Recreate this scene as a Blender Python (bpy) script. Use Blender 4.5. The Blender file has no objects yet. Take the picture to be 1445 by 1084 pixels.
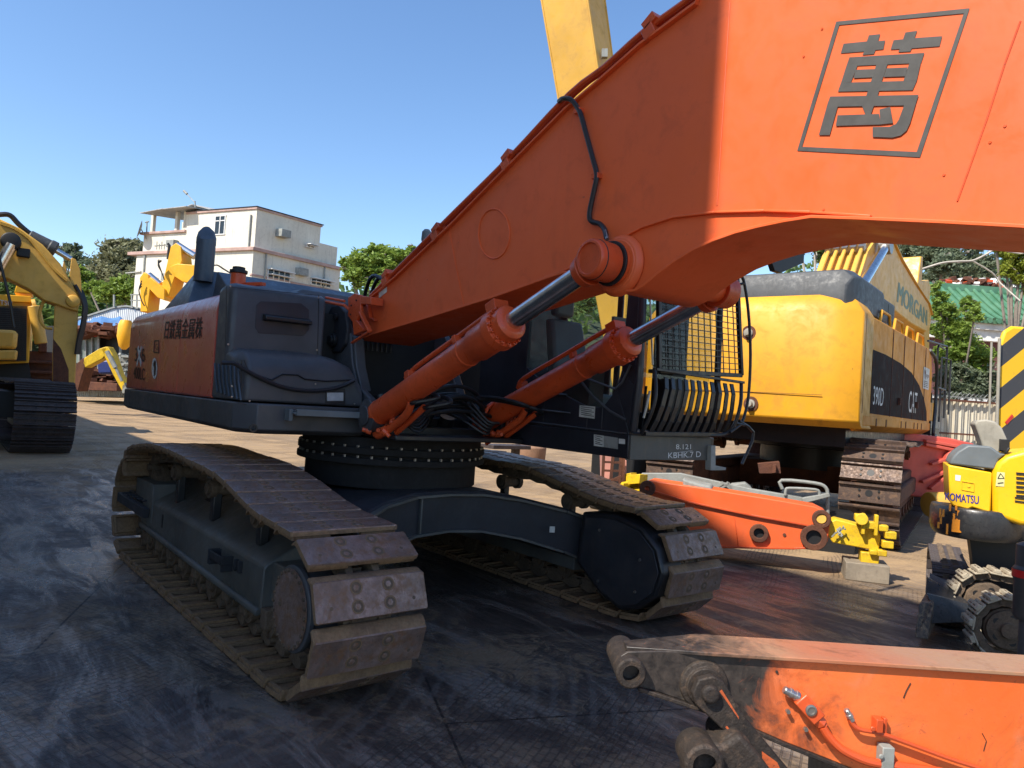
import bpy, math, random
from mathutils import Vector, Matrix
R = math.radians
rnd = random.Random(7)
COL = bpy.context.scene.collection
V = Vector

# ------------------------------------------------------------------ camera model
CAM = V((6.1388, -3.4524, 1.7751))
YAW, PITCH, ROLL, FPX = 2.4726, .0275, .0657, 1022.5
_f = V((math.cos(PITCH)*math.cos(YAW), math.cos(PITCH)*math.sin(YAW), math.sin(PITCH)))
_r0 = V((math.sin(YAW), -math.cos(YAW), 0))
_u0 = _r0.cross(_f)
_r = _r0*math.cos(ROLL) + _u0*math.sin(ROLL)
_u = -_r0*math.sin(ROLL) + _u0*math.cos(ROLL)
def ray(x, y):
    return _f + _r*((x-722.5)/FPX) - _u*((y-542)/FPX)
def DP(x, y, d): return CAM + ray(x, y)*d

class Fr:
    """A local frame: origin on the ground and a heading. Measures a direction of sight against its planes."""
    def __init__(s, o=(0, 0, 0), yaw=0.0, pitch=0.0, roll=0.0):
        s.o = V(o)
        s.m = Matrix.Rotation(R(yaw), 3, 'Z') @ Matrix.Rotation(R(pitch), 3, 'Y') @ Matrix.Rotation(R(roll), 3, 'X')
        s.i = s.m.inverted()
        s.yaw = yaw
    def w(s, p): return s.m @ V(p) + s.o
    def l(s, p): return s.i @ (V(p) - s.o)
    def _h(s, x, y, a, v):
        d = s.i @ ray(x, y); c = s.i @ (CAM - s.o)
        return s.w(c + d*((v-c[a])/d[a]))
    def X(s, x, y, v): return s._h(x, y, 0, v)
    def Y(s, x, y, v): return s._h(x, y, 1, v)
    def Z(s, x, y, v): return s._h(x, y, 2, v)
W = Fr()

# ------------------------------------------------------------------ materials
def nd(nt, t, **k):
    n = nt.nodes.new(t)
    for a, b in k.items():
        if a in n.inputs.keys() if hasattr(n.inputs, 'keys') else False: n.inputs[a].default_value = b
        else: setattr(n, a, b)
    return n
def noise(nt, vec, scale, detail=4, rough=.6, dist=0.0):
    n = nt.nodes.new('ShaderNodeTexNoise'); n.inputs['Scale'].default_value = scale
    n.inputs['Detail'].default_value = detail; n.inputs['Roughness'].default_value = rough
    n.inputs['Distortion'].default_value = dist
    nt.links.new(vec, n.inputs['Vector']); return n.outputs['Fac']
def ramp(nt, fac, a, b, va=0.0, vb=1.0):
    n = nt.nodes.new('ShaderNodeMapRange'); n.inputs['From Min'].default_value = a; n.inputs['From Max'].default_value = b
    n.inputs['To Min'].default_value = va; n.inputs['To Max'].default_value = vb
    nt.links.new(fac, n.inputs['Value']); return n.outputs['Result']
def mixc(nt, fac, a, b, mode='MIX'):
    n = nt.nodes.new('ShaderNodeMix'); n.data_type = 'RGBA'; n.blend_type = mode
    for s, v in ((n.inputs[0], fac), (n.inputs[6], a), (n.inputs[7], b)):
        if isinstance(v, (int, float)): s.default_value = v
        elif isinstance(v, (tuple, list)): s.default_value = (*v[:3], 1)
        else: nt.links.new(v, s)
    return n.outputs[2]
def mth(nt, op, a, b=0.0, c=None):
    n = nt.nodes.new('ShaderNodeMath'); n.operation = op
    for i, v in enumerate((a, b) if c is None else (a, b, c)):
        if isinstance(v, (int, float)): n.inputs[i].default_value = v
        else: nt.links.new(v, n.inputs[i])
    return n.outputs[0]
def mapping(nt, vec, scale=(1, 1, 1), rot=(0, 0, 0), loc=(0, 0, 0)):
    n = nt.nodes.new('ShaderNodeMapping'); n.inputs['Scale'].default_value = scale
    n.inputs['Rotation'].default_value = rot; n.inputs['Location'].default_value = loc
    nt.links.new(vec, n.inputs['Vector']); return n.outputs['Vector']
def newmat(name):
    m = bpy.data.materials.new(name); m.use_nodes = True
    nt = m.node_tree; b = nt.nodes['Principled BSDF']
    tc = nt.nodes.new('ShaderNodeTexCoord')
    return m, nt, b, tc.outputs['Object']
def bump(nt, b, h, strength=.3, dist=.01):
    n = nt.nodes.new('ShaderNodeBump'); n.inputs['Strength'].default_value = strength; n.inputs['Distance'].default_value = dist
    nt.links.new(h, n.inputs['Height']); nt.links.new(n.outputs['Normal'], b.inputs['Normal'])

def paint(name, rgb, rough=.38, dirt=.35, dirtcol=(.10, .07, .05), scale=1.0, metal=0.0, streak=.3, chip=.0, chipcol=(.12, .09, .08), bumps=.15, var=.18, coat=0.0):
    """Worn painted sheet metal: slow colour drift, grime, runs, chips, uneven gloss."""
    m, nt, b, v = newmat(name)
    n1 = noise(nt, v, 1.3*scale, 5, .55)
    n2 = noise(nt, v, 7*scale, 8, .7, .4)
    n3 = noise(nt, v, 60*scale, 4, .6)
    dark = tuple(c*(1-var) for c in rgb); lite = tuple(min(1, c*(1+var)) for c in rgb)
    c = mixc(nt, ramp(nt, n1, .35, .65), dark, lite)
    g = ramp(nt, n2, .62-.25*dirt, .80, 0, dirt)
    c = mixc(nt, g, c, dirtcol)
    if streak:
        sv = mapping(nt, v, (9*scale, 9*scale, .8*scale))
        s = ramp(nt, noise(nt, sv, 1.0, 6, .65), .55, .78, 0, streak*.7)
        c = mixc(nt, s, c, dirtcol)
    if chip:
        k = ramp(nt, noise(nt, v, 22*scale, 6, .75, .6), .70-.12*chip, .72-.12*chip)
        c = mixc(nt, k, c, chipcol)
    sp = ramp(nt, n3, .70, .74, 0, .35)
    c = mixc(nt, sp, c, dirtcol)
    nt.links.new(c, b.inputs['Base Color'])
    rr = ramp(nt, n2, .3, .75, max(.05, rough-.10), min(1, rough+.28))
    nt.links.new(rr, b.inputs['Roughness'])
    b.inputs['Metallic'].default_value = metal
    if coat: b.inputs['Coat Weight'].default_value = coat; b.inputs['Coat Roughness'].default_value = .15
    h = mth(nt, 'ADD', mth(nt, 'MULTIPLY', n1, 2.2), mth(nt, 'MULTIPLY', n3, .12))
    bump(nt, b, h, bumps, .02)
    return m
def steel(name, a, bcol, rough=.5, metal=.6, scale=1.0, bstr=.4, mud=None, mudamt=.4):
    """Bare worn steel / cast iron with rust and mud patches."""
    m, nt, b, v = newmat(name)
    n1 = noise(nt, v, 3*scale, 8, .65, .5); n2 = noise(nt, v, 30*scale, 6, .7); n4 = noise(nt, v, 11*scale, 6, .7)
    c = mixc(nt, ramp(nt, n1, .38, .62), a, bcol)
    c = mixc(nt, ramp(nt, n2, .45, .75, 0, .5), c, tuple(x*.35 for x in a))
    sv = mapping(nt, v, (3*scale, 60*scale, 3*scale), (0, 0, .5))
    c = mixc(nt, ramp(nt, noise(nt, sv, 1, 5, .7), .62, .75, 0, .35), c, tuple(min(1, x*2.2+.04) for x in a))
    mt = metal
    if mud:
        k = ramp(nt, n4, .62-.3*mudamt, .72-.2*mudamt)
        c = mixc(nt, k, c, mud)
        mt = mth(nt, 'MULTIPLY', mth(nt, 'SUBTRACT', 1.0, k), metal)
        nt.links.new(mt, b.inputs['Metallic'])
    else: b.inputs['Metallic'].default_value = metal
    nt.links.new(c, b.inputs['Base Color'])
    nt.links.new(ramp(nt, n2, .3, .7, rough-.12, min(1, rough+.3)), b.inputs['Roughness'])
    bump(nt, b, mth(nt, 'ADD', n1, mth(nt, 'MULTIPLY', n2, .5)), bstr, .012)
    return m
def plain(name, rgb, rough=.5, metal=0.0, alpha=None, trans=0.0):
    m, nt, b, v = newmat(name)
    n = noise(nt, v, 14, 5, .65)
    nt.links.new(mixc(nt, ramp(nt, n, .35, .7), rgb, tuple(c*.7 for c in rgb)), b.inputs['Base Color'])
    b.inputs['Roughness'].default_value = rough; b.inputs['Metallic'].default_value = metal
    if trans: b.inputs['Transmission Weight'].default_value = trans
    return m
def glassmat(name, tint=(.72, .78, .76), dirt=.12):
    m = bpy.data.materials.new(name); m.use_nodes = True; nt = m.node_tree
    for n in list(nt.nodes): nt.nodes.remove(n)
    out = nt.nodes.new('ShaderNodeOutputMaterial'); tr = nt.nodes.new('ShaderNodeBsdfTransparent'); gl = nt.nodes.new('ShaderNodeBsdfGlossy')
    df = nt.nodes.new('ShaderNodeBsdfDiffuse'); mx = nt.nodes.new('ShaderNodeMixShader'); m2 = nt.nodes.new('ShaderNodeMixShader')
    fr = nt.nodes.new('ShaderNodeLayerWeight'); fr.inputs['Blend'].default_value = .5
    tc = nt.nodes.new('ShaderNodeTexCoord')
    tr.inputs[0].default_value = (*tint, 1); gl.inputs['Roughness'].default_value = .04; df.inputs[0].default_value = (.32, .32, .30, 1)
    nt.links.new(mth(nt, 'ADD', mth(nt, 'MULTIPLY', mth(nt, 'POWER', fr.outputs['Facing'], 4.0), .5), .04), mx.inputs[0]); nt.links.new(tr.outputs[0], mx.inputs[1]); nt.links.new(gl.outputs[0], mx.inputs[2])
    d = ramp(nt, noise(nt, tc.outputs['Object'], 3, 7, .7), .35, .8, dirt*.25, dirt)
    nt.links.new(d, m2.inputs[0]); nt.links.new(mx.outputs[0], m2.inputs[1]); nt.links.new(df.outputs[0], m2.inputs[2])
    nt.links.new(m2.outputs[0], out.inputs[0]); return m

M = {}
M['orange'] = paint('boom_orange_paint', (.74, .118, .028), .42, .36, (.24, .05, .02), .7, streak=.20, chip=.03, chipcol=(.22, .05, .03), bumps=.12, var=.07)
M['cylorange'] = paint('cylinder_orange_paint', (.60, .085, .022), .30, .35, (.06, .03, .02), 1.5, streak=.2, chip=.15, chipcol=(.05, .03, .025))
M['panelorange'] = paint('panel_orange_paint', (.56, .10, .062), .28, .18, (.20, .06, .04), .8, streak=.10, bumps=.04, var=.12, coat=.25)
M['dark'] = paint('dark_blue_grey_paint', (.058, .060, .066), .42, .35, (.055, .055, .055), 1.2, streak=.35, bumps=.06, var=.3)
M['darkfade'] = paint('faded_blue_grey_paint', (.050, .070, .095), .36, .55, (.12, .14, .15), 1.6, streak=.5, bumps=.08, var=.35)
M['cabblack'] = paint('cab_black_paint', (.020, .022, .030), .36, .3, (.045, .045, .045), 1.4, streak=.25, bumps=.05, var=.3)
M['black'] = plain('black_rubber', (.012, .012, .013), .55)
M['blackgloss'] = paint('black_frame_paint', (.014, .014, .016), .35, .3, (.05, .045, .04), 2)
M['carbody'] = paint('undercarriage_navy_paint', (.018, .020, .026), .6, .5, (.07, .055, .045), 1.4, streak=.25, bumps=.1, var=.3)
M['trackframe'] = paint('track_frame_paint', (.075, .078, .074), .5, .6, (.17, .135, .095), 1.6, streak=.55, bumps=.12, var=.3)
M['shoe'] = steel('worn_shoe_steel', (.33, .235, .20), (.17, .115, .09), .36, .45, 1.2, .9, (.17, .088, .045), .5)
M['shoeside'] = steel('muddy_shoe_edge', (.17, .105, .06), (.25, .155, .08), .75, .1, 1.6, .7)
M['link'] = steel('muddy_chain_link', (.10, .072, .05), (.16, .11, .07), .8, .15, 2, .6)
M['rustshoe'] = steel('rusty_grouser_steel', (.13, .085, .062), (.075, .050, .042), .5, .4, 1.0, .5, (.16, .09, .05), .35)
M['darkshoe'] = steel('dark_grouser_steel', (.085, .066, .062), (.045, .036, .036), .55, .3, 1.0, .5)
M['chrome'] = plain('chromed_rod', (.80, .78, .76), .22, 1.0)
M['bolt'] = plain('bolt_steel', (.35, .33, .30), .4, .8)
M['yellow'] = paint('golden_yellow_paint', (.80, .40, .015), .38, .28, (.22, .10, .02), .9, streak=.15, bumps=.10, var=.10)
M['bladeiron'] = steel('worn_blade_iron', (.10, .075, .06), (.05, .042, .04), .5, .3, 2.5, .7, (.22, .15, .09), .5)
M['catside'] = paint('orange_tinged_yellow_paint', (.74, .30, .018), .58, .4, (.30, .08, .02), .7, streak=.35, bumps=.10, var=.16, chip=.05, chipcol=(.15, .05, .02))
M['catyellow'] = paint('deep_yellow_paint', (.68, .315, .010), .48, .55, (.26, .12, .02), .7, streak=.22, bumps=.10, var=.09, chip=.12, chipcol=(.15, .05, .02))
M['sandyellow'] = paint('faded_sand_yellow_paint', (.68, .38, .06), .42, .4, (.22, .10, .03), .8, streak=.25, bumps=.10, var=.12, chip=.08, chipcol=(.2, .07, .03))
M['miniyellow'] = paint('mini_yellow_paint', (.84, .48, .008), .34, .22, (.2, .1, .02), 1.6, streak=.12, bumps=.06, var=.06, chip=.06)
M['lemon'] = paint('lemon_yellow_paint', (.66, .43, .01), .5, .5, (.15, .08, .03), 4, streak=.4, chip=.75, chipcol=(.18, .12, .09))
M['grey'] = paint('grey_plastic', (.13, .15, .16), .5, .3, (.2, .18, .14), 2, streak=.15, bumps=.05)
M['mudgrey'] = paint('dusty_grey_metal', (.26, .27, .25), .55, .5, (.12, .10, .07), 2, streak=.4)
M['darkhood'] = paint('weathered_black_hood', (.045, .050, .056), .5, .55, (.12, .12, .12), 1.6, streak=.5)
M['rust'] = steel('brown_rust', (.16, .06, .03), (.09, .035, .022), .8, .2, 1.5, .6)
M['marking'] = plain('dark_grey_marking', (.075, .072, .068), .5)
M['blackmark'] = plain('black_marking', (.03, .012, .012), .5)
M['whitemark'] = plain('white_marking', (.72, .72, .70), .5)
M['bluemark'] = plain('blue_marking', (.03, .03, .28), .5)
M['tealmark'] = plain('faded_green_marking', (.14, .20, .10), .5)
M['sticker'] = paint('label_sticker', (.55, .56, .52), .5, .4, (.2, .2, .19), 6)
M['lamp'] = plain('lamp_lens', (.5, .5, .5), .15)
M['glass'] = glassmat('cab_glass')
M['darkglass'] = plain('dark_window_glass', (.02, .025, .028), .06)
M['wood'] = paint('weathered_timber', (.24, .20, .15), .85, .5, (.08, .06, .05), 3, streak=.5, bumps=.4)
M['hose'] = plain('hydraulic_hose_rubber', (.016, .016, .018), .42)
M['seat'] = paint('grey_seat_vinyl', (.30, .28, .23), .6, .4, (.1, .09, .07), 3)

# ------------------------------------------------------------------ mesh builder
class MB:
    def __init__(s): s.v = []; s.f = []; s.mi = []; s.cur = 0
    def add(s, vs, fs):
        k = len(s.v); s.v += [V(p) for p in vs]
        for f in fs: s.f.append([i+k for i in f]); s.mi.append(s.cur)
        return s
    def box(s, lo, hi, fr=None):
        (a, b, c), (d, e, f) = lo, hi
        P = [(a,b,c),(d,b,c),(d,e,c),(a,e,c),(a,b,f),(d,b,f),(d,e,f),(a,e,f)]
        if fr: P = [fr.w(p) for p in P]
        return s.add(P, [(0,3,2,1),(4,5,6,7),(0,1,5,4),(1,2,6,5),(2,3,7,6),(3,0,4,7)])
    def obox(s, c, ax, ay, az):
        c = V(c); ax, ay, az = V(ax), V(ay), V(az)
        P = [c+ax*i+ay*j+az*k for k in (-1,1) for (i,j) in ((-1,-1),(1,-1),(1,1),(-1,1))]
        return s.add(P, [(0,3,2,1),(4,5,6,7),(0,1,5,4),(1,2,6,5),(2,3,7,6),(3,0,4,7)])
    def beam(s, p0, p1, w, h, up=(0, 0, 1)):
        p0, p1 = V(p0), V(p1); d = (p1-p0); L = d.length; d.normalize()
        x = d.cross(V(up)); x = x.normalized() if x.length > 1e-6 else V((1,0,0)); z = x.cross(d)
        return s.obox((p0+p1)/2, d*(L/2), x*(w/2), z*(h/2))
    def prism(s, pts, off):
        off = V(off); n = len(pts); A = [V(p) for p in pts]; B = [p+off for p in A]
        return s.add(A+B, [tuple(range(n-1,-1,-1)), tuple(range(n,2*n))] + [(i,(i+1)%n,n+(i+1)%n,n+i) for i in range(n)])
    def loft(s, loops, cap=True):
        n = len(loops[0]); P = [V(p) for l in loops for p in l]; F = []
        for k in range(len(loops)-1):
            for i in range(n): F.append((k*n+i, k*n+(i+1)%n, (k+1)*n+(i+1)%n, (k+1)*n+i))
        if cap: F += [tuple(range(n-1,-1,-1)), tuple(range((len(loops)-1)*n, len(loops)*n))]
        return s.add(P, F)
    @staticmethod
    def basis(d):
        d = V(d).normalized(); a = V((0,0,1)) if abs(d.z) < .9 else V((1,0,0))
        x = d.cross(a).normalized(); return x, d.cross(x)
    def lathe(s, p0, d, prof, n=28, cap=True):
        p0 = V(p0); d = V(d).normalized(); x, y = s.basis(d)
        L = [[p0+d*h+(x*math.cos(2*math.pi*i/n)+y*math.sin(2*math.pi*i/n))*r for i in range(n)] for r, h in prof]
        return s.loft(L, cap)
    def cyl(s, p0, p1, r, r1=None, n=24, cap=True):
        p0, p1 = V(p0), V(p1); return s.lathe(p0, p1-p0, [(r, 0), (r if r1 is None else r1, (p1-p0).length)], n, cap)
    def ring(s, p0, p1, ro, ri, n=32):
        p0, p1 = V(p0), V(p1); L = (p1-p0).length
        return s.lathe(p0, p1-p0, [(ri,0),(ro,0),(ro,L),(ri,L),(ri,0)], n, False)
    def tube(s, pts, r, n=8, sm=0):
        P = [V(p) for p in pts]
        if sm and len(P) > 2:
            Q = []; E = [P[0]*2-P[1]] + P + [P[-1]*2-P[-2]]
            for k in range(1, len(E)-2):
                a, b, c, d = E[k-1:k+3]
                for j in range(sm):
                    t = j/sm; Q.append(.5*((2*b)+(c-a)*t+(2*a-5*b+4*c-d)*t*t+(-a+3*b-3*c+d)*t**3))
            Q.append(P[-1]); P = Q
        L = []; x, _ = s.basis(P[1]-P[0])
        for i, p in enumerate(P):
            t = (P[min(i+1, len(P)-1)]-P[max(i-1, 0)]).normalized()
            x = (x-t*x.dot(t)).normalized(); y = t.cross(x)
            L.append([p+(x*math.cos(2*math.pi*k/n)+y*math.sin(2*math.pi*k/n))*r for k in range(n)])
        return s.loft(L)
    def bolt(s, p, d, r=.012, h=.012):
        d = V(d).normalized(); return s.lathe(p, d, [(r, 0), (r, h), (r*.5, h*1.05)], 6)
    def quad(s, a, b, c, d): return s.add([a, b, c, d], [(0,1,2,3)])
    def poly(s, pts): return s.add(pts, [tuple(range(len(pts)))])
    def pieces(s, tol=.004):
        """Split into separate pieces: loose islands, joined where their boxes touch."""
        par = list(range(len(s.v)))
        def find(i):
            while par[i] != i: par[i] = par[par[i]]; i = par[i]
            return i
        for f in s.f:
            a = find(f[0])
            for i in f[1:]:
                b = find(i)
                if a != b: par[b] = a
        isl = {}
        for i in range(len(s.v)): isl.setdefault(find(i), []).append(i)
        bx = []
        for k, ids in isl.items():
            P = [s.v[i] for i in ids]
            bx.append([[k], [min(p[j] for p in P)-tol for j in range(3)], [max(p[j] for p in P)+tol for j in range(3)]])
        go = True
        while go:
            go = False; out = []
            for b in bx:
                for o in out:
                    if all(b[1][j] <= o[2][j] and o[1][j] <= b[2][j] for j in range(3)):
                        o[0] += b[0]; o[1] = [min(x, y) for x, y in zip(o[1], b[1])]; o[2] = [max(x, y) for x, y in zip(o[2], b[2])]; go = True; break
                else: out.append(b)
            bx = out
        gid = {}
        for n, b in enumerate(bx):
            for k in b[0]: gid[k] = n
        res = [MB() for _ in bx]; mp = {}
        for i, v in enumerate(s.v):
            g = gid[find(i)]; mp[i] = (g, len(res[g].v)); res[g].v.append(v)
        for f, mi in zip(s.f, s.mi):
            g = mp[f[0]][0]; res[g].f.append([mp[i][1] for i in f]); res[g].mi.append(mi)
        return res
    def each(s, name, mats, parent=None, tol=.004, **k):
        return [p.build(name, mats, parent, **k) for p in s.pieces(tol)]
    def build(s, name, mats, parent=None, bevel=0.0, origin=None, smooth=35, local=False, seg=2):
        me = bpy.data.meshes.new(name)
        o = V((0,0,0))
        if origin is not None: o = V(origin)
        elif parent is not None and not local:
            q = parent
            while q is not None: o += q.location; q = q.parent
        me.from_pydata([tuple(p-o) for p in s.v], [], s.f)
        mats = mats if isinstance(mats, (list, tuple)) else [mats]
        for m in mats: me.materials.append(M[m] if isinstance(m, str) else m)
        if len(mats) > 1:
            for p, i in zip(me.polygons, s.mi): p.material_index = i
        me.validate()
        import bmesh
        bm = bmesh.new(); bm.from_mesh(me); bmesh.ops.recalc_face_normals(bm, faces=bm.faces[:]); bm.to_mesh(me); bm.free()
        if smooth:
            me.shade_smooth(); me.set_sharp_from_angle(angle=R(smooth))
        ob = bpy.data.objects.new(name, me); COL.objects.link(ob)
        if parent is not None: ob.parent = parent
        elif origin is not None: ob.location = o
        if bevel:
            b = ob.modifiers.new('bevel', 'BEVEL'); b.width = bevel; b.segments = seg; b.limit_method = 'ANGLE'; b.angle_limit = R(35)
            b.use_clamp_overlap = True
            if smooth: b.harden_normals = False
        return ob
def thing(name, label, cat, loc=(0,0,0), rz=0, group=None):
    o = bpy.data.objects.new(name, None); COL.objects.link(o); o.location = loc; o.rotation_euler = (0,0,rz)
    o.empty_display_size = .3; return tag(o, label, cat, group)
def tag(o, label, cat, group=None):
    o['label'] = label; o['category'] = cat
    if group: o['group'] = group
    return o
def struct(o, kind='structure'): o['kind'] = kind; return o
def lab(o, t): o['label'] = t; return o

def text_mesh(txt):
    cu = bpy.data.curves.new('text', 'FONT'); cu.body = txt; cu.size = 1; cu.resolution_u = 3
    ob = bpy.data.objects.new('text', cu); COL.objects.link(ob)
    bpy.context.view_layer.update()
    me = bpy.data.meshes.new_from_object(ob)
    vs = [v.co.copy() for v in me.vertices]; fs = [tuple(p.vertices) for p in me.polygons]
    bpy.data.objects.remove(ob); bpy.data.curves.remove(cu); bpy.data.meshes.remove(me)
    return vs, fs
def text_on(mb, txt, bl, br, tr, tl, bold=0.0):
    """Lay lettering on the quad bl, br, tr, tl of a surface."""
    vs, fs = text_mesh(txt)
    if not vs: return
    x0, x1 = min(v.x for v in vs), max(v.x for v in vs); y0, y1 = min(v.y for v in vs), max(v.y for v in vs)
    bl, br, tr, tl = map(V, (bl, br, tr, tl))
    nrm = (br-bl).cross(tl-bl).normalized()
    offs = [(0, 0)] if not bold else [(-bold, 0), (bold, 0), (0, bold), (0, -bold)]
    for k, (dx, dy) in enumerate(offs):
        P = []
        for v in vs:
            a = (v.x-x0)/(x1-x0)+dx; b = (v.y-y0)/(y1-y0)+dy
            P.append((bl*(1-a)+br*a)*(1-b)+(tl*(1-a)+tr*a)*b+nrm*(.0004*k))
        mb.add(P, fs)
def arc(c, r, a0, a1, n):
    return [(c[0]+r*math.cos(R(a0+(a1-a0)*i/n)), c[1]+r*math.sin(R(a0+(a1-a0)*i/n))) for i in range(n+1)]
# ------------------------------------------------------------------ camera, light, world
sc = bpy.context.scene
cd = bpy.data.cameras.new('camera'); cam = bpy.data.objects.new('camera', cd); COL.objects.link(cam)
rot = Matrix((_r, _u, -_f)).transposed()
cam.matrix_world = Matrix.Translation(CAM) @ rot.to_4x4()
cd.sensor_fit = 'HORIZONTAL'; cd.sensor_width = 36; cd.lens = 36*FPX/1445
cd.clip_start = .05; cd.clip_end = 9000; sc.camera = cam

SUN_AZ, SUN_EL = -86.0, 49.0           # heading of the sun in the ground plane (degrees from +X) and its height
sl = bpy.data.lights.new('sun', 'SUN'); sl.energy = 4.8; sl.angle = R(.55); sl.color = (1.0, .93, .82)
so = bpy.data.objects.new('sun', sl); COL.objects.link(so)
sd = V((math.cos(R(SUN_AZ))*math.cos(R(SUN_EL)), math.sin(R(SUN_AZ))*math.cos(R(SUN_EL)), math.sin(R(SUN_EL))))
so.rotation_euler = sd.to_track_quat('Z', 'Y').to_euler(); so.location = (0, -30, 40)
wd = bpy.data.worlds.new('World'); sc.world = wd; wd.use_nodes = True
wn = wd.node_tree; bg = wn.nodes['Background']
sk = wn.nodes.new('ShaderNodeTexSky'); sk.sky_type = 'NISHITA'; sk.sun_disc = False
sk.sun_elevation = R(SUN_EL); sk.sun_rotation = R(90-SUN_AZ); sk.altitude = 50; sk.air_density = 1.1; sk.dust_density = .35; sk.ozone_density = 2.6
hs = wn.nodes.new('ShaderNodeHueSaturation'); hs.inputs['Saturation'].default_value = 1.12; hs.inputs['Hue'].default_value = .503; wn.links.new(sk.outputs[0], hs.inputs['Color']); wn.links.new(hs.outputs[0], bg.inputs[0]); bg.inputs[1].default_value = .142
sc.view_settings.view_transform = 'Standard'; sc.view_settings.look = 'None'; sc.view_settings.exposure = 0.66; sc.view_settings.gamma = 1
sc.cycles.max_bounces = 6; sc.cycles.diffuse_bounces = 3; sc.cycles.glossy_bounces = 3; sc.cycles.transparent_max_bounces = 12
sc.cycles.use_denoising = True

# ------------------------------------------------------------------ ground
def ground_material():
    m, nt, b, v = newmat('oily_steel_plate_yard')
    big = noise(nt, v, .35, 5, .6, .8); mid = noise(nt, v, 1.6, 8, .65, 1.2); fine = noise(nt, v, 18, 6, .7); grit = noise(nt, v, 120, 3, .6)
    steelc = mixc(nt, ramp(nt, mid, .35, .65), (.036, .028, .025), (.100, .076, .060))
    # swept track smears: long streaks running roughly with the machines
    sv = mapping(nt, v, (.8, 3.4, 1), (0, 0, R(38))); smear = noise(nt, sv, 1.0, 7, .68, .9)
    sv2 = mapping(nt, v, (3.2, .9, 1), (0, 0, R(12))); smear2 = noise(nt, sv2, 1.0, 7, .68, .6)
    c = mixc(nt, ramp(nt, smear, .50, .60, 0, .7), steelc, (.24, .20, .17))
    c = mixc(nt, ramp(nt, smear2, .55, .74, 0, .4), c, (.035, .03, .03))
    # dry tan earth carried over the plates; the sunlit yard's brightness is painted in as extra tan
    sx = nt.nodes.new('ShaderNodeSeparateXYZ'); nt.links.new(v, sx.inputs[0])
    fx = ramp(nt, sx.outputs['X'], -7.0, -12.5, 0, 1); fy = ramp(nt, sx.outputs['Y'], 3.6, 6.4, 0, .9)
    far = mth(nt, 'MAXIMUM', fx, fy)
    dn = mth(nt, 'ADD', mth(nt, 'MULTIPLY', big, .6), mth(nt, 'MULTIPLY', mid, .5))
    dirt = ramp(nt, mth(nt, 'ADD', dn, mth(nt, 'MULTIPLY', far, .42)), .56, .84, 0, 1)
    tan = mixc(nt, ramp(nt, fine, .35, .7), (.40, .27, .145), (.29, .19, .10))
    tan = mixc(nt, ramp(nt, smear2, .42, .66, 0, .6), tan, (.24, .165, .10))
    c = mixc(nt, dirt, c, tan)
    # plate seams
    sv3 = mapping(nt, v, (1, 1, 1), (0, 0, R(22)))
    br = nt.nodes.new('ShaderNodeTexBrick'); nt.links.new(sv3, br.inputs['Vector']); br.offset = .5
    br.inputs['Scale'].default_value = 1; br.inputs['Mortar Size'].default_value = .008; br.inputs['Brick Width'].default_value = 6.1; br.inputs['Row Height'].default_value = 2.4
    c = mixc(nt, mth(nt, 'MULTIPLY', br.outputs['Fac'], mth(nt, 'SUBTRACT', 1.0, mth(nt, 'MULTIPLY', dirt, .8))), c, (.012, .011, .011))
    # printed grouser / tread marks
    def tread(rotdeg, w, h, sc_, lo, seed):
        q = mapping(nt, v, (1, 1, 1), (0, 0, R(rotdeg)), (seed, 0, 0))
        wob = nt.nodes.new('ShaderNodeVectorMath'); wob.operation = 'ADD'
        nn = nt.nodes.new('ShaderNodeTexNoise'); nn.inputs['Scale'].default_value = .5; nt.links.new(q, nn.inputs['Vector'])
        nt.links.new(q, wob.inputs[0]); wm_ = nt.nodes.new('ShaderNodeVectorMath'); wm_.operation = 'SCALE'; wm_.inputs[3].default_value = .30; nt.links.new(nn.outputs['Color'], wm_.inputs[0]); nt.links.new(wm_.outputs[0], wob.inputs[1])
        t = nt.nodes.new('ShaderNodeTexBrick'); nt.links.new(wob.outputs[0], t.inputs['Vector']); t.offset = .5
        t.inputs['Scale'].default_value = 1; t.inputs['Mortar Size'].default_value = .006; t.inputs['Mortar Smooth'].default_value = .35
        t.inputs['Brick Width'].default_value = w; t.inputs['Row Height'].default_value = h
        msk = noise(nt, mapping(nt, q, (.25, 1.3, 1)), sc_, 3, .5)
        return mth(nt, 'MULTIPLY', t.outputs['Fac'], ramp(nt, msk, lo, lo+.06))
    t1 = tread(62, .085, .048, .9, .50, 3.1); t2 = tread(-18, .09, .05, .9, .54, 9.7)
    tr = mth(nt, 'MAXIMUM', t1, t2)
    c = mixc(nt, mth(nt, 'MULTIPLY', tr, .45), c, (.022, .02, .022))
    # curved tyre arcs swung across the plates
    wv = nt.nodes.new('ShaderNodeTexWave'); wv.wave_type = 'RINGS'; wv.rings_direction = 'Z'; wv.inputs['Scale'].default_value = 2.6; wv.inputs['Distortion'].default_value = 1.2; wv.inputs['Detail'].default_value = 5; wv.inputs['Detail Scale'].default_value = 6
    nt.links.new(mapping(nt, v, (1, 1, 1), (0, 0, 0), (1.2, 4.6, 0)), wv.inputs['Vector'])
    arcs = mth(nt, 'MULTIPLY', ramp(nt, wv.outputs['Fac'], .55, .9), ramp(nt, noise(nt, v, .55, 4, .55), .52, .60))
    c = mixc(nt, mth(nt, 'MULTIPLY', arcs, .35), c, (.16, .14, .125))
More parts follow.
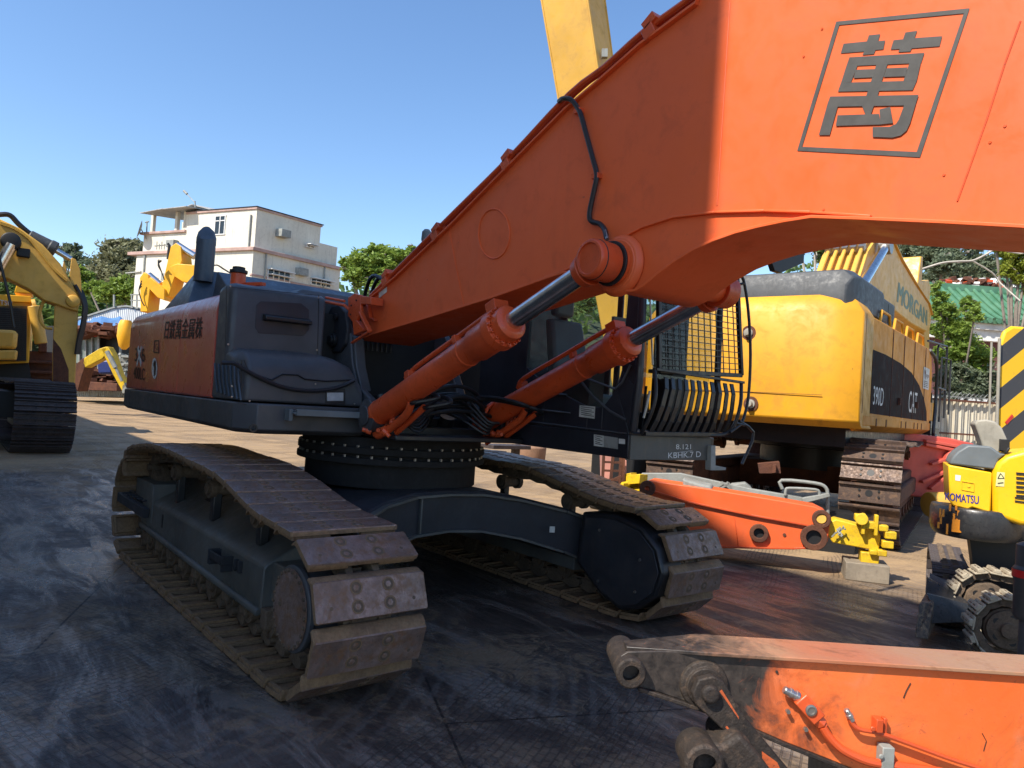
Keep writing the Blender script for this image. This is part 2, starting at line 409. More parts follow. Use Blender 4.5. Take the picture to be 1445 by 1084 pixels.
    # scraped bright specks and ochre scuffs
    c = mixc(nt, ramp(nt, mth(nt, 'ADD', mth(nt, 'MULTIPLY', noise(nt, v, 3, 10, .82, 2.0), .6), mth(nt, 'MULTIPLY', noise(nt, v, .7, 4, .6), .45)), .545, .60, 0, .75), c, (.24, .165, .10))
    c = mixc(nt, ramp(nt, noise(nt, v, 40, 3, .6), .76, .80, 0, .5), c, (.30, .28, .26))
    nt.links.new(c, b.inputs['Base Color'])
    r = mth(nt, 'ADD', mth(nt, 'ADD', ramp(nt, smear, .42, .58, .58, .20), ramp(nt, smear2, .4, .65, .06, -.06)), mth(nt, 'MULTIPLY', dirt, .45))
    r = mth(nt, 'ADD', r, ramp(nt, fine, .3, .7, -.06, .10))
    nt.links.new(r, b.inputs['Roughness'])
    b.inputs['Specular IOR Level'].default_value = .36
    h = mth(nt, 'ADD', mth(nt, 'MULTIPLY', mid, .9), mth(nt, 'MULTIPLY', fine, .22))
    h = mth(nt, 'ADD', h, mth(nt, 'MULTIPLY', grit, .04)); h = mth(nt, 'SUBTRACT', h, mth(nt, 'MULTIPLY', tr, .5))
    h = mth(nt, 'ADD', h, mth(nt, 'MULTIPLY', smear, .6)); h = mth(nt, 'ADD', h, mth(nt, 'MULTIPLY', arcs, .06))
    bump(nt, b, h, .9, .022)
    return m
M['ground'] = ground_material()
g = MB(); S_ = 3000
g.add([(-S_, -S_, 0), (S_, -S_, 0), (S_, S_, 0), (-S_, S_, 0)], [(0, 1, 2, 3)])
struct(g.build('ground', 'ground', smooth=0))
# ------------------------------------------------------------------ crawler tracks
def track_path(x0, x1, zc, r, sag=.0, n=24, r0=None):
    """Closed loop of chain-pin positions (x, z): ground run, front wheel, top run with sag between the rollers, rear wheel."""
    P = []; r0 = r0 or r; zc0 = zc-(r-r0)
    P += [(x0+(x1-x0)*i/40, zc-r) for i in range(40)]
    P += [(x1+r*math.cos(R(-90+180*i/n)), zc+r*math.sin(R(-90+180*i/n))) for i in range(n)]
    for i in range(48):
        t = i/48; P.append((x1+(x0-x1)*t, zc+r+(zc0+r0-zc-r)*t-sag*abs(math.sin(math.pi*3*t))-sag*1.2*math.sin(math.pi*t)))
    P += [(x0-r0*math.sin(R(180*i/n)), zc0+r0*math.cos(R(180*i/n))) for i in range(n)]
    return P
def run_path(x0, r0, z0, x1, r1, z1, top, n=24):
    P = [(x0+(x1-x0)*i/40, (z0-r0)+((z1-r1)-(z0-r0))*i/40) for i in range(40)]
    P += [(x1+r1*math.cos(R(-90+180*i/n)), z1+r1*math.sin(R(-90+180*i/n))) for i in range(n)]
    E = [top[0]]+top+[top[-1]]
    for k in range(1, len(E)-2):
        a, b, c, d = [V((*q, 0)) for q in E[k-1:k+3]]
        for j in range(8):
            t = j/8; q = .5*((2*b)+(c-a)*t+(2*a-5*b+4*c-d)*t*t+(-a+3*b-3*c+d)*t**3); P.append((q.x, q.y))
    P += [(x0-r0*math.sin(R(180*i/n)), z0+r0*math.cos(R(180*i/n))) for i in range(n)]
    return P
def resample(P, pitch_goal, phase=0.0):
    L = [0]
    for i in range(len(P)):
        a, b = P[i], P[(i+1) % len(P)]; L.append(L[-1]+math.hypot(b[0]-a[0], b[1]-a[1]))
    n = round(L[-1]/pitch_goal); out = []
    for k in range(n):
        s = ((k+phase)/n*L[-1]) % L[-1]
        j = max(i for i in range(len(P)) if L[i] <= s); t = (s-L[j])/(L[j+1]-L[j]); a, b = P[j], P[(j+1) % len(P)]
        out.append((a[0]+(b[0]-a[0])*t, a[1]+(b[1]-a[1])*t))
    return out, L[-1]/n
def flat_shoe(w, L, mats=('shoe', 'shoeside', 'link')):
    """Flat bolted pad: plate with a rolled lip, four sunk bolts, two tie holes."""
    m = MB(); h = w/2; z0, z1 = .090, .128
    prof = [(-L*.50, z0+.006), (-L*.50, z1-.008), (-L*.485, z1), (L*.385, z1), (L*.41, z1-.006), (L*.47, z0+.010), (L*.56, z0-.024), (L*.56, z0-.040), (L*.45, z0-.012), (L*.38, z0)]
    # tan sloped lip is a second material
    n = len(prof); c = .010
    def sec(y, k=0): return [(x*(1-k*.10), y, z) for x, z in prof]
    loops = [[(x*.93, -h, z0+(z-z0)*.85) for x, z in prof], sec(-h+c), sec(h-c), [(x*.93, h, z0+(z-z0)*.85) for x, z in prof]]
    m.loft(loops)
    # faces: mark lip / ends muddy
    def isflat(f):
        zs = [m.v[i].z for i in f]; return min(zs) > z1-.0085
    m.mi = [0 if isflat(f) else 1 for f in m.f]
    for bx in (-.23, .20):
        for by in (-.145, .145):
            m.cur = 1; m.ring((bx*L, by*w, z1-.004), (bx*L, by*w, z1+.0025), .039, .031, 18)
            m.cur = 2; m.lathe((bx*L, by*w, z1+.0008), (0,0,1), [(.031, 0), (.031, .0005)], 16)
            m.cur = 0; m.lathe((bx*L, by*w, z1-.002), (0,0,1), [(.018, 0), (.018, .0045), (.012, .0065)], 6)
    for by in (-.37, .37):
        m.cur = 2; m.lathe((-.2*L, by*w, z1+.0006), (0,0,1), [(.011, 0), (.011, .0005)], 12)
    # inside face: raised border ribs, seen along the lower run
    m.cur = 1
    for s in (-1, 1):
        m.box((-L*.46, s*h*.93-.012, z0-.018), (L*.40, s*h*.93+.012, z0+.002))
        m.box((-L*.46, min(s*.10, s*h*.93), z0-.020), (-L*.36, max(s*.10, s*h*.93), z0+.002))
        m.box((L*.26, min(s*.10, s*h*.93), z0-.016), (L*.36, max(s*.10, s*h*.93), z0+.002))
    return m
def grouser_shoe(w, L, t=.04, bars=3, bh=.035, z0=.07, mats=None, hole=True):
    m = MB(); h = w/2
    m.box((-L*.52, -h, z0), (L*.52, h, z0+t*.5))
    for k in range(bars):
        x = -L*.44+k*(L*.88/(bars-1) if bars > 1 else 0)
        m.loft([[(x-.020, y, z0+t*.45), (x+.020, y, z0+t*.45), (x+.011, y, z0+t*.5+bh), (x-.011, y, z0+t*.5+bh)] for y in (-h, h)])
    if hole:
        m.cur = 1
        m.lathe((0, 0, z0+t*.5), (0,0,1), [(.05, 0), (.05, .002)], 14)
        for by in (-.16, .16):
            for bx in (-.16, .16): m.lathe((bx*L, by*w, z0+t*.5), (0,0,1), [(.018, 0), (.018, .015)], 6)
    return m
def link_mb(L, s=1.0):
    m = MB()
    for y in (-.085, .085):
        m.loft([[(-L*.55, y*s-.020, -.045*s), (-L*.55, y*s+.020, -.045*s), (-L*.55, y*s+.020, .045*s), (-L*.55, y*s-.020, .045*s)],
                [(0, y*s-.026, -.058*s), (0, y*s+.026, -.058*s), (0, y*s+.026, .08), (0, y*s-.026, .08)],
                [(L*.55, y*s-.020, -.045*s), (L*.55, y*s+.020, -.045*s), (L*.55, y*s+.020, .045*s), (L*.55, y*s-.020, .045*s)]])
    m.cyl((-L/2, -.15*s, 0), (-L/2, .15*s, 0), .034*s, n=12)
    return m
def make_track(parent, fr, yc, w, path, pitch, phase, shoe, shoemats, lscale=1.0, label=None, bevel=.004):
    pins, L = resample(path, pitch, phase); n = len(pins)
    chain = MB(); lk = link_mb(L, lscale); frames = []
    for k in range(n):
        a, b = pins[k], pins[(k+1) % n]; cx, cz = (a[0]+b[0])/2, (a[1]+b[1])/2
        ang = math.atan2(b[1]-a[1], b[0]-a[0])       # travel tangent; outward is on its right
        mat = Matrix(((math.cos(ang), 0, math.sin(ang)), (0, 1, 0), (math.sin(ang), 0, -math.cos(ang))))
        frames.append((V((cx, yc, cz)), mat))
        chain.add([fr.w(V((cx, yc, cz)) + mat @ p) for p in lk.v], lk.f)
    tr = chain.build('track', 'link', parent)
    if label: lab(tr, label)
    sh = shoe(w, L); base = None
    po = V((0,0,0)); q = parent
    while q is not None: po += q.location; q = q.parent
    for k, (c, mat) in enumerate(frames):
        wm = fr.m @ mat
        if wm.determinant() < 0: wm = wm @ Matrix.Diagonal((1, -1, 1))
        if base is None:
            base = sh.build('track_shoe', list(shoemats), tr, bevel=bevel, local=True, seg=1); o = base
        else:
            o = base.copy(); COL.objects.link(o); o.parent = tr
        e = wm.to_4x4(); j = Matrix.Rotation(rnd.uniform(-.012, .012), 4, 'X') @ Matrix.Rotation(rnd.uniform(-.015, .015), 4, 'Y')
        o.matrix_local = Matrix.Translation(fr.w(c) - po) @ e @ j
    return tr
def roller(m, fr, x, yc, z, r, wd):
    p0, p1 = fr.w((x, yc-wd/2, z)), fr.w((x, yc+wd/2, z)); d = p1-p0; L = d.length
    m.lathe(p0, d, [(r*.62, -.02), (r*.62, .0), (r, 0), (r, L*.18), (r*.74, L*.20), (r*.74, L*.80), (r, L*.82), (r, L), (r*.62, L), (r*.62, L+.02)], 20)
M['ringblack'] = paint('greasy_black_casting', (.009, .008, .008), .85, .5, (.02, .016, .012), 2, streak=.2)
# ------------------------------------------------------------------ main excavator
EX = thing('tracked_excavator', 'large orange excavator with black cab and flat-shoe tracks filling the middle of the yard', 'excavator')
U = Fr((0, 0, 0), 1.52)                 # undercarriage heading
YO, SW = 1.883, .70
TOP = [(2.02, .852), (1.72, .862), (1.38, .90), (.94, .990), (.50, 1.045), (0, 1.062), (-.5, 1.08), (-.9, 1.085), (-1.45, 1.05), (-1.90, .975), (-2.06, .90)]
path = run_path(-1.92, .375, .507, 2.03, .36, .492, TOP)
rp = run_path(-2.0, .415, .547, 1.99, .36, .492, [(x, z-.012*(i % 2)) for i, (x, z) in enumerate(TOP)])
TYC = YO-SW/2
tl = make_track(EX, U, -TYC, SW, path, .237, .97, flat_shoe, ('shoe', 'shoeside', 'link'), label='track on the near left with worn purple-grey flat shoes')
tr_ = make_track(EX, U, TYC, SW, rp, .237, .62, flat_shoe, ('shoe', 'shoeside', 'link'), label='track under the cab with tan dusty shoes')

# track frames (near one is seen from outside, far one from inside)
def track_frame(sgn):
    s = sgn; m = MB(); zi_ = .86 if s < 0 else .74
    yo, yt, yi = TYC+.17, TYC+.03, TYC-.34
    sec = [(yi, .30), (yi, zi_), (TYC-.28, zi_+.01), (yo-.05, .652), (yo-.01, .630), (yo+.015, .60), (yo+.02, .335), (yo, .30)]
    def L(x, k=1.0, dz=0): return [U.w((x, s*y, .50+(z-.50)*k+dz)) for y, z in sec]
    m.loft([L(-1.86, .72), L(-1.72, 1), L(1.24, 1, -.012), L(1.34, .97, -.02)])
    m.tube([U.w((-1.80, s*(yo+.025), .345)), U.w((1.33, s*(yo+.025), .292))], .030, 8)
    m.box((1.30, s*TYC-.12, .36), (2.02, s*TYC+.12, .62), U)        # nose to the final drive
    m.box((-2.1, s*TYC-.20, .40), (-1.45, s*TYC+.19, .78), U)       # yoke
    tf = m.build('track_frame', 'trackframe', EX, bevel=.012)
    h = MB()                                                         # openings in the sloping top and wall
    for x in (-.62, .52):
        a = [(x-.03, yo-.20), (x+.20, yo-.20), (x+.15, yo-.38), (x-.08, yo-.38)]
        def zt(y): return zi_+.01+(.652-zi_-.01)*(y-(TYC-.28))/((yo-.05)-(TYC-.28))
        h.add([U.w((px, s*py, zt(py)+.010)) for px, py in a], [(0,1,2,3)])
    h.prism([U.w((-1.08, s*(yo+.021), z)) for z in ()] or [U.w((-1.10+dx, s*(yo+.019), .50+dz)) for dx, dz in ((-.02,-.07),(.02,-.07),(.02,.05),(-.02,.05))], U.m @ V((0, s*.003, 0)))
    h.each('opening', 'black', tf)
    st = MB()                                                        # steps and tie brackets bolted to the wall
    st.box((.50, min(s*(yo+.02), s*(yo+.10)), .485), (.78, max(s*(yo+.02), s*(yo+.10)), .50), U)
    st.box((.50, min(s*(yo+.085), s*(yo+.10)), .485), (.78, max(s*(yo+.085), s*(yo+.10)), .545), U)
    for x in (.47, .50, .76):
        st.box((x, min(s*(yo+.01), s*(yo+.10)), .44), (x+.018, max(s*(yo+.01), s*(yo+.10)), .55), U)
    for x in (.86, .94): st.box((x, min(s*(yo+.015), s*(yo+.045)), .47), (x+.03, max(s*(yo+.015), s*(yo+.045)), .55), U)
    for k in range(9):
        x = .51+k*.032; st.add([U.w((x, s*(yo+.092), .545)), U.w((x+.024, s*(yo+.092), .545)), U.w((x+.012, s*(yo+.092), .558))], [(0,1,2)])
    for x0, x1 in ((-2.25, -1.50),):
        st.beam(U.w((x0, s*(yo+.14), .56)), U.w((x1, s*(yo+.06), .50)), .05, .09)
        st.beam(U.w((x0, s*(yo+.04), .60)), U.w((x1, s*(yo+.0), .56)), .03, .05)
        for k in range(5): st.beam(U.w((x0+.05+k*.14, s*(yo+.13-.015*k), .60)), U.w((x0+.05+k*.14, s*(yo+.03), .60)), .022, .02)
    st.each('step_bracket', 'carbody', tf, bevel=.004)
    ro = MB()
    for k in range(9): roller(ro, U, -1.60+k*.375, s*TYC, .235, .10, .30)
    for x, zr_ in ((-1.05, .945), (-.05, .925), (.98, .86)):
        roller(ro, U, x, s*TYC, zr_, .078, .26)
    ro.each('roller', 'link', tf)
    rb_ = MB()
    for x, zr_ in ((-1.05, .945), (-.05, .925), (.98, .86)): rb_.box((x-.04, s*TYC-.10, .66), (x+.04, s*TYC-.03, zr_-.02), U)
    rb_.each('roller_bracket', 'blackgloss', tf, bevel=.01)
    ho = MB()
    for k in range(9): ho.box((-1.65+k*.375, s*TYC-.19, .20), (-1.55+k*.375, s*TYC+.19, .33), U)
    ho.each('roller_mount', 'link', tf, bevel=.008)
    return tf
track_frame(-1); track_frame(1)
# idlers and drives
for s in (-1, 1):
    m = MB(); c = U.w((-2.0, s*TYC, .547)); d = U.m @ V((0, 1, 0))
    m.lathe(c-d*.16, d, [(.10, 0), (.10, .06), (.34, .07), (.34, .13), (.39, .135), (.39, .185), (.34, .19), (.34, .25), (.10, .26), (.10, .32)], 36)
    m.build('idler', 'link', EX)
m = MB(); c = U.w((2.075, -TYC-.155, .522)); d = U.m @ V((0, -1, 0))
m.lathe(c-d*.20, d, [(.17, 0), (.228, .02), (.228, .30), (.246, .315), (.246, .342), (.236, .348), (.205, .352), (.10, .356)], 48)
fd = m.build('final_drive', 'dark', EX, bevel=.003)
m = MB(); m.lathe(c+d*.1545, d, [(.228, 0), (.228, .006), (.208, .008)], 48)
cov = m.build('drive_cover', 'shoe', fd)
m = MB()
x_, y_ = MB.basis(d)
for k in range(26):
    a = 2*math.pi*k/26; m.bolt(c+d*.160+(x_*math.cos(a)+y_*math.sin(a))*.216, d, .011, .011)
m.bolt(c+d*.160+x_*.12, d, .012, .01)
m.each('bolt', 'link', fd)
def sprocket(s):
    m = MB(); c = U.w((2.0, s*TYC, .492)); d = U.m @ V((0, 1, 0)); n = 46
    L = []
    for h in (-.03, .03):
        L.append([c+d*h+(U.m @ V((math.cos(2*math.pi*i/n), 0, math.sin(2*math.pi*i/n))))*(.33 if i % 2 else .375) for i in range(n)])
    m.loft(L); m.build('sprocket', 'link', EX)
sprocket(-1); sprocket(1)
# far drive: big black guard seen from the inside
m = MB()
def gpt(px, py): return W.Y(px, py, 1.17)
go = [gpt(*p) for p in ((822, 722), (868, 727), (905, 745), (928, 775), (936, 810), (925, 842), (900, 860), (875, 862), (845, 838), (812, 792))]
m.prism(go, (0, .26, 0))
gd = m.build('drive_guard', 'blackgloss', EX, bevel=.02)
m = MB()
ctr = sum(go, V((0,0,0)))/len(go)
m.prism([ctr+(p-ctr)*.90+V((0, -.012, 0)) for p in go], (0, .01, 0))
m.build('cover_plate', 'carbody', gd, bevel=.004)
m = MB()
for p in ((848, 748), (905, 790), (898, 835), (846, 820)): m.bolt(gpt(*p)+V((0, -.014, 0)), (0, -1, 0), .013, .012)
m.each('bolt', 'bolt', gd)
m = MB(); c = U.w((2.0, TYC, .492)); d = U.m @ V((0, 1, 0))
m.lathe(c-d*.22, d, [(.30, 0), (.345, .02), (.345, .13), (.33, .2), (.25, .3), (.25, .42)], 40)
m.build('final_drive', 'blackgloss', EX)

# centre frame
m = MB()
def csec(y, x0, x1, z0, z1, c=.04):
    return [U.w((x, y, z)) for x, z in ((x0, z0), (x1, z0), (x1, z1-c), (x1-c, z1), (x0+c, z1), (x0, z1-c))]
S = [(-1.36, -1.25, 1.38, .34, .80), (-1.05, -1.18, 1.33, .44, .865), (-.70, -1.0, 1.12, .56, .945), (-.35, -.88, 1.0, .63, .99), (0, -.85, .98, .65, 1.0), (.35, -.88, 1.0, .63, .99), (.70, -1.0, 1.12, .565, .945), (1.05, -1.18, 1.33, .46, .865), (1.25, -1.25, 1.38, .38, .80), (1.36, -1.26, 1.39, .34, .775)]
m.loft([csec(y, a, b, c_, d_) for y, a, b, c_, d_ in S])
cb = m.build('centre_frame', 'carbody', EX, bevel=.008)
m = MB()      # flanges along the front web's upper and lower edges, and stiffeners
for top in (0, 1):
    pts = [U.w((b+.012, y, (d_-.03) if top else c_+.012)) for y, a, b, c_, d_ in S]
    for p, q in zip(pts, pts[1:]): m.beam(p, q, .05, .022)
for y, x, a, b in ((-.30, .995, .64, .95),): m.box((x, y-.008, a), (x+.035, y+.008, b), U)
m.build('flange', 'trackframe', cb, bevel=.003)
m = MB(); a = W.X(779, 748, U.w((1.345, 1.1, 0)).x+.004)
m.quad(a+V((.0, -.03, -.02)), a+V((.004, .03, -.024)), a+V((.004, .03, .03)), a+V((0, -.03, .034)))
m.build('sticker', 'sticker', cb)
# slewing ring
m = MB()
m.lathe((0,0,.98), (0,0,1), [(.80, 0), (.80, .20), (.88, .205), (.88, .255), (.82, .26), (.82, .285), (.875, .29), (.875, .345), (.84, .35), (.84, .43), (.5, .435)], 72)
sr = m.build('slewing_ring', 'ringblack', EX, bevel=.004)
m = MB()
for k in range(44):
    a = 2*math.pi*k/44
    for r_, z_, dz in ((.852, 1.235, .022), (.858, 1.325, .018)):
        m.bolt((r_*math.cos(a), r_*math.sin(a), z_), (0,0,1 if dz > 0 else -1), .013, abs(dz))
m.each('bolt', 'bolt', sr)

# revolving deck
m = MB()
m.box((-3.3, -1.45, 1.43), (.50, 1.55, 1.60)); m.box((.3, -.60, 1.425), (1.10, .70, 1.47))
dk = m.build('deck', 'blackgloss', EX, bevel=.01)
m = MB()      # lower skirt: dark beam round the right side and front corner
ys = -1.6445
o_ = [(-3.82, ys, ), (.38, ys), (.56, ys+.13), (.56, -.60), (.42, -.60), (.42, -1.40), (-3.82, -1.40)]
def sk(z, g=0, inset=0): return [(x-(inset if i in (1, 2, 3) else 0), y+(inset if i in (0, 1, 2) else 0), z) for i, (x, y) in enumerate(o_)]
m.loft([sk(1.415, 0, .05), sk(1.45), sk(1.645), sk(1.652, 0, .012)])
skt = m.build('side_skirt', 'dark', EX, bevel=.012)
m = MB()
bx = W.X(190+160, 0, .56)
m.box((.56, -1.28, 1.585), (.70, -.70, 1.60)); m.box((.68, -1.26, 1.575), (.712, -.72, 1.625))
for k in range(24): m.box((.568+.0, -1.26+k*.0235, 1.60), (.705, -1.252+k*.0235, 1.612))
m.box((.56, -1.30, 1.53), (.66, -1.27, 1.62))
m.build('step', 'grey', skt, bevel=.003)
m = MB(); c = W.X(357, 604, .562); m.ring(c, c+V((.012,0,0)), .032, .02, 20); m.build('tow_hole', 'blackgloss', skt)

# orange side panels
def side_panel(x0, x1, name='side_panel', rear=False):
    m = MB(); z0 = 1.66; zt = 2.60
    prof = [(ys+.012, z0), (ys, z0+.015), (ys, 2.40), (ys+.012, 2.47), (ys+.05, 2.535), (ys+.12, 2.58), (ys+.26, 2.60), (ys+.62, 2.62), (ys+.62, 2.55), (ys+.20, 2.50), (ys+.05, 2.38), (ys+.045, z0)]
    L = []
    if rear:
        for a in (90, 70, 50, 30, 12, 0):
            r = .26; dx = r*(1-math.cos(R(a)))*0
        xs = [(x0, .26), (x0+.015, .17), (x0+.06, .09), (x0+.13, .035), (x0+.24, 0), (x1, 0)]
        for x, dy in xs: L.append([(x, y+dy, z-dy*(.35 if z > 2.3 else 0)) for y, z in prof])
    else: L = [[(x, y, z) for y, z in prof] for x in (x0, x1)]
    m.loft(L); return m.build(name, 'panelorange', EX, bevel=.004)
sp = [side_panel(-3.97, -2.135, 'counterweight', True), side_panel(-2.128, -1.352, 'side_door'), side_panel(-1.345, -.235, 'side_panel')]
lab(sp[0], 'orange rear body panel with model figures and white stencil')
m = MB(); m.box((-3.88, -1.36, 1.55), (-3.3, 1.40, 2.55)); m.build('counterweight', 'panelorange', EX, bevel=.08)
m = MB(); m.box((-3.5, -1.40, 1.60), (-.2, 1.50, 2.50)); m.build('engine_bay', 'black', EX)
# markings on the side
def onside(px, py, d=.003): return W.Y(px, py, ys-d)
m = MB(); text_on(m, '日鉄萬金属株', onside(231, 479), onside(284, 478), onside(287, 447), onside(234, 452), .004)
m.build('company_name', 'blackmark', sp[1])
m = MB()
text_on(m, '336', onside(190, 510), onside(204, 511), onside(204, 491), onside(191, 491), .01)
text_on(m, '400LC', onside(188, 534), onside(204, 537), onside(204, 520), onside(189, 517), .01)
q = [onside(*p) for p in ((217, 497), (224, 498), (224, 481), (218, 481))]
for a, b in zip(q, q[1:]+q[:1]): m.beam(a, b, .014, .004, (0, 1, 0))
text_on(m, 'G', onside(219, 494), onside(223, 494), onside(223, 485), onside(219, 485))
m.each('model_figures', 'blackmark', sp[0])
m = MB(); c = onside(218, 520)
el = [onside(218+4.0*math.cos(R(t)), 520+15*math.sin(R(t))) for t in range(0, 360, 15)]
m.poly(el)
for k in (-1, 1):
    a, b = onside(197-2.5*k, 490), onside(196+3*k, 515); m.beam(a, b, .05, .003, (0, 1, 0))
m.build('white_stencil', 'whitemark', sp[0])
m = MB(); m.beam(onside(218.3, 530, .006), onside(218.6, 510, .006), .07, .003, (0,1,0)); m.beam(onside(218.6, 511, .006), onside(216.6, 515, .006), .04, .003, (0,1,0)); m.build('number', 'blackmark', sp[0])

# black front tool housing, upper part, with handle recess
m = MB()
pf = [(-.225, 1.66), (-.225, 2.60), (-.10, 2.625), (.02, 2.62), (.085, 2.59), (.10, 2.53), (.10, 1.66)]
m.loft([[(x-.03 if x > 0 else x, ys+.005, z-(.035 if z > 2.3 else 0)) for x, z in pf], [(x, ys+.04, z) for x, z in pf], [(x, -.82, z) for x, z in pf]])
ub = m.build('tool_housing', 'dark', EX, bevel=.022, seg=3)
m = MB()
hp = [W.X(px, py, .104) for px, py in ((368, 425), (425, 428), (436, 437), (436, 465), (428, 474), (365, 470), (360, 462), (362, 430))]
m.prism(hp, (-.003, 0, 0)); m.build('recess', 'cabblack', ub, bevel=.01)
m = MB()
a, b = W.X(372, 447, .13), W.X(438, 455, .13)
m.loft([[a+V((-.03, 0, .03)), a+V((.05, 0, .01)), a+V((.05, 0, -.025)), a+V((-.03, 0, -.03))], [b+V((-.03, 0, .03)), b+V((.05, 0, .01)), b+V((.05, 0, -.025)), b+V((-.03, 0, -.03))]])
m.build('grab_handle', 'blackgloss', ub, bevel=.008)
# lower storage box, bulging forward, louvred side
m = MB()
yb = -.60
tops = [W.X(*p, .32) for p in ((322, 492), (345, 494), (381, 496), (420, 499), (450, 502), (472, 507), (490, 516), (503, 536))]
def lowsec(y, zt, dx=0):
    return [(-.215, y, 1.665), (-.215, y, zt+.03), (.15, y, zt+.02), (.28-dx, y, zt), (.36-dx, y, zt-.022), (.43-dx, y, zt-.075), (.475-dx, y, zt-.16), (.475-dx, y, 1.665)]
L = [lowsec(ys+.01, tops[0].z-.05, .09), lowsec(ys+.05, tops[0].z-.02, .02)]
for p in tops[1:]: L.append(lowsec(p.y, p.z))
m.loft(L)
lb = m.build('storage_box', 'dark', EX, bevel=.018, seg=3)
m = MB()
for k in range(7):
    px = 303+k*5.5
    a, b = W.Y(px, 513+k*.6, ys-.002), W.Y(px+4, 553+k*2.0, ys-.002)
    m.tube([a, (a+b)/2+V((-.01, -.003, 0)), b], .008, 6)
m.each('louvre', 'darkfade', lb)
m = MB()     # lid seam and loose black cable
m.tube([W.X(*p, .482) for p in ((341, 520), (362, 530), (384, 536), (398, 528), (420, 529), (430, 535), (460, 538), (497, 536))], .007, 6)
m.build('lid_seam', 'blackgloss', lb)
m = MB()
m.tube([W.X(px, py, .50) for px, py in ((312, 512), (330, 513), (342, 520), (365, 532), (395, 545), (425, 551), (455, 551), (480, 546), (500, 537))], .016, 8, 5)
m.build('cable', 'hose', lb)
m = MB()
for p_ in ((445, 542), (327, 545), (327, 560), (352, 566), (500, 570)): m.bolt(W.X(*p_, .479), (1, 0, 0), .008, .006)
for p_ in ((325, 404), (449, 420), (447, 494), (322, 486)): m.bolt(W.X(*p_, .103), (1, 0, 0), .009, .006)
m.each('bolt', 'bolt', lb)
m = MB()
for L_ in (((341, 508), (340, 570)), ((344, 508), (352, 527)), ((345, 571), (500, 577))): m.beam(W.X(*L_[0], .4765), W.X(*L_[1], .4765), .004, .006, (1,0,0))
for L_ in (((320, 404), (318, 489)), ((450, 416), (448, 500)), ((322, 405), (449, 417))): m.beam(W.X(*L_[0], .1015), W.X(*L_[1], .1015), .004, .006, (1,0,0))
m.each('panel_gap', 'black', lb)
m = MB(); p = [W.X(*q, .478) for q in ((461, 554), (484, 554), (484, 566), (461, 566))]; m.prism(p, (.012, 0, 0)); m.build('headlamp', 'lamp', lb, bevel=.004)
m = MB(); p = [W.X(*q, .477) for q in ((459, 549), (487, 549), (487, 571), (459, 571))]; m.prism(p, (.006, 0, 0)); m.build('lamp_surround', 'blackgloss', lb, bevel=.003)

# hood, engine box, exhaust, filler
m = MB()
m.loft([[(-3.3, -.95, z), (-.35, -.95, z), (-.35, 1.3, z), (-3.3, 1.3, z)] for z in (2.45, 2.70)][:1] + [[(-3.3, -1.0, 2.62), (-.30, -1.0, 2.62), (-.30, 1.3, 2.62), (-3.3, 1.3, 2.62)], [(-3.2, -.85, 2.74), (-.4, -.85, 2.72), (-.4, 1.2, 2.72), (-3.2, 1.2, 2.74)]])
hd = m.build('hood', 'dark', EX, bevel=.02)
m = MB()
Pf, Pr, Pa = W.Y(265, 410, -1.32), W.Y(226, 422, -1.32), W.Y(280, 379, -1.12)
x0, x1, xa = Pr.x, Pf.x, Pa.x
m.add([(x0, -1.32, 2.5), (x1, -1.32, 2.5), (x1+.02, .9, 2.5), (x0, .9, 2.5), (x0, -1.32, 2.60), (x1, -1.32, 2.60), (x1+.02, .9, 2.60), (x0, .9, 2.60), (xa, -1.12, Pa.z), (xa, .7, Pa.z-.02), (x0+.1, .7, 2.66), (x0+.1, -1.2, 2.64)],
      [(0,3,2,1), (0,1,5,4), (1,2,6,5), (2,3,7,6), (3,0,4,7), (4,5,8,11), (5,6,9,8), (6,7,10,9), (7,4,11,10), (8,9,10,11)])
m.loft([[(x1-.2, y, 2.55), (x1+.9, y, 2.55), (x1+.85, y, 2.66), (x1, y, Pa.z-.06)] for y in (-1.02, .8)])
rb = m.build('raised_hood', 'darkfade', EX, bevel=.012)
m = MB()
ye = -1.08; a = W.Y(288, 380, ye); top = W.Y(288.5, 345, ye); dep = (a-CAM).dot(_f); rr = 13.2/FPX*dep
m.lathe((a.x, ye, a.z-.15), (0,0,1), [(rr*.98, 0), (rr*.98, .15+top.z-a.z)], 32)
# slanting mouth: a capsule-shaped plate leaning over the stack
sl_ = V((.45, -.35, 1)).normalized(); c_ = V((a.x, ye, top.z-.01))
m.loft([[(c_.x+rr*math.cos(R(t)), c_.y+rr*math.sin(R(t)), c_.z) for t in range(0, 360, 15)], [(c_.x+rr*.99*math.cos(R(t)), c_.y+rr*.99*math.sin(R(t)), c_.z+rr*.7+rr*.3*math.cos(R(t-150))) for t in range(0, 360, 15)], [(c_.x-.03+rr*.80*math.cos(R(t)), c_.y+rr*.80*math.sin(R(t)), c_.z+rr*1.35+rr*.5*math.cos(R(t-150))) for t in range(0, 360, 15)], [(c_.x-.05+rr*.40*math.cos(R(t)), c_.y+rr*.40*math.sin(R(t)), c_.z+rr*1.8+rr*.3*math.cos(R(t-150))) for t in range(0, 360, 15)]])
m.build('exhaust_pipe', 'darkfade', EX)
m = MB(); c = W.Y(336, 395, -1.25)
m.cyl((c.x, -1.25, 2.58), (c.x, -1.25, 2.86), .07, n=24); fl = m.build('filler_neck', 'cylorange', EX, bevel=.006)
m = MB(); m.lathe((c.x, -1.25, 2.86), (0,0,1), [(.085, 0), (.085, .03), (.06, .035), (.06, .06), (.035, .065)], 12); m.build('cap', 'black', fl, bevel=.004)
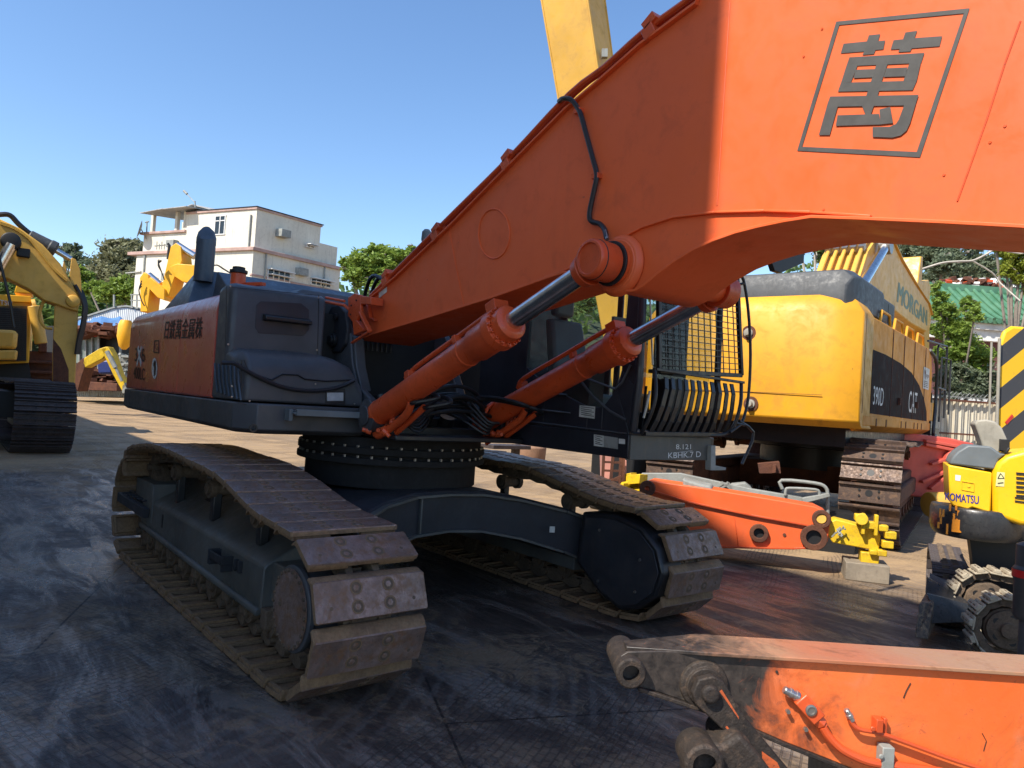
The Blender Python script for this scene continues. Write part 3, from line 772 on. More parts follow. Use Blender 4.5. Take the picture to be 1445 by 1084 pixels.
m = MB(); m.beam((c.x, -1.20, 2.76), W.Y(372, 401, -1.1), .05, .03); m.build('guard_rail', 'cylorange', EX)

# boom foot brackets with pin plates, tall curved web
for s in (-1, 1):
    m = MB(); y = s*.54
    P = [(-.62, 1.45), (-.50, 2.0), (-.42, 2.38), (-.25, 2.47), (-.05, 2.45), (.10, 2.30), (.17, 2.05), (.30, 1.85), (.62, 1.72), (.82, 1.70), (.85, 1.45)]
    m.prism([(x, y-.03, z) for x, z in P], (0, .06, 0))
    m.prism([(x+.0, y+s*(-.03)-.05, z) for x, z in ((.10, 2.30), (.19, 2.05), (.32, 1.84), (.38, 1.80), (.24, 2.02), (.16, 2.28))], (0, .10, 0))
    bk = m.build('boom_bracket', 'dark', EX, bevel=.012)
    m = MB(); m.lathe((.76, y-s*(-.03)*0-s*0-.0+(-.17 if s < 0 else .05), 1.60), (0,1,0), [(.11, 0), (.14, .01), (.14, .12)], 30)
    m.lathe((.76, y+(-.19 if s < 0 else .17), 1.60), (0,1,0), [(.05, 0), (.085, .005), (.085, .02)], 20)
    m.build('cylinder_pin', 'dark', bk, bevel=.006)
m = MB()
pc = [W.Y(px, py, -.60) for px, py in ((462, 442), (468, 432), (478, 430), (487, 440), (490, 462), (487, 485), (478, 497), (468, 498), (462, 485), (461, 462))]
m.prism(pc, (0, .05, 0)); pp = m.build('pin_plate', 'carbody', EX, bevel=.012)
m = MB(); c = W.Y(472, 480, -.605); m.lathe(c, (0,-1,0), [(.062, 0), (.062, .03), (.04, .04), (.04, .055)], 24)
c = W.Y(475, 447, -.605); m.lathe(c, (0,-1,0), [(.03, 0), (.03, .02)], 16); m.build('pin', 'blackgloss', pp, bevel=.003)
m = MB(); m.box((-.62, -.51, 1.45), (-.45, .51, 2.3)); m.box((-.5, -.51, 1.45), (.80, .51, 1.52)); m.build('bulkhead', 'blackgloss', EX)
m = MB()      # swivel, valves and pipes heaped in the well
for k in range(14):
    x = rnd.uniform(-.2, .6); y = rnd.uniform(-.4, .4)
    m.cyl((x, y, 1.5), (x+rnd.uniform(-.1,.1), y+rnd.uniform(-.1,.1), 1.5+rnd.uniform(.08, .3)), rnd.uniform(.03, .08), n=14)
m.each('valve_block', 'blackgloss', EX)
m = MB()      # red handrail behind the housing
m.tube([W.Y(460, 426, -.75), W.Y(486, 431, -.70), W.Y(492, 436, -.66)], .014, 8); m.tube([W.Y(460, 420, -.75), W.Y(486, 425, -.70)], .012, 8)
m.each('handrail', 'cylorange', EX)
# ------------------------------------------------------------------ boom, cylinders and lines
BW = .45; BF = .07        # near and far web planes
def by(px, py, d=0): return W.Y(px, py, -BW-d)
top = [by(*p) for p in ((513, 432), (560, 393), (640, 318), (715, 242), (800, 157), (850, 115), (906, 66), (985, 8))]
# continue the back over the crest and down the outer end, beyond the frame
a0 = top[-1]
crest = [(3.75, 4.055), (4.15, 4.14), (4.6, 4.17), (5.05, 4.10), (5.5, 3.93), (6.0, 3.66), (6.6, 3.25), (7.5, 2.55), (8.5, 1.75), (8.75, 1.55), (8.85, 1.30)]
bot = [by(*p) for p in ((509, 478), (530, 470), (600, 449), (700, 418), (770, 393), (800, 383), (835, 386), (858, 400), (880, 409), (899, 409), (913, 401), (932, 385), (956, 367), (982, 351), (1011, 338), (1042, 327), (1073, 319), (1111, 311), (1149, 305), (1210, 307), (1330, 312), (1444, 318))]
outl = [(p.x, p.z) for p in top] + crest
x9, z9 = bot[-1].x, bot[-1].z
outl2 = [(p.x, p.z) for p in bot] + [(5.6, z9-.10), (6.1, z9-.36), (6.5, z9-.62), (7.3, z9-1.20), (8.2, 1.02), (8.6, 1.0)]
m = MB(); t = .016
n1 = [(x, z) for x, z in outl]; n2 = list(reversed(outl2))
ring_ = n1 + n2
m.prism([(x, -BW, z) for x, z in ring_], (0, t, 0)); m.prism([(x, BF, z) for x, z in ring_], (0, -t, 0))
boom = m.build('boom', 'orange', EX, bevel=.004)
lab(boom, 'orange box boom, shaded at the foot and sunlit at the bend')
m = MB()      # top and bottom plates, overhanging the webs a little
def plate(L, up, w=BW+.028, th=.016):
    A = [[(x, -w, z), (x, BF+.028, z), (x, BF+.028, z+up*th), (x, -w, z+up*th)] for x, z in L]; m.loft(A)
plate(outl, 1)
pl_ = m.build('top_plate', 'orange', boom, bevel=.003)
m = MB()
plate([(x, z) for x, z in outl2] + [(8.85, 1.30)], -1); m.build('bottom_plate', 'orange', boom, bevel=.003)
m = MB(); m.cyl((8.55, -.52, 1.28), (8.55, .19, 1.28), .16); m.build('tip_bush', 'orange', boom, bevel=.01)
m = MB()      # ledge of the lower flange carried on across the web
led = [by(*p, .004) for p in ((770, 392), (815, 375), (845, 355), (868, 342), (905, 322), (950, 307), (1010, 300), (1080, 298), (1145, 300), (1230, 306))]
for a, b in zip(led, led[1:]): m.beam(a, b, .03, .012)
m.build('web_ledge', 'orange', boom, bevel=.003)
m = MB()
m.lathe((3.27, -.50, 2.60), (0,1,0), [(.145, 0), (.15, .02), (.15, .70), (.085, .72), (.085, 1.02), (.07, 1.03)], 40)
m.lathe((3.27, -.455, 2.60), (0,-1,0), [(.180, 0), (.175, .015), (.155, .04)], 40)
m.build('cylinder_boss', 'orange', boom, bevel=.006)
m = MB()      # pin ends, black seal, retaining disc
for s in (-1,):
    m.cur = 0; m.lathe((3.27, s*.50, 2.60), (0, s, 0), [(.118, 0), (.118, .03)], 40)
    m.cur = 1; m.lathe((3.27, s*.53, 2.60), (0, s, 0), [(.128, 0), (.128, .014)], 40)
    m.cur = 2; m.lathe((3.27, s*.544, 2.60), (0, s, 0), [(.105, 0), (.112, .008), (.112, .15), (.102, .165), (.086, .168), (.086, .155), (.03, .153)], 40)
    m.cur = 1; m.ring((3.27, s*.664, 2.60), (3.27, s*.672, 2.60), .1145, .095, 36)
m.each('pin_end', ['orange', 'black', 'cylorange'], boom, bevel=.003)
# boom cylinders
for s in (-1, 1):
    y = -.62 if s < 0 else .50; A = V((.76, y, 1.60)); B = V((3.27, y, 2.60)); d = (B-A).normalized(); L = (B-A).length
    x_, y_ = MB.basis(d); upv = V((0,0,1)); side = V((0, 1, 0)); up_ = side.cross(d); up_ = up_ if up_.z > 0 else -up_
    Lb = 1.78
    m = MB(); m.lathe(A, d, [(.078, -.02), (.095, .03), (.104, .10), (.104, .12), (.100, .125), (.100, Lb-.42), (.104, Lb-.415), (.104, Lb-.40), (.100, Lb-.395), (.100, Lb-.30), (.116, Lb-.27), (.118, Lb-.06), (.138, Lb-.055), (.138, Lb+.02), (.116, Lb+.025), (.116, Lb+.10), (.098, Lb+.115), (.076, Lb+.125)], 40)
    m.lathe(A-side*.07, side, [(.09, 0), (.09, .14)], 24)
    bc = m.build('boom_cylinder', 'cylorange', EX, bevel=.003)
    lab(bc, 'orange boom cylinder on the near side of the boom' if s < 0 else 'orange boom cylinder on the cab side of the boom')
    m = MB(); m.lathe(A+d*(Lb+.12), d, [(.060, 0), (.060, L-Lb-.20)], 32); m.build('rod', 'chrome', bc)
    m = MB(); m.lathe(B-side*.062, side, [(.110, 0), (.110, .124)], 32); m.lathe(B-d*.16, d, [(.085, 0), (.10, .06)], 24); m.build('rod_eye', 'cylorange', bc, bevel=.005)
    m = MB()
    for k in range(16):
        a = 2*math.pi*k/16; m.lathe(A+d*(Lb+.02)+(x_*math.cos(a)+y_*math.sin(a))*.126, d, [(.0125, 0), (.0125, .025), (.008, .027), (.008, .012)], 10)
    m.each('bolt', 'cylorange', bc)
    m = MB()      # feed pipe running on top of the barrel, clamp blocks
    off = up_*.165 - side*.02*s
    m.tube([A+d*.55+up_*.12, A+d*.68+off, A+d*1.2+off, A+d*(Lb-.1)+off*1.0, A+d*(Lb-.0)+up_*.15], .020, 8, 3)
    m.obox(A+d*(Lb-.01)+up_*.155, d*.05, side*.06, up_*.035)
    m.obox(A+d*.62+up_*.125, d*.03, side*.035, up_*.03)
    m.obox(A+d*(Lb-.5)+up_*.135, d*.02, side*.03, up_*.03)
    m.build('feed_pipe', 'cylorange', bc, bevel=.003)
    m = MB()      # lower elbow pipes and fittings
    lo = -up_
    m.tube([A+d*.62+lo*.10+side*(-.02), A+d*.48+lo*.155, A+d*.12+lo*.185, A+d*.0+lo*.16, A-d*.03+lo*.08], .030, 10, 3)
    m.tube([A+d*.62+lo*.13+side*.09, A+d*.40+lo*.17+side*.08, A+d*.20+lo*.20+side*.07], .026, 10, 2)
    for k in range(7):
        p = A+d*rnd.uniform(-.02, .24)+lo*rnd.uniform(.10, .19)+side*rnd.uniform(-.06, .08)
        m.lathe(p, V((rnd.uniform(-1,1), rnd.uniform(-1,1), rnd.uniform(-.6,.6))), [(.026, 0), (.026, .04), (.018, .042), (.018, .075)], 8)
    m.each('port_pipe', 'cylorange', bc, bevel=.002)
m = MB()      # hoses from the port stubs back to the manifold
for y_, s_ in ((-.62, -1), (.50, 1)):
    A = V((.76, y_, 1.60)); B = V((3.27, y_, 2.60)); d = (B-A).normalized(); lo = V((d.z, 0, -d.x))
    for k in range(2):
        p = A+d*.60+lo*(.105+.03*k)+V((0, (-.02, .09)[k], 0)); q = V((.45, -.12*k*s_, 1.70))
        m.tube([p, p+d*.10+lo*.02, p+d*.12-V((0, s_*.18, -.02)), (p+q)/2+V((.14, 0, .10)), q], .017, 8, 5)
    for k in range(5):
        m.tube([(1.0+.03*k, y_-s_*.1, 1.60), (1.10, y_-s_*.22, 1.50+.03*k), (.95, y_-s_*.40, 1.62+.05*k), (.5, y_-s_*.45, 1.70)], .013, 7, 4)
m.each('hose', 'hose', EX)
m = MB()      # hoses looping between the two cylinder feet
for k in range(9):
    y0, y1 = rnd.uniform(-.55, -.35), rnd.uniform(.25, .58); z0 = rnd.uniform(1.55, 1.68); h = rnd.uniform(.08, .26); xx = rnd.uniform(.85, 1.12)
    m.tube([(xx, y0, z0), (xx+.10, y0*.5, z0+h*.8), (xx+.06, .05, z0+h), (xx, y1*.7, z0+h*.7), (xx-.1, y1, z0)], rnd.uniform(.014, .020), 8, 4)
m.each('hose', 'hose', EX)
m = MB()
for k in range(3):
    c = V((.93+.03*k, .50, 1.62)); r = .15+.012*k
    m.tube([c+V((0, r*math.cos(R(a)), r*math.sin(R(a)))) for a in range(-60, 200, 20)], .018, 8)
m.each('hose_loop', 'cylorange', EX)
# boom-foot guard (red box with lever) by the hood
def bf(px, py, y=-.60): return W.Y(px, py, y)
m = MB()
m.prism([bf(*p) for p in ((491, 420), (500, 414), (508, 416), (509, 440), (503, 452), (497, 454), (491, 446))], (0, .03, 0))
m.prism([bf(*p) for p in ((508, 417), (523, 419), (523, 430), (509, 429))], (0, .12, 0))
m.beam(bf(509, 441), bf(522, 468), .022, .045, (0,1,0)); m.beam(bf(522, 468), bf(497, 484), .018, .03, (0,1,0))
m.prism([bf(*p) for p in ((497, 452), (503, 452), (514, 466), (499, 473))], (0, .05, 0))
m.prism([bf(*p, -.50) for p in ((518, 430), (521, 448), (527, 450), (527, 453), (518, 450), (516, 430))], (0, .04, 0))
fg = m.build('foot_guard', 'cylorange', boom, bevel=.005)
m = MB()
for p in ((496, 431), (495, 444), (503, 424)): m.bolt(bf(*p, -.602), (0, -1, 0), .008, .006)
m.each('bolt', 'blackgloss', fg)
m = MB(); q = [by(*p, .003) for p in ((535, 413), (546, 405), (546, 412), (535, 421))]; m.prism(q, (0, -.002, 0)); m.build('name_plate', 'sticker', boom)
# steel lines along the boom's back
m = MB()
for k, (y, r) in enumerate(((-.445, .017), (-.39, .017), (-.30, .020), (-.20, .020), (-.10, .02), (.0, .02))):
    L = []
    for i, (x, z) in enumerate(outl[:-2]):
        dz = (.088, .115, .10, .10, .06, .06)[k] + (.02 if i in (2, 4) else 0); L.append((x, y, z+dz))
    L[0] = (L[0][0]+.12, y, L[0][2]-.0)
    m.tube(L, r, 8, 3)
m.each('steel_line', 'cylorange', boom)
m = MB()
for px, py in ((616, 340), (716, 240), (918, 55), (545, 403)):
    c = by(px, py); m.obox((c.x, -.33, c.z+.035), (.035, 0, .02), (0, .15, 0), (-.02, 0, .035)); m.obox((c.x, -.33, c.z+.095), (.04, 0, .025), (0, .15, 0), (-.016, 0, .022))
m.each('clamp', 'cylorange', boom, bevel=.004)
m = MB(); c = by(783, 158); m.tube([(c.x-.06, -.2, c.z-.03), (c.x-.06, -.2, c.z+.06), (c.x-.02, -.2, c.z+.13), (c.x+.05, -.2, c.z+.12), (c.x+.07, -.2, c.z+.05)], .02, 8, 4); m.build('lifting_eye', 'cylorange', boom)
m = MB()
for k in range(7):
    y = -.40+k*.07
    m.tube([(.35, y, 2.80+.02*k), (.12, y, 2.86), (-.08, y*.9, 2.74), (-.20, y*.8, 2.50), (-.2, y*.7, 2.2)], .018, 8, 4)
m.each('hose', 'hose', boom)
# grease line down the side
m = MB()
hp = [(789, 143, .0), (795, 139, .03), (806, 141, .03), (815, 152, .02), (820, 163, .02), (826, 185, .02), (836, 222, .02), (842, 247, .02), (838, 270, .02), (832, 300, .02), (834, 312, .02), (846, 316, .02), (853, 324, .03), (856, 336, .06)]
m.tube([by(a, b, .012+c) for a, b, c in hp], .0155, 8, 4)
gh = m.build('grease_hose', 'hose', boom)
m = MB()
for px, py in ((817, 157), (842, 249)): c = by(px, py, .02); m.obox(c, (.028, 0, 0), (0, .02, 0), (0, 0, .016))
m.each('hose_clip', 'cylorange', gh, bevel=.003)
m = MB(); m.tube([by(854, 326, .05), by(857, 338, .08)], .012, 8); m.build('fitting', 'bolt', gh)
# welded round cover and scuffs
m = MB(); c = by(697, 330, .001)
pts = [by(697+22*math.cos(R(a))+6*math.sin(R(a))*0, 330+35*math.sin(R(a)), .002) for a in range(0, 361, 10)]
m.tube(pts, .006, 6); m.build('weld_ring', 'orange', boom)
m = MB(); m.tube([by(634, 326, .001), by(644, 380, .001), by(654, 430, .001)], .004, 6); m.tube([by(1030, 4, .001), by(1012, 290, .001)], .0035, 6); m.each('weld_bead', 'orange', boom)
m = MB()
for px, py in ((647, 342), (603, 395), (680, 352), (1160, 41), (1134, 80), (1418, 178), (1397, 201), (1332, 247), (1162, 296)):
    c = by(px, py, .0015); m.lathe(c, (0,-1,0), [(.006, 0), (.005, .002)], 8)
m.tube([by(1440, 30, .001), by(1418, 90, .001), by(1392, 170, .001), by(1367, 240, .001), by(1351, 284, .001)], .0035, 6)
m.each('plug', 'cylorange', boom)
# framed character on the sunlit side
def lg(x, y): return by(1100+x/3.0116, y/3.0116, .003)
m = MB(); th = (0, -.0015, 0)
fr_o = [(241, 92), (808, 35), (597, 669), (75, 641)]; fr_i = [(254, 107), (783, 57), (583, 646), (96, 624)]
for i in range(4):
    j = (i+1) % 4; m.poly([lg(*fr_o[i]), lg(*fr_o[j]), lg(*fr_i[j]), lg(*fr_i[i])])
strokes = [
 [(272, 186), (371, 176), (380, 150), (428, 145), (419, 175), (449, 172), (441, 210), (408, 213), (401, 230), (352, 234), (360, 219), (260, 227)],
 [(485, 171), (525, 167), (535, 138), (585, 131), (574, 162), (691, 154), (680, 197), (562, 206), (556, 219), (504, 222), (511, 209), (472, 211)],
 [(297, 244), (616, 225), (602, 268), (284, 282)],                       # top of the field
 [(284, 282), (332, 279), (304, 350), (262, 352)], [(262, 352), (584, 343), (566, 384), (248, 390)],
 [(412, 274), (460, 272), (434, 348), (388, 350)],
 [(552, 270), (601, 268), (584, 343), (527, 345)],
 [(325, 297), (408, 294), (400, 329), (315, 333)], [(455, 291), (545, 287), (534, 325), (442, 328)],
 [(376, 388), (424, 386), (417, 410), (368, 412)],
 [(216, 411), (592, 404), (578, 448), (201, 455)], [(208, 432), (255, 430), (214, 575), (168, 575)],
 [(352, 452), (402, 450), (389, 488), (368, 492)],
 [(248, 491), (424, 485), (432, 530), (240, 536)], [(426, 466), (472, 455), (484, 524), (430, 530)],
 [(531, 448), (579, 446), (556, 524), (541, 556), (516, 577), (480, 586), (397, 583), (397, 541), (470, 540), (496, 528), (508, 510)],
]
for s in strokes: m.poly([lg(*p)+V((0, -.0002*strokes.index(s), 0)) for p in s])
lgo = m.build('emblem', 'marking', boom)
lab(lgo, 'dark grey square frame with a Chinese character painted on the sunlit boom side')

# ------------------------------------------------------------------ cab
CY0, CY1, CX0, CX1, CZ0, CZ1 = .75, 1.78, .30, 2.32, 1.41, 3.16
m = MB(); m.box((-.2, CY0, 1.41), (CX1, CY1+.05, 1.60)); cbd = m.build('cab_deck', 'cabblack', EX, bevel=.01)
m = MB(); p = W.X(885, 650, CX1+.003)
m.box((CX1, CY0+.004, 1.405), (CX1+.02, CY1-.02, 1.595)); ds = m.build('front_sill', 'trackframe', cbd, bevel=.004)
m = MB()
def fs(px, py): return W.X(px, py, CX1+.0235)
text_on(m, '8.121', fs(954, 634), fs(975, 634), fs(975, 627), fs(954, 627)); text_on(m, 'KBHK.7 D', fs(943, 647), fs(989, 645), fs(989, 637), fs(943, 639))
m.beam(fs(953, 639), fs(977, 636), .002, .004, (1,0,0)); m.build('chalk_note', 'whitemark', ds)
m = MB()
q = [W.X(px, py, CX1+.06) for px, py in ((1004, 629), (1010, 629), (1010, 657), (1025, 660), (1024, 664), (1003, 664))]
m.prism(q, (-.06, 0, 0)); m.build('tow_lug', 'mudgrey', cbd, bevel=.004)
# door-side shell facing the boom (pillars, lower wall, window opening)
m = MB(); t = .035
def cs(px, py, d=0.0): return W.Y(px, py, CY0-d)
rail = [(CX0, 1.60), (CX1, 1.60), (CX1+.06, 2.0), (CX1+.04, 2.85), (CX1-.28, CZ1), (CX0+.05, CZ1), (CX0, 2.9)]
win = [(1.02, 2.12), (1.30, 1.96), (1.85, 1.79), (2.02, 1.80), (2.16, 1.95), (2.20, 2.10), (2.22, 2.75), (2.02, 3.05), (1.02, 3.05)]
# wall as strips between outline and window
lo = [(CX0, 1.60), (1.02, 1.60), (1.30, 1.60), (1.85, 1.60), (2.02, 1.60), (CX1, 1.60), (CX1+.05, 1.95), (CX1+.04, 2.85), (2.10, CZ1), (1.02, CZ1)]
wi = [(1.02, 2.12), (1.02, 2.12), (1.30, 1.96), (1.85, 1.79), (2.02, 1.80), (2.16, 1.95), (2.20, 2.10), (2.22, 2.75), (2.02, 3.05), (1.02, 3.05)]
for i in range(1, 9):
    a, b, c, d = lo[i], lo[i+1], wi[i+1], wi[i]
    m.prism([(x, CY0, z) for x, z in (a, b, c, d)], (0, t, 0))
m.prism([(x, CY0, z) for x, z in ((CX0, 1.60), (1.02, 1.60), (1.02, 3.16), (CX0, 3.16))], (0, t, 0))
wall = m.build('cab_shell', 'cabblack', EX, bevel=.004)
m = MB()      # roof, rear wall, outer side posts, floor
m.loft([[(CX0, CY0-.005, z), (CX1-.22, CY0-.005, z), (CX1-.22, CY1+.01, z), (CX0, CY1+.01, z)] for z in (3.13, 3.19)])
m.box((CX0, CY0+.035, 1.60), (CX0+.04, CY1, 3.13))
m.box((CX0, CY1-.03, 1.60), (1.10, CY1, 2.2)); m.box((CX0, CY1-.03, 2.2), (CX0+.12, CY1, 3.13)); m.box((1.15, CY1-.03, 1.60), (1.22, CY1, 3.13))
m.box((1.22, CY1-.03, 1.60), (CX1, CY1, 1.78)); m.box((1.22, CY1-.03, 3.0), (2.1, CY1, 3.13))
m.tube([(CX1+.02, CY1-.02, 1.62), (CX1+.05, CY1-.02, 2.0), (CX1+.03, CY1-.02, 2.85), (CX1-.25, CY1-.02, 3.15)], .03, 8)
m.tube([(CX1+.02, CY0+.02, 1.62), (CX1+.05, CY0+.02, 2.0), (CX1+.03, CY0+.02, 2.85), (CX1-.25, CY0+.02, 3.15)], .035, 8)
m.box((CX0, CY0+.02, 1.58), (CX1, CY1, 1.62))
m.build('cab_frame', 'cabblack', EX, bevel=.012)
m = MB(); m.add([(x, CY0+.015, z) for x, z in win], [tuple(range(len(win)))]); m.build('side_window', 'glass', wall, smooth=0)
m = MB(); m.quad((CX1+.045, CY0+.06, 2.05), (CX1+.045, CY1-.06, 2.05), (CX1+.035, CY1-.06, 2.85), (CX1+.035, CY0+.06, 2.85)); m.quad((CX1+.035, CY0+.06, 2.85), (CX1+.035, CY1-.06, 2.85), (CX1-.22, CY1-.06, 3.12), (CX1-.22, CY0+.06, 3.12))
m.build('windscreen', 'glass', EX, smooth=0)
m = MB(); m.quad((1.25, CY1-.015, 1.80), (2.28, CY1-.015, 1.80), (2.28, CY1-.015, 3.0), (1.25, CY1-.015, 3.0)); m.build('door_window', 'glass', EX, smooth=0)
m = MB()      # pressed ribs on the side
m.tube([cs(*p, .004) for p in ((815, 532), (835, 558), (860, 580), (883, 593))], .012, 8)
m.tube([cs(*p, .004) for p in ((752, 555), (800, 557))], .008, 6); m.tube([cs(*p, .004) for p in ((740, 576), (805, 583))], .008, 6)
m.tube([cs(*p, .004) for p in ((810, 515), (830, 535), (868, 549), (878, 540), (890, 515))], .010, 6)
m.tube([cs(*p, .004) for p in ((720, 592), (790, 600), (884, 612))], .006, 6)
m.each('pressed_rib', 'dark', wall)
for q in (((818, 572), (840, 574), (839, 591), (817, 588)), ((838, 613), (852, 615), (852, 631), (838, 629))):
    m = MB(); m.poly([cs(*p, .004) for p in q])
    st = m.build('label', 'sticker', wall)
    m = MB()
    for k in range(5):
        t = (k+.8)/6; a = cs(q[0][0]+2, q[0][1]+t*(q[3][1]-q[0][1]), .006); b = cs(q[1][0]-2-3*(k % 2), q[1][1]+t*(q[2][1]-q[1][1]), .006)
        m.beam(a, b, .006, .001, (0,1,0))
    m.build('print', 'marking', st)
m = MB(); m.poly([cs(*p, .004) for p in ((852, 615), (872, 618), (872, 634), (852, 631))]); m.build('grey_label', 'mudgrey', wall)
m = MB(); m.poly([cs(*p, .005) for p in ((873, 619), (882, 620), (882, 627), (873, 626))]); m.build('label', 'sticker', wall)
m = MB(); m.box((1.95, .86, 2.15), (1.98, 1.18, 2.55)); pa = m.build('notice_board', 'mudgrey', EX)
# seat, console, steering gear seen through the panes
m = MB(); m.box((.95, 1.05, 1.72), (1.45, 1.55, 1.92)); m.loft([[(1.0, 1.05, 1.9), (1.12, 1.05, 1.9), (1.12, 1.55, 1.9), (1.0, 1.55, 1.9)], [(.82, 1.10, 2.62), (.94, 1.10, 2.62), (.94, 1.5, 2.62), (.82, 1.5, 2.62)]]); m.box((.80, 1.18, 2.66), (.90, 1.42, 2.85))
m.build('operator_seat', 'grey', EX, bevel=.03)
m = MB(); m.box((1.85, 1.52, 1.7), (2.08, 1.70, 2.9)); m.box((1.3, .85, 1.6), (1.75, 1.02, 2.1)); m.tube([(1.95, 1.55, 1.62), (1.98, 1.54, 2.0), (1.92, 1.5, 2.15)], .012); m.tube([(2.0, 1.25, 1.62), (2.05, 1.22, 2.0)], .012); m.tube([(1.6, .93, 2.1), (1.66, .93, 2.28)], .014); m.each('control_lever', 'black', EX)
# window mesh and bar guard
GX = CX1+.10
def gp(px, py, d=0): return W.X(px, py, GX+d)
m = MB()
tl_, tr__, br_, bl_ = gp(926, 418), gp(1040, 392), gp(1046, 530), gp(930, 524)
tl_ = V((GX, tl_.y, 2.98)); tr__ = V((GX, tr__.y, 2.98))
nV, nH = 13, 17
def bil(a, b): return (bl_*(1-a)+br_*a)*(1-b)+(tl_*(1-a)+tr__*a)*b
for i in range(1, nV): m.beam(bil(i/nV, 0), bil(i/nV, 1), .007, .007, (1,0,0))
for j in range(1, nH): m.beam(bil(0, j/nH)+V((.006,0,0)), bil(1, j/nH)+V((.006,0,0)), .007, .007, (1,0,0))
mg = m.build('window_mesh', 'blackgloss', EX)
m = MB()
for a, b in ((tl_, tr__), (tr__, br_), (br_, bl_), (bl_, tl_)): m.beam(a, b, .035, .035, (1,0,0))
for a in (tl_, tr__, br_, bl_): m.beam(a, a+V((-.10, 0, 0)), .03, .03)
m.build('mesh_frame', 'blackgloss', mg, bevel=.005)
m = MB()      # lower guard: bars leaning forward and sweeping back at the foot
def lowg(px0, py0, px1, py1, r=.012, w=.030):
    a, b = gp(px0, py0, .02), gp(px1, py1, -.02); c = (a+b)/2+V((.04, 0, -.01))
    P = [a, a*.6+c*.4+V((.02,0,0)), c, b*.55+c*.45+V((.01,0,0)), b]
    for p, q in zip(P, P[1:]): m.beam(p, q, .048, .012, (1,0,0))
for k in range(11):
    t = k/10; lowg(940+t*92, 533+t*9, 918+t*104, 610+t*2)
a, b = gp(924, 521, .03), gp(1048, 540, .03); m.beam(a, b, .02, .045, (1,0,0)); m.beam(gp(908, 612, -.03), gp(1018, 613, -.03), .05, .03)
m.tube([gp(924, 522, .03), gp(925, 560, .08), gp(916, 590, .05), gp(905, 612, -.02)], .016, 8, 3)
m.tube([gp(1046, 540, .03), gp(1045, 570, .08), gp(1036, 600, .05), gp(1022, 613, -.0), gp(1000, 614, -.02)], .016, 8, 3)
m.build('bar_guard', 'blackgloss', EX, bevel=.002)
m = MB()      # tall hoop rail and its foot stay at the corner
m.tube([W.X(*p, GX+.05) for p in ((1040, 386), (1049, 395), (1056, 440), (1059, 500), (1056, 560), (1048, 594), (1040, 603), (1030, 610))], .013, 8, 4)
m.tube([W.X(*p, GX+.05) for p in ((1043, 594), (1056, 602), (1063, 610), (1062, 622), (1047, 655))], .013, 8)
m.tube([W.X(*p, GX+.05) for p in ((1034, 404), (1050, 400))], .012, 8); m.tube([W.X(*p, GX+.05) for p in ((1038, 597), (1050, 600))], .014, 8)
m.build('hoop_rail', 'blackgloss', EX)
m = MB(); c = W.X(1105, 370, GX+.25)
q = [W.X(*p, GX+.20) for p in ((1082, 371), (1090, 362), (1122, 353), (1128, 357), (1127, 372), (1095, 386), (1086, 383))]
m.prism(q, (.05, 0, 0)); m.tube([W.X(1045, 392, GX+.05), W.X(1070, 368, GX+.15), W.X(1092, 370, GX+.20)], .011, 8)
m.build('mirror', 'black', EX, bevel=.012)
m = MB()      # wiper and stay beside the pillar
m.tube([W.X(*p, GX-.01) for p in ((917, 412), (919, 470), (921, 515))], .007, 6); m.tube([W.X(*p, GX-.01) for p in ((917, 552), (912, 575), (908, 590))], .01, 6)
m.build('wiper', 'bolt', EX)
# ------------------------------------------------------------------ big yellow excavator on the right
CO = V((-1.556, 10.473, 0))
CT = thing('tracked_excavator', 'big yellow excavator behind the black cab, blunt rear turned to the viewer', 'excavator', CO)
C = Fr(CO, 102.9); CU = Fr(CO, 109)
def cy(px, py, d=0): return C.Y(px, py, -1.75-d)
def cx(px, py, d=0): return C.X(px, py, -4.2-d)
# counterweight: bevelled block
def foot(z, g=0.0, tp=0.0):
    P = [(-3.30, -1.75), (-3.92, -1.75), (-4.12, -1.52), (-4.2, -1.30), (-4.22, 0), (-4.2, 1.30), (-4.12, 1.52), (-3.92, 1.75), (-3.30, 1.75)]
    return [C.w((x+g+(tp if x < -4 else tp*.4), y*(1-tp*1.3), z)) for x, y in P]
m = MB(); m.loft([foot(1.74, .16), foot(1.84, .02), foot(2.3), foot(3.45), foot(3.62, .03, .05), foot(3.72, .08, .10)])
cw = m.build('counterweight', 'catyellow', CT, bevel=.02)
m = MB()
for px, py in ((1057, 470), (1060, 570), (870, 470), (870, 570)):
    c = C.l(cx(px, py)); c = V((-4.215, c.y, c.z)); a = C.w(c); d = C.m @ V((-1, 0, 0))
    m.cur = 1; m.lathe(a, d, [(.115, 0), (.115, .004)], 24); m.cur = 0; m.lathe(a, d, [(.07, 0), (.07, .03), (.045, .035), (.045, .10), (.02, .105)], 18)
m.each('anchor_bolt', ['seat', 'rust'], cw)
m = MB(); m.box((-4.225, -1.3, 2.20), (-4.217, 1.3, 2.207), C); m.build('seam', 'rust', cw)
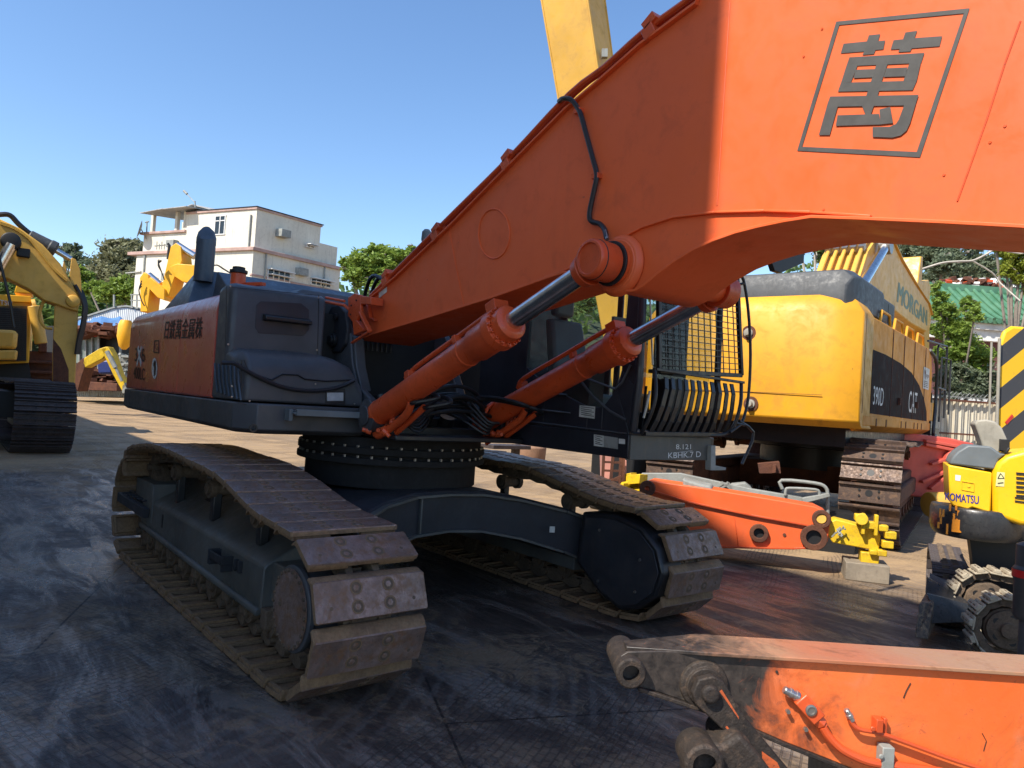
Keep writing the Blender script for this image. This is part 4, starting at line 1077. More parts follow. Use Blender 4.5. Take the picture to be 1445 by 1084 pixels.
# black engine hood above
m = MB()
def hsec(x, z1, y=1.62): return [C.w((x, -y, 3.55)), C.w((x, y, 3.55)), C.w((x, y, z1-.12)), C.w((x, y-.14, z1)), C.w((x, -y+.14, z1)), C.w((x, -y, z1-.12))]
m.loft([hsec(-4.02, 3.95, 1.50), hsec(-3.92, 4.10, 1.58), hsec(-3.6, 4.13), hsec(-2.2, 4.13), hsec(-2.1, 4.10)])
hd = m.build('engine_hood', 'darkhood', CT, bevel=.02)
m = MB(); m.box((-2.1, -1.55, 3.5), (-.9, 1.5, 4.0), C); sg = m.build('hood_side', 'darkhood', hd, bevel=.03)
m = MB()
for k in range(2):
    for j in range(2): m.box((-1.95+k*.5, -1.556, 3.60+j*.19), (-1.52+k*.5, -1.552, 3.75+j*.19), C)
m.each('grille', 'black', sg)
# right side: door panels with dark swoosh decal
m = MB()
o = [(-3.32, 1.80), (-3.9, 1.84), (-3.9, 3.46), (1.55, 3.46), (1.86, 3.30), (2.02, 2.9), (1.98, 2.05), (1.86, 1.84)]
m.prism([C.w((x, -1.74, z)) for x, z in o], C.m @ V((0, .10, 0)))
m.box((-3.5, -1.66, 1.80), (1.9, 1.6, 3.44), C)
sd_ = m.build('side_body', 'catside', CT, bevel=.012); lab(sd_, 'shaded orange-yellow side with dark swoosh decal')
m = MB()
m.loft([[C.w((x, -1.755, 1.80)), C.w((x, -1.60, 1.70)), C.w((x, -1.5, 1.84)), C.w((x, -1.755, 1.95))] for x in (-3.7, 1.95)])
m.build('sill', 'catside', sd_, bevel=.01)
dec = [(-3.27, 2.965), (-3.27, 1.99), (1.62, 1.98), (1.55, 2.18), (1.20, 2.42), (.60, 2.66), (-.20, 2.84), (-1.20, 2.93), (-2.4, 2.97)]
m = MB(); m.add([C.w((x, -1.746, z)) for x, z in dec], [tuple(range(len(dec)))])
M['decal'] = paint('faded_maroon_black_decal', (.022, .014, .013), .75, .5, (.16, .06, .03), .9, streak=.5)
M['decal'].node_tree.nodes['Principled BSDF'].inputs['Specular IOR Level'].default_value = .12
m.build('swoosh_decal', 'decal', sd_)
m = MB()
for x in (-3.78, -1.9, -.95, .0, 1.15):
    m.box((x, -1.752, 1.98), (x+.02, -1.744, 3.44 if x > -3 else 3.45), C)
for x in (-1.3, .3): m.box((x, -1.79, 2.2), (x+.06, -1.745, 2.32), C)
for x in (-2.9, -2.2, -1.0, -.6, .2, .55, .95): m.box((x, -1.762, 1.80), (x+.05, -1.752, 1.92), C)
m.each('door_seam', 'rust', sd_)
def q4(x0, z0, x1, z1, y=-1.7495): return [C.w((x0, y, z0)), C.w((x1, y, z0)), C.w((x1, y, z1)), C.w((x0, y, z1))]
m = MB(); text_on(m, '390D', *q4(-3.12, 2.13, -2.42, 2.42)); text_on(m, 'CAT', *q4(-.35, 2.10, .45, 2.50)); m.build('figures', 'whitemark', sd_)
m = MB(); m.poly(q4(-3.72, 2.02, -3.6, 2.5, -1.7475)); m.prism(q4(.98, 2.62, 1.62, 3.05, -1.7475), C.m @ V((0, -.003, 0))); m.build('sticker', 'sticker', sd_)
m = MB(); text_on(m, 'M', *q4(1.05, 2.82, 1.22, 3.0, -1.753)); text_on(m, 'organ', *q4(1.26, 2.84, 1.56, 2.92, -1.753))
for k in range(4): m.poly(q4(1.06, 2.66+k*.035, 1.5-.05*(k % 2), 2.672+k*.035, -1.753))
m.build('sticker_print', 'rust', sd_)
# handrails on the edge of the roof
m = MB()
for k in range(4):
    x = -2.55+k*1.05
    m.tube([C.w(p) for p in ((x, -1.66, 3.44), (x+.12, -1.66, 3.68), (x+.70, -1.66, 3.68), (x+.82, -1.66, 3.44))], .024, 8)
    m.tube([C.w(p) for p in ((x, -1.15, 3.44), (x+.12, -1.15, 3.66), (x+.70, -1.15, 3.66), (x+.82, -1.15, 3.44))], .024, 8)
m.each('handrail', 'catyellow', CT)
m = MB()      # front walkway rails, ladder and black mirror arm
m.tube([C.w(p) for p in ((1.5, -1.72, 3.62), (3.9, -1.72, 3.75), (3.95, -1.72, 3.7), (3.95, -1.72, 2.1))], .026, 8)
m.tube([C.w(p) for p in ((2.7, -1.72, 1.9), (2.7, -1.72, 3.6), (2.8, -1.72, 3.66), (3.6, -1.72, 3.66))], .022, 8)
m.tube([C.w(p) for p in ((3.0, -1.72, 2.75), (4.0, -1.72, 2.75))], .022, 8); m.tube([C.w(p) for p in ((3.3, -1.72, 2.0), (3.3, -1.72, 3.45), (4.6, -1.72, 3.5), (4.6, -1.72, 2.2))], .022, 8)
m.each('guard_rail', 'blackgloss', CT)
m = MB(); m.tube([C.w(p) for p in ((1.6, -1.74, 3.44), (2.1, -1.80, 3.2), (2.22, -1.80, 2.4), (2.1, -1.80, 1.75), (2.35, -1.80, 1.70))], .035, 8, 4)
m.box((2.1, -1.75, 1.70), (3.2, -1.6, 1.85), C); m.box((2.4, -1.70, 1.2), (2.44, -1.66, 2.6), C); m.box((3.0, -1.70, 1.2), (3.04, -1.66, 2.4), C)
m.build('ladder', 'blackgloss', CT)
m = MB(); m.box((2.1, -1.70, 2.0), (2.9, -1.1, 2.4), C); m.build('battery_box', 'catyellow', CT, bevel=.02)
# belly, ring, chassis
m = MB(); m.box((-3.6, -1.5, 1.45), (2.6, 1.6, 1.80), C); m.lathe(CO+V((0,0,.9)), (0,0,1), [(1.0, 0), (1.0, .4), (1.15, .42), (1.15, .65)], 40); m.build('deck', 'blackgloss', CT)
m = MB(); m.loft([[CU.w((x, y, z)) for x, z in ((-.9, .5), (.9, .5), (.9, 1.0), (-.9, 1.0))] for y in (-1.2, 1.2)]); m.build('centre_frame', 'rust', CT, bevel=.02)
cp = track_path(-3.30, 2.2, .79, .66, .03)
gs = lambda w, L: grouser_shoe(w, L, bars=2, bh=.045, z0=.095)
for s, lb_ in ((-1, 'rusty track on the right side, its end toward the viewer'), (1, 'track on the far left side in deep shade')):
    make_track(CT, CU, s*1.50, .80, cp, .26, .4, gs, ('rustshoe', 'black'), 1.2, lb_, bevel=0)
    m = MB(); m.box((-3.0, s*1.50-.22, .38), (2.0, s*1.50+.22, 1.0), CU); m.box((-2.6, s*1.5-.30, .55), (1.6, s*1.5+.30, .85), CU)
    tf = m.build('track_frame', 'rust', CT, bevel=.04)
    m = MB(); c = CU.w((-3.30, s*1.5, .79)); d = CU.m @ V((0, 1, 0))
    m.lathe(c-d*.32, d, [(.30, 0), (.42, .04), (.42, .14), (.58, .16), (.58, .22), (.66, .25), (.66, .38), (.58, .42), (.58, .48), (.42, .50), (.42, .60), (.30, .64)], 30)
    c = CU.w((2.2, s*1.5, .79)); m.lathe(c-d*.2, d, [(.2, 0), (.6, .03), (.6, .37), (.2, .4)], 30)
    m.each('sprocket', 'rust', tf)
    m = MB()
    for k in range(8): roller(m, CU, -2.6+k*.62, s*1.5, .32, .16, .40)
    for x in (-1.6, .5): roller(m, CU, x, s*1.5, 1.30, .11, .36)
    m.each('roller', 'rust', tf)
# folded boom with lettering, stick ram and steel lines
m = MB()
BO = [(-.6, 2.6), (0.6, 4.4), (1.6, 5.55), (2.6, 6.20), (3.6, 6.42), (4.3, 6.35), (5.3, 6.12), (7.2, 5.85), (9.4, 5.62), (10.0, 5.35), (9.9, 4.95), (9.3, 4.75), (7.0, 4.70), (4.9, 4.75), (3.9, 4.70), (3.2, 4.45), (2.4, 3.7), (1.3, 2.4)]
m.prism([C.w((x, -.42, z)) for x, z in BO], C.m @ V((0, .84, 0)))
bm_ = m.build('boom', 'sandyellow', CT, bevel=.03); lab(bm_, 'sand-yellow boom with green lettering')
m = MB()
for a, b in zip(BO[:9], BO[1:10]): m.beam(C.w((a[0], 0, a[1]+.01)), C.w((b[0], 0, b[1]+.01)), .94, .03)
m.build('boom_flange', 'sandyellow', bm_)
m = MB(); text_on(m, 'MORGAN', C.w((5.0, -.425, 5.0)), C.w((9.3, -.425, 4.93)), C.w((9.2, -.425, 5.38)), C.w((5.1, -.425, 5.52)), .012); m.build('lettering', 'tealmark', bm_)
m = MB(); A, B = C.w((1.9, -.62, 3.6)), C.w((3.25, -.62, 5.75)); d = (B-A).normalized()
A, B = C.Y(1216, 404, -.62), C.Y(1250, 347, -.62)
m.cyl(C.Y(1207, 425, -.62), A, .16, n=24); ram = m.build('boom_ram', 'sandyellow', CT, bevel=.01)
m = MB(); m.cyl(A, B, .10, n=24); m.build('rod', 'chrome', ram)
m = MB(); sdv = C.m @ V((0, 1, 0)); m.cyl(B-sdv*.12, B+sdv*.12, .20, n=24); m.build('rod_eye', 'bolt', ram, bevel=.01)
m = MB()
for k in range(5):
    y = -.36+k*.17; L = [C.w((x-.06, y, z+.12)) for x, z in BO[1:6]]
    m.tube(L, .042, 8, 3)
m.each('steel_line', 'sandyellow', bm_)
m = MB()
for k in range(5):
    y = -.36+k*.17
    for i in (2, 3):
        x, z = BO[i]; m.obox(C.w((x-.05, y, z+.13)), C.m @ V((.09, 0, .06)), C.m @ V((0, .06, 0)), C.m @ V((-.03, 0, .05)))
m.each('coupling', 'bolt', bm_)
m = MB(); m.lathe(C.w((3.4, .1, 6.75)), C.m @ V((1, 0, -.12)), [(.1, 0), (.2, .05), (.2, 2.5), (.24, 2.52), (.24, 2.7), (.1, 2.75)], 24); arm_c = m.build('stick_cylinder', 'darkhood', CT, bevel=.01)
m = MB(); m.cyl(C.w((6.1, .1, 6.42)), C.w((8.4, .1, 6.1)), .09, n=16); m.build('rod', 'chrome', arm_c)
m = MB()
m.prism([C.w((x, -.30, z)) for x, z in ((8.3, 6.0), (8.6, 6.9), (8.9, 6.95), (8.9, 6.2), (10.0, 6.45), (10.4, 6.3), (10.2, 5.2), (9.4, 5.0))], C.m @ V((0, .60, 0)))
m.prism([C.w((x, -.32, z)) for x, z in ((9.4, 5.6), (10.3, 5.7), (10.9, 2.6), (10.5, 1.2), (10.2, 1.3), (9.8, 3.4))], C.m @ V((0, .64, 0)))
m.build('stick', 'sandyellow', CT, bevel=.03)

# yellow-black striped rear plate of the machine at the right edge
SP = Fr((2.9, 7.2, 0), 62)
spo = thing('striped_machine', 'tall machine plate with yellow and black hazard stripes, at the right edge', 'machine', (2.9, 7.2, 0))
def sx(px, py): return SP.Y(px, py, -.30)
o = [sx(*p) for p in ((1414, 470), (1422, 463), (1436, 460))]
a0_, a1_ = SP.l(sx(1413, 640)).x, SP.l(sx(1423, 640)).x
xL = SP.l(sx(1413, 470)).x; xb = SP.l(sx(1410, 640)).x
zt = SP.l(sx(1430, 460)).z
prof = [(xb, 1.35), (xL, zt-.22), (xL+.05, zt-.07), (xL+.16, zt), (xL+1.5, zt+.02), (xL+1.5, 1.35)]
m = MB(); m.prism([SP.w((x, -.30, z)) for x, z in prof], SP.m @ V((0, .06, 0)))
def stripes():
    mt, nt, b, v = newmat('hazard_stripes')
    geo = nt.nodes.new('ShaderNodeSeparateXYZ'); nt.links.new(mapping(nt, v, (1,1,1), (0, 0, -R(62))), geo.inputs[0])
    s = mth(nt, 'ADD', mth(nt, 'MULTIPLY', geo.outputs['X'], -.80), geo.outputs['Z'])
    fr_ = mth(nt, 'FRACT', mth(nt, 'DIVIDE', mth(nt, 'ADD', s, .36), .52)); k = mth(nt, 'GREATER_THAN', fr_, .5)
    c = mixc(nt, k, (.84, .48, .008), (.045, .045, .05)); c = mixc(nt, ramp(nt, noise(nt, v, 12, 6, .7), .6, .75, 0, .4), c, (.15, .12, .08))
    nt.links.new(c, b.inputs['Base Color']); b.inputs['Roughness'].default_value = .5; return mt
M['stripes'] = stripes()
m.build('rear_plate', 'stripes', spo, bevel=.03)
m = MB(); m.tube([SP.w((xL-.05, -.33, 2.95)), SP.w((xb-.07, -.33, 1.4))], .018, 8); m.tube([SP.w((xL-.13, -.30, 2.9)), SP.w((xb-.16, -.30, 1.8)), SP.w((xb-.06, -.30, 1.3))], .013, 8)
m.each('side_stay', 'seat', spo)
m = MB(); rd_ = ray(1470, 600); rd_.z = 0; rd_.normalize()
m.prism([SP.w((x, -.22, z)) for x, z in ((xb+.3, 0), (xb+1.6, 0), (xb+1.6, 2.8), (xb+.3, 2.8))], rd_*1.6); m.build('machine_body', 'darkhood', spo, bevel=.05)
m = MB(); c = sx(1424, 592); m.obox(c, SP.m @ V((.045, 0, .05)), SP.m @ V((0, .008, 0)), SP.m @ V((-.014, 0, .014))); m.build('red_marker', plain('red_plastic', (.6, .03, .02), .4), spo)

# ------------------------------------------------------------------ mini excavator
MN = thing('mini_excavator', 'yellow and black mini excavator with grey seat and dozer blade, at the right edge', 'mini excavator', (3.9, 3.9, 0))
K = Fr((3.9, 3.9, 0), 24)      # local x runs to the picture's right, y away from the viewer
def ky(px, py, y=0.0): return K.Y(px, py, y)
yb_ = -.12
m = MB()      # rear engine cover with flat face toward the viewer-left
P = [(1338, 656), (1400, 667), (1398, 724), (1372, 716), (1366, 719), (1345, 714), (1340, 707)]
pp_ = [ky(*p, yb_) for p in P]
m.prism(pp_, K.m @ V((0, .75, 0))); ec = m.build('engine_cover', 'miniyellow', MN, bevel=.012)
m = MB(); text_on(m, 'KOMATSU', ky(1334, 705.5, yb_-.004), ky(1381, 711.5, yb_-.004), ky(1381, 700, yb_-.004), ky(1334, 695, yb_-.004), .006); m.build('maker_name', 'bluemark', ec)
m = MB(); m.poly([ky(*p, yb_-.003) for p in ((1348, 670), (1356, 671), (1355, 679), (1348, 678))]); m.build('label', 'whitemark', ec)
m = MB()
q = [ky(*p, yb_-.004) for p in ((1357, 679), (1375, 682), (1374, 694), (1357, 691))]
for a, b in zip(q, q[1:]+q[:1]): m.beam(a, b, .006, .006, (0,0,1))
m.cyl(ky(1367, 686, yb_-.006), ky(1367, 686, yb_+.01), .012, n=12); m.build('lock_plate', 'miniyellow', ec)
m = MB()      # rounded right hip
P = [(1401, 666), (1407, 653), (1420, 643), (1445, 636), (1470, 634), (1500, 640), (1500, 745), (1440, 742), (1401, 728)]
m.prism([ky(*p, yb_-.03) for p in P], K.m @ V((0, .70, 0))); hp_ = m.build('side_cover', 'miniyellow', MN, bevel=.04, seg=4)
m = MB(); m.poly([ky(*p, yb_-.034) for p in ((1407, 666), (1418, 667), (1417, 687), (1405, 686))]); st = m.build('warning_label', plain('pale_yellow_label', (.75, .72, .35), .5), hp_)
m = MB(); tri = [ky(*p, yb_-.037) for p in ((1412, 668), (1417, 675), (1408, 675))]
for a, b in zip(tri, tri[1:]+tri[:1]): m.beam(a, b, .003, .004)
m.beam(ky(1408, 682, yb_-.037), ky(1416, 681, yb_-.037), .003, .006); m.build('warning_print', 'blackmark', st)
m = MB()
for k in range(6): m.beam(ky(1434, 668+k*6.3, yb_-.035), ky(1447, 669+k*6.3, yb_-.035), .01, .018)
for k in range(2): m.beam(ky(1432, 702+k*5, yb_-.035), ky(1447, 704+k*5, yb_-.035), .01, .012)
m.each('vent', 'black', hp_)
m = MB(); P = [(1346, 643), (1352, 637), (1366, 628), (1398, 630), (1412, 640), (1420, 641), (1410, 648), (1404, 663), (1340, 655), (1344, 646)]
m.prism([ky(*p, yb_+.0) for p in P], K.m @ V((0, .62, 0))); sb = m.build('seat_base', 'grey', MN, bevel=.02, seg=3)
m = MB(); P = [(1375, 598), (1379, 593), (1392, 592), (1405, 595), (1414, 604), (1424, 626), (1426, 632), (1420, 640), (1412, 634), (1410, 640), (1388, 637), (1384, 622), (1378, 606)]
m.prism([ky(*p, yb_+.15) for p in P], K.m @ V((0, .42, 0))); m.build('seat_back', 'seat', MN, bevel=.035, seg=4)
m = MB(); m.obox(ky(1417, 628, yb_+.12), K.m @ V((.035, 0, 0)), K.m @ V((0, .05, 0)), K.m @ V((0, 0, .05))); m.tube([ky(1419, 640, yb_), ky(1424, 632, yb_)], .012, 8); m.build('seat_recliner', 'black', MN, bevel=.008)
m = MB()      # black cast counterweight ring below
cl_, cr_ = ky(1323, 730, .22), ky(1434, 745, .22); CWO = V(((cl_.x+cr_.x)/2, (cl_.y+cr_.y)/2, 0))
def cwr(z, sh, g):
    P = []
    for t in range(-10, 191, 12):
        P.append(CWO + K.m @ V((-(.37+g*.6)*math.cos(R(t)), -(.42+g*.6)*math.sin(R(t)), 0)) + V((0, 0, z)))
    return P
zA, zB = ky(1380, 765, -.2).z, ky(1360, 718, -.2).z
zl = [(zA, -.07), (zA+.03, -.03), (zA+.08, 0), (zB-.05, .0), (zB-.01, -.015), (zB, -.03)]
m.loft([cwr(z, 0, g) for z, g in zl]); cwm = m.build('counterweight', paint('scuffed_black_paint', (.028, .028, .030), .28, .4, (.10, .09, .07), 5, streak=.3, chip=.10, chipcol=(.30, .28, .24)), MN, bevel=.02, seg=3)
m = MB()
for k in range(13):
    c = ky(rnd.uniform(1323, 1353), rnd.uniform(716, 748), yb_-.02)
    m.obox(K.w((K.l(c).x+.0, K.l(c).y+.0, K.l(c).z)), K.m @ V((.008, 0, 0)), K.m @ V((0, .012, 0)), K.m @ V((0, 0, rnd.uniform(.02, .05))))
m.obox(ky(1350, 742, yb_-.03), K.m @ V((.035, 0, 0)), K.m @ V((0, .01, 0)), K.m @ V((0, 0, .055)))
m.each('reflector', plain('amber_reflector', (.8, .28, .02), .25), cwm)
# tracks
K2 = Fr((3.9, 3.9, 0), 62)
mp = track_path(0, 1.15, .235, .19, .01, r0=.19)
gs2 = lambda w, L: grouser_shoe(w, L, bars=3, bh=.018, z0=.035, t=.02, hole=False)
def mtrack(fr, yc, w, pth, mats, nm):
    return make_track(MN, fr, yc, w, pth, .10, .2, gs2, mats, .5, nm, bevel=0)
T1 = Fr(DP(1342, 828, 6.55)*1.0, 113); T1.o.z = 0
mtrack(T1, 0, .30, track_path(.25, 1.55, .265, .22, .01), ('darkshoe', 'black'), 'left crawler track, end on')
T2 = Fr(DP(1412, 907, 5.75), 34); T2.o.z = 0
def studs(w, L):
    m = MB(); m.box((-L*.5, -w/2, .03), (L*.5, w/2, .045)); m.loft([[(-.030, y, .045), (.030, y, .045), (.022, y, .075), (-.022, y, .075)] for y in (-w/2, w/2)]); return m
M['dustypad'] = paint('clay_caked_pad', (.34, .29, .21), .8, .4, (.18, .09, .04), 6, streak=.2, bumps=.5)
make_track(MN, T2, -.02, .22, track_path(.02, 1.2, .265, .215, .01), .105, .1, studs, ('dustypad', 'dustypad'), .5, 'near crawler track with clay-caked pads', bevel=.004)
make_track(MN, T2, .52, .22, track_path(.02, 1.2, .36, .215, .01), .105, .6, studs, ('dustypad', 'dustypad'), .5, 'middle crawler track with clay-caked pads', bevel=.004)
for yc in (-.02, .52):
    m = MB(); c = T2.w((.02, yc, .265 if yc < 0 else .36)); d = T2.m @ V((0, -1, 0)); m.lathe(c-d*.10, d, [(.05, 0), (.15, .02), (.15, .06), (.165, .07), (.165, .14), (.15, .15), (.15, .17), (.06, .18), (.06, .21)], 28)
    idl = m.build('idler', 'link', MN, bevel=.004)
    m = MB()
    for k in range(5):
        a = 2*math.pi*k/5; m.lathe(c+d*.071+(T2.m @ V((math.cos(a)*.10, 0, math.sin(a)*.10))), d, [(.026, 0), (.026, .004)], 14)
    m.each('lightening_hole', 'black', idl)
    m = MB(); m.loft([[T2.w((x, yc+y, z)) for y, z in ((-.11, .20-g), (.11, .20-g), (.11, .29+g), (-.11, .29+g))] for x, g in ((.10, -.01), (.22, .045), (1.1, .045))]); m.build('side_frame', 'darkshoe', MN, bevel=.01)
m = MB(); m.prism([ky(*p, .30) for p in ((1368, 758), (1500, 764), (1500, 850), (1378, 835))], K.m @ V((0, .35, 0))); m.build('swing_frame', 'black', MN)
# blade
m = MB()
bl0 = DP(1303, 895, 5.95); bl1 = DP(1312, 812, 6.9)
def bp2(px, py, d): return DP(px, py, d)
A = [bp2(1291, 900, 5.9), bp2(1310, 903, 5.9), bp2(1316, 856, 5.95), bp2(1314, 850, 6.0), bp2(1297, 852, 5.95)]
dirb = (bp2(1318, 810, 6.55)-bp2(1305, 852, 5.95)); dirb.z = 0
m.prism(A, dirb); bld = m.build('blade', 'bladeiron', MN, bevel=.008)
m = MB()
m.prism([bp2(1312, 808, 6.5), bp2(1372, 836, 6.3), bp2(1370, 848, 6.25), bp2(1345, 846, 6.3), bp2(1310, 822, 6.5)], (0, 0, -.03))
m.prism([bp2(1308, 838, 6.1), bp2(1366, 852, 6.1), bp2(1364, 878, 6.05), bp2(1315, 880, 6.0), bp2(1316, 856, 6.0)], K.m @ V((0, .05, 0)))
m.prism([bp2(1308, 815, 6.35), bp2(1368, 850, 6.2), bp2(1366, 857, 6.15), bp2(1306, 838, 6.2)], K.m @ V((0, .06, 0)))
m.each('blade_arm', cwm.data.materials[0], MN, bevel=.006)
# neighbour at the very edge
m = MB(); c = DP(1455, 775, 4.9)
m.lathe(V((c.x, c.y, .55)), (0,0,1), [(.07, 0), (.09, .03), (.09, .26), (.10, .28), (.10, .34), (.085, .36), (.085, .50), (.05, .52)], 28)
jx = tag(m.build('hydraulic_jack', 'darkhood', None, bevel=.003, origin=(c.x, c.y, .55)), 'dark cylinder with a red band, in front of the mini excavator at the right edge', 'jack')
m = MB(); m.lathe(V((c.x, c.y, .835)), (0,0,1), [(.1035, 0), (.1035, .05)], 28, False)
m.build('red_band', plain('red_label', (.55, .02, .02), .4), jx)
m = MB(); text_on(m, 'TKA', V((c.x, c.y, .845))-_r*.05-_f*.1045, V((c.x, c.y, .845))+_r*.03-_f*.1045, V((c.x, c.y, .875))+_r*.03-_f*.1045, V((c.x, c.y, .875))-_r*.05-_f*.1045); m.build('print', 'whitemark', jx)
m = MB(); m.cyl((c.x, c.y, 0), (c.x, c.y, .56), .05); m.lathe((c.x, c.y, 0), (0,0,1), [(.14, 0), (.14, .03), (.06, .05)], 24); m.build('stand', 'darkhood', jx)

# ------------------------------------------------------------------ arm lying behind the far track, with the yellow gripper
LA = Fr(DP(1150, 775, 8.6), 33); LA.o.z = 0
la = thing('excavator_boom_arm', 'orange excavator arm lying on the ground behind the far track', 'excavator boom', tuple(LA.o))  # a loose excavator arm, listed with the booms
def ly(px, py, y=0.0): return LA.Y(px, py, y)
P = [(903, 684), (918, 678), (1000, 690), (1080, 703), (1150, 715), (1166, 723), (1172, 735), (1168, 765), (1150, 774), (1120, 776), (1016, 774), (985, 769), (940, 752), (912, 716)]
m = MB(); m.prism([ly(*p) for p in P], LA.m @ V((0, .42, 0))); ab = m.build('arm_box', 'orange', la, bevel=.012)
m = MB()
for L in ([(905, 688), (970, 708), (1060, 727), (1155, 744)], [(985, 768), (1020, 772), (1120, 774), (1150, 772)]):
    for a, b in zip(L, L[1:]): m.beam(ly(*a, -.02), ly(*b, -.02), .045, .02)
m.tube([ly(1036, 729, -.004), ly(1042, 772, -.004)], .005, 6)
m.build('flange', 'cylorange', la, bevel=.004)
dL = LA.m @ V((0, -1, 0))
for px, py, r, ri in ((1159, 732, .105, .06), (1148, 758, .15, .085), (1071, 752, .11, .06), (914, 689, .10, .0)):
    m = MB(); c = ly(px, py, .0); m.ring(c+dL*(-.02), c+dL*.06, r, max(ri, .03), 28); ho_ = m.build('pin_boss', 'rust', la, bevel=.006)
    if ri and px != 1159:
        m = MB(); m.lathe(c+dL*.004, dL, [(ri*1.02, 0), (ri*1.02, .003)], 24); m.build('bore', 'black', ho_)
m = MB(); m.cyl(ly(1159, 732, -.05), ly(1159, 732, .3), .055); m.build('pin', 'sandyellow', la)
m = MB(); c = ly(1107, 755, -.01); m.cyl(c, c-dL*.02, .02); m.build('plug', 'rust', la)
gr_ = LA
m = MB()
P = [(1167, 738), (1180, 733), (1238, 748), (1243, 756), (1240, 778), (1175, 766), (1168, 756)]
YG = thing('hydraulic_gripper', 'chipped yellow attachment resting on a timber block beside the lying orange arm', 'attachment', tuple(ly(1210, 795, .05).xy.to_3d()))
m.prism([ly(*p, .05) for p in P], LA.m @ V((0, .30, 0))); m.build('gripper_body', 'lemon', YG, bevel=.012)
m = MB()
for px, py, s_ in ((1213, 730, .055), (1228, 741, .06), (1246, 745, .05), (1256, 755, .06), (1252, 768, .06), (1244, 780, .05), (1232, 779, .04)):
    c = ly(px, py, .02); m.obox(c, LA.m @ V((s_, 0, 0)), LA.m @ V((0, .06, 0)), LA.m @ V((0, 0, s_*.7)))
for px, py in ((1218, 739), (1236, 741)): m.obox(ly(px, py, .0), LA.m @ V((.02, 0, 0)), LA.m @ V((0, .05, 0)), LA.m @ V((0, 0, .12)))
m.cyl(ly(1216, 733, -.08), ly(1216, 733, .2), .07); m.box((LA.l(ly(1214, 790, .05)).x, .02, LA.l(ly(1214, 793, .05)).z), (LA.l(ly(1240, 790, .05)).x, .25, LA.l(ly(1214, 778, .05)).z), LA)
m.each('jaw', 'lemon', YG, bevel=.01)
m = MB()
for k in range(10):
    a = ly(1183+rnd.uniform(-6, 8), 745+rnd.uniform(-9, 12), -.02); m.tube([a, a+V((rnd.uniform(-.06,.06), -.02, rnd.uniform(-.06,.06)))], .01, 5)
m.build('frayed_strap', 'mudgrey', YG)
m = MB(); a = LA.l(ly(1225, 795, .1)); m.box((a.x-.26, -.10, 0), (a.x+.20, .34, a.z+.02), LA)
tag(m.build('timber_block', 'wood', None, bevel=.008, origin=LA.w((a.x, .1, 0))), 'weathered timber block under the yellow attachment', 'timber block')
# grey casing and panels lying on and behind the arm
m = MB(); P = [(962, 675), (968, 677), (988, 683), (1004, 686), (1007, 700), (985, 702), (966, 699)]
m.prism([ly(*p, .05) for p in P], LA.m @ V((0, .35, 0))); tag(m.build('grey_casing', 'mudgrey', None, bevel=.03, seg=3, origin=ly(985, 702, .1)), 'dented grey casing resting on top of the lying orange arm', 'casing')
GP = Fr(DP(1100, 750, 10.2), 35); GP.o.z = 0
def gy(px, py, y=0.): return GP.Y(px, py, y)
gpn = thing('machine_tray', 'grey tray of machine panels with bent bars standing behind the lying orange arm', 'machine panel', tuple(GP.o))
m = MB()
m.prism([gy(*p) for p in ((905, 668), (960, 668), (1060, 690), (1132, 702), (1133, 712), (1125, 709), (1060, 700), (960, 690), (905, 690))], GP.m @ V((0, .12, 0)))
m.prism([gy(*p, .2) for p in ((1028, 690), (1032, 684), (1052, 682), (1060, 688), (1065, 698), (1040, 698))], GP.m @ V((0, .3, 0)))
m.prism([gy(*p, -.05) for p in ((1132, 703), (1170, 696), (1172, 701), (1133, 711))], GP.m @ V((0, .1, 0)))
m.each('panel', 'mudgrey', gpn, bevel=.008)
m = MB()
m.tube([gy(*p, -.02) for p in ((1108, 699), (1109, 692), (1114, 689), (1150, 691), (1156, 695), (1156, 700))], .02, 8, 3)
m.tube([gy(*p, .1) for p in ((1104, 690), (1103, 678), (1150, 682), (1165, 688), (1168, 700), (1168, 725))], .025, 8, 3)
for a, b in (((1005, 690), (1020, 680)), ((1008, 694), (1030, 682)), ((1020, 681), (1036, 694)), ((1003, 685), (1016, 697)), ((1026, 680), (1032, 690))): m.beam(gy(*a, -.05), gy(*b, -.05), .03, .025)
m.each('bent_bar', 'mudgrey', gpn)
m = MB(); m.box((-2.6, .15, 0), (1.0, .9, .55), GP); m.build('underframe', 'black', gpn)
m = MB()
m.prism([gy(*p, .5) for p in ((1070, 655), (1100, 652), (1102, 668), (1072, 668))], GP.m @ V((0, .3, 0))); m.prism([gy(*p, .5) for p in ((1090, 656), (1095, 655), (1094, 666), (1089, 667))], GP.m @ V((0, -.1, 0)))
m.build('rusty_bracket', 'rust', gpn)

# red machine part behind the big yellow excavator
RM = Fr(DP(1345, 700, 14.5), 60); RM.o.z = 0
rmo = thing('red_attachment', 'faded red demolition attachment standing between the big yellow excavator and the fence', 'attachment', tuple(RM.o))
M['salmon'] = paint('sunfaded_red_paint', (.62, .10, .065), .5, .3, (.25, .08, .05), .9, streak=.2, bumps=.1)
def rr_(px, py, y=0.): return RM.Y(px, py, y)
m = MB()
m.prism([rr_(*p) for p in ((1225, 612), (1240, 606), (1340, 618), (1375, 626), (1378, 690), (1330, 705), (1280, 700), (1225, 690))], RM.m @ V((0, .8, 0))); m.build('attachment_body', 'salmon', rmo, bevel=.03)
m = MB()
for L in (((1305, 622), (1372, 634)), ((1305, 627), (1368, 640)), ((1313, 655), (1345, 645)), ((1312, 690), (1340, 668)), ((1300, 680), (1342, 662))): m.beam(rr_(*L[0], -.05), rr_(*L[1], -.05), .10, .06)
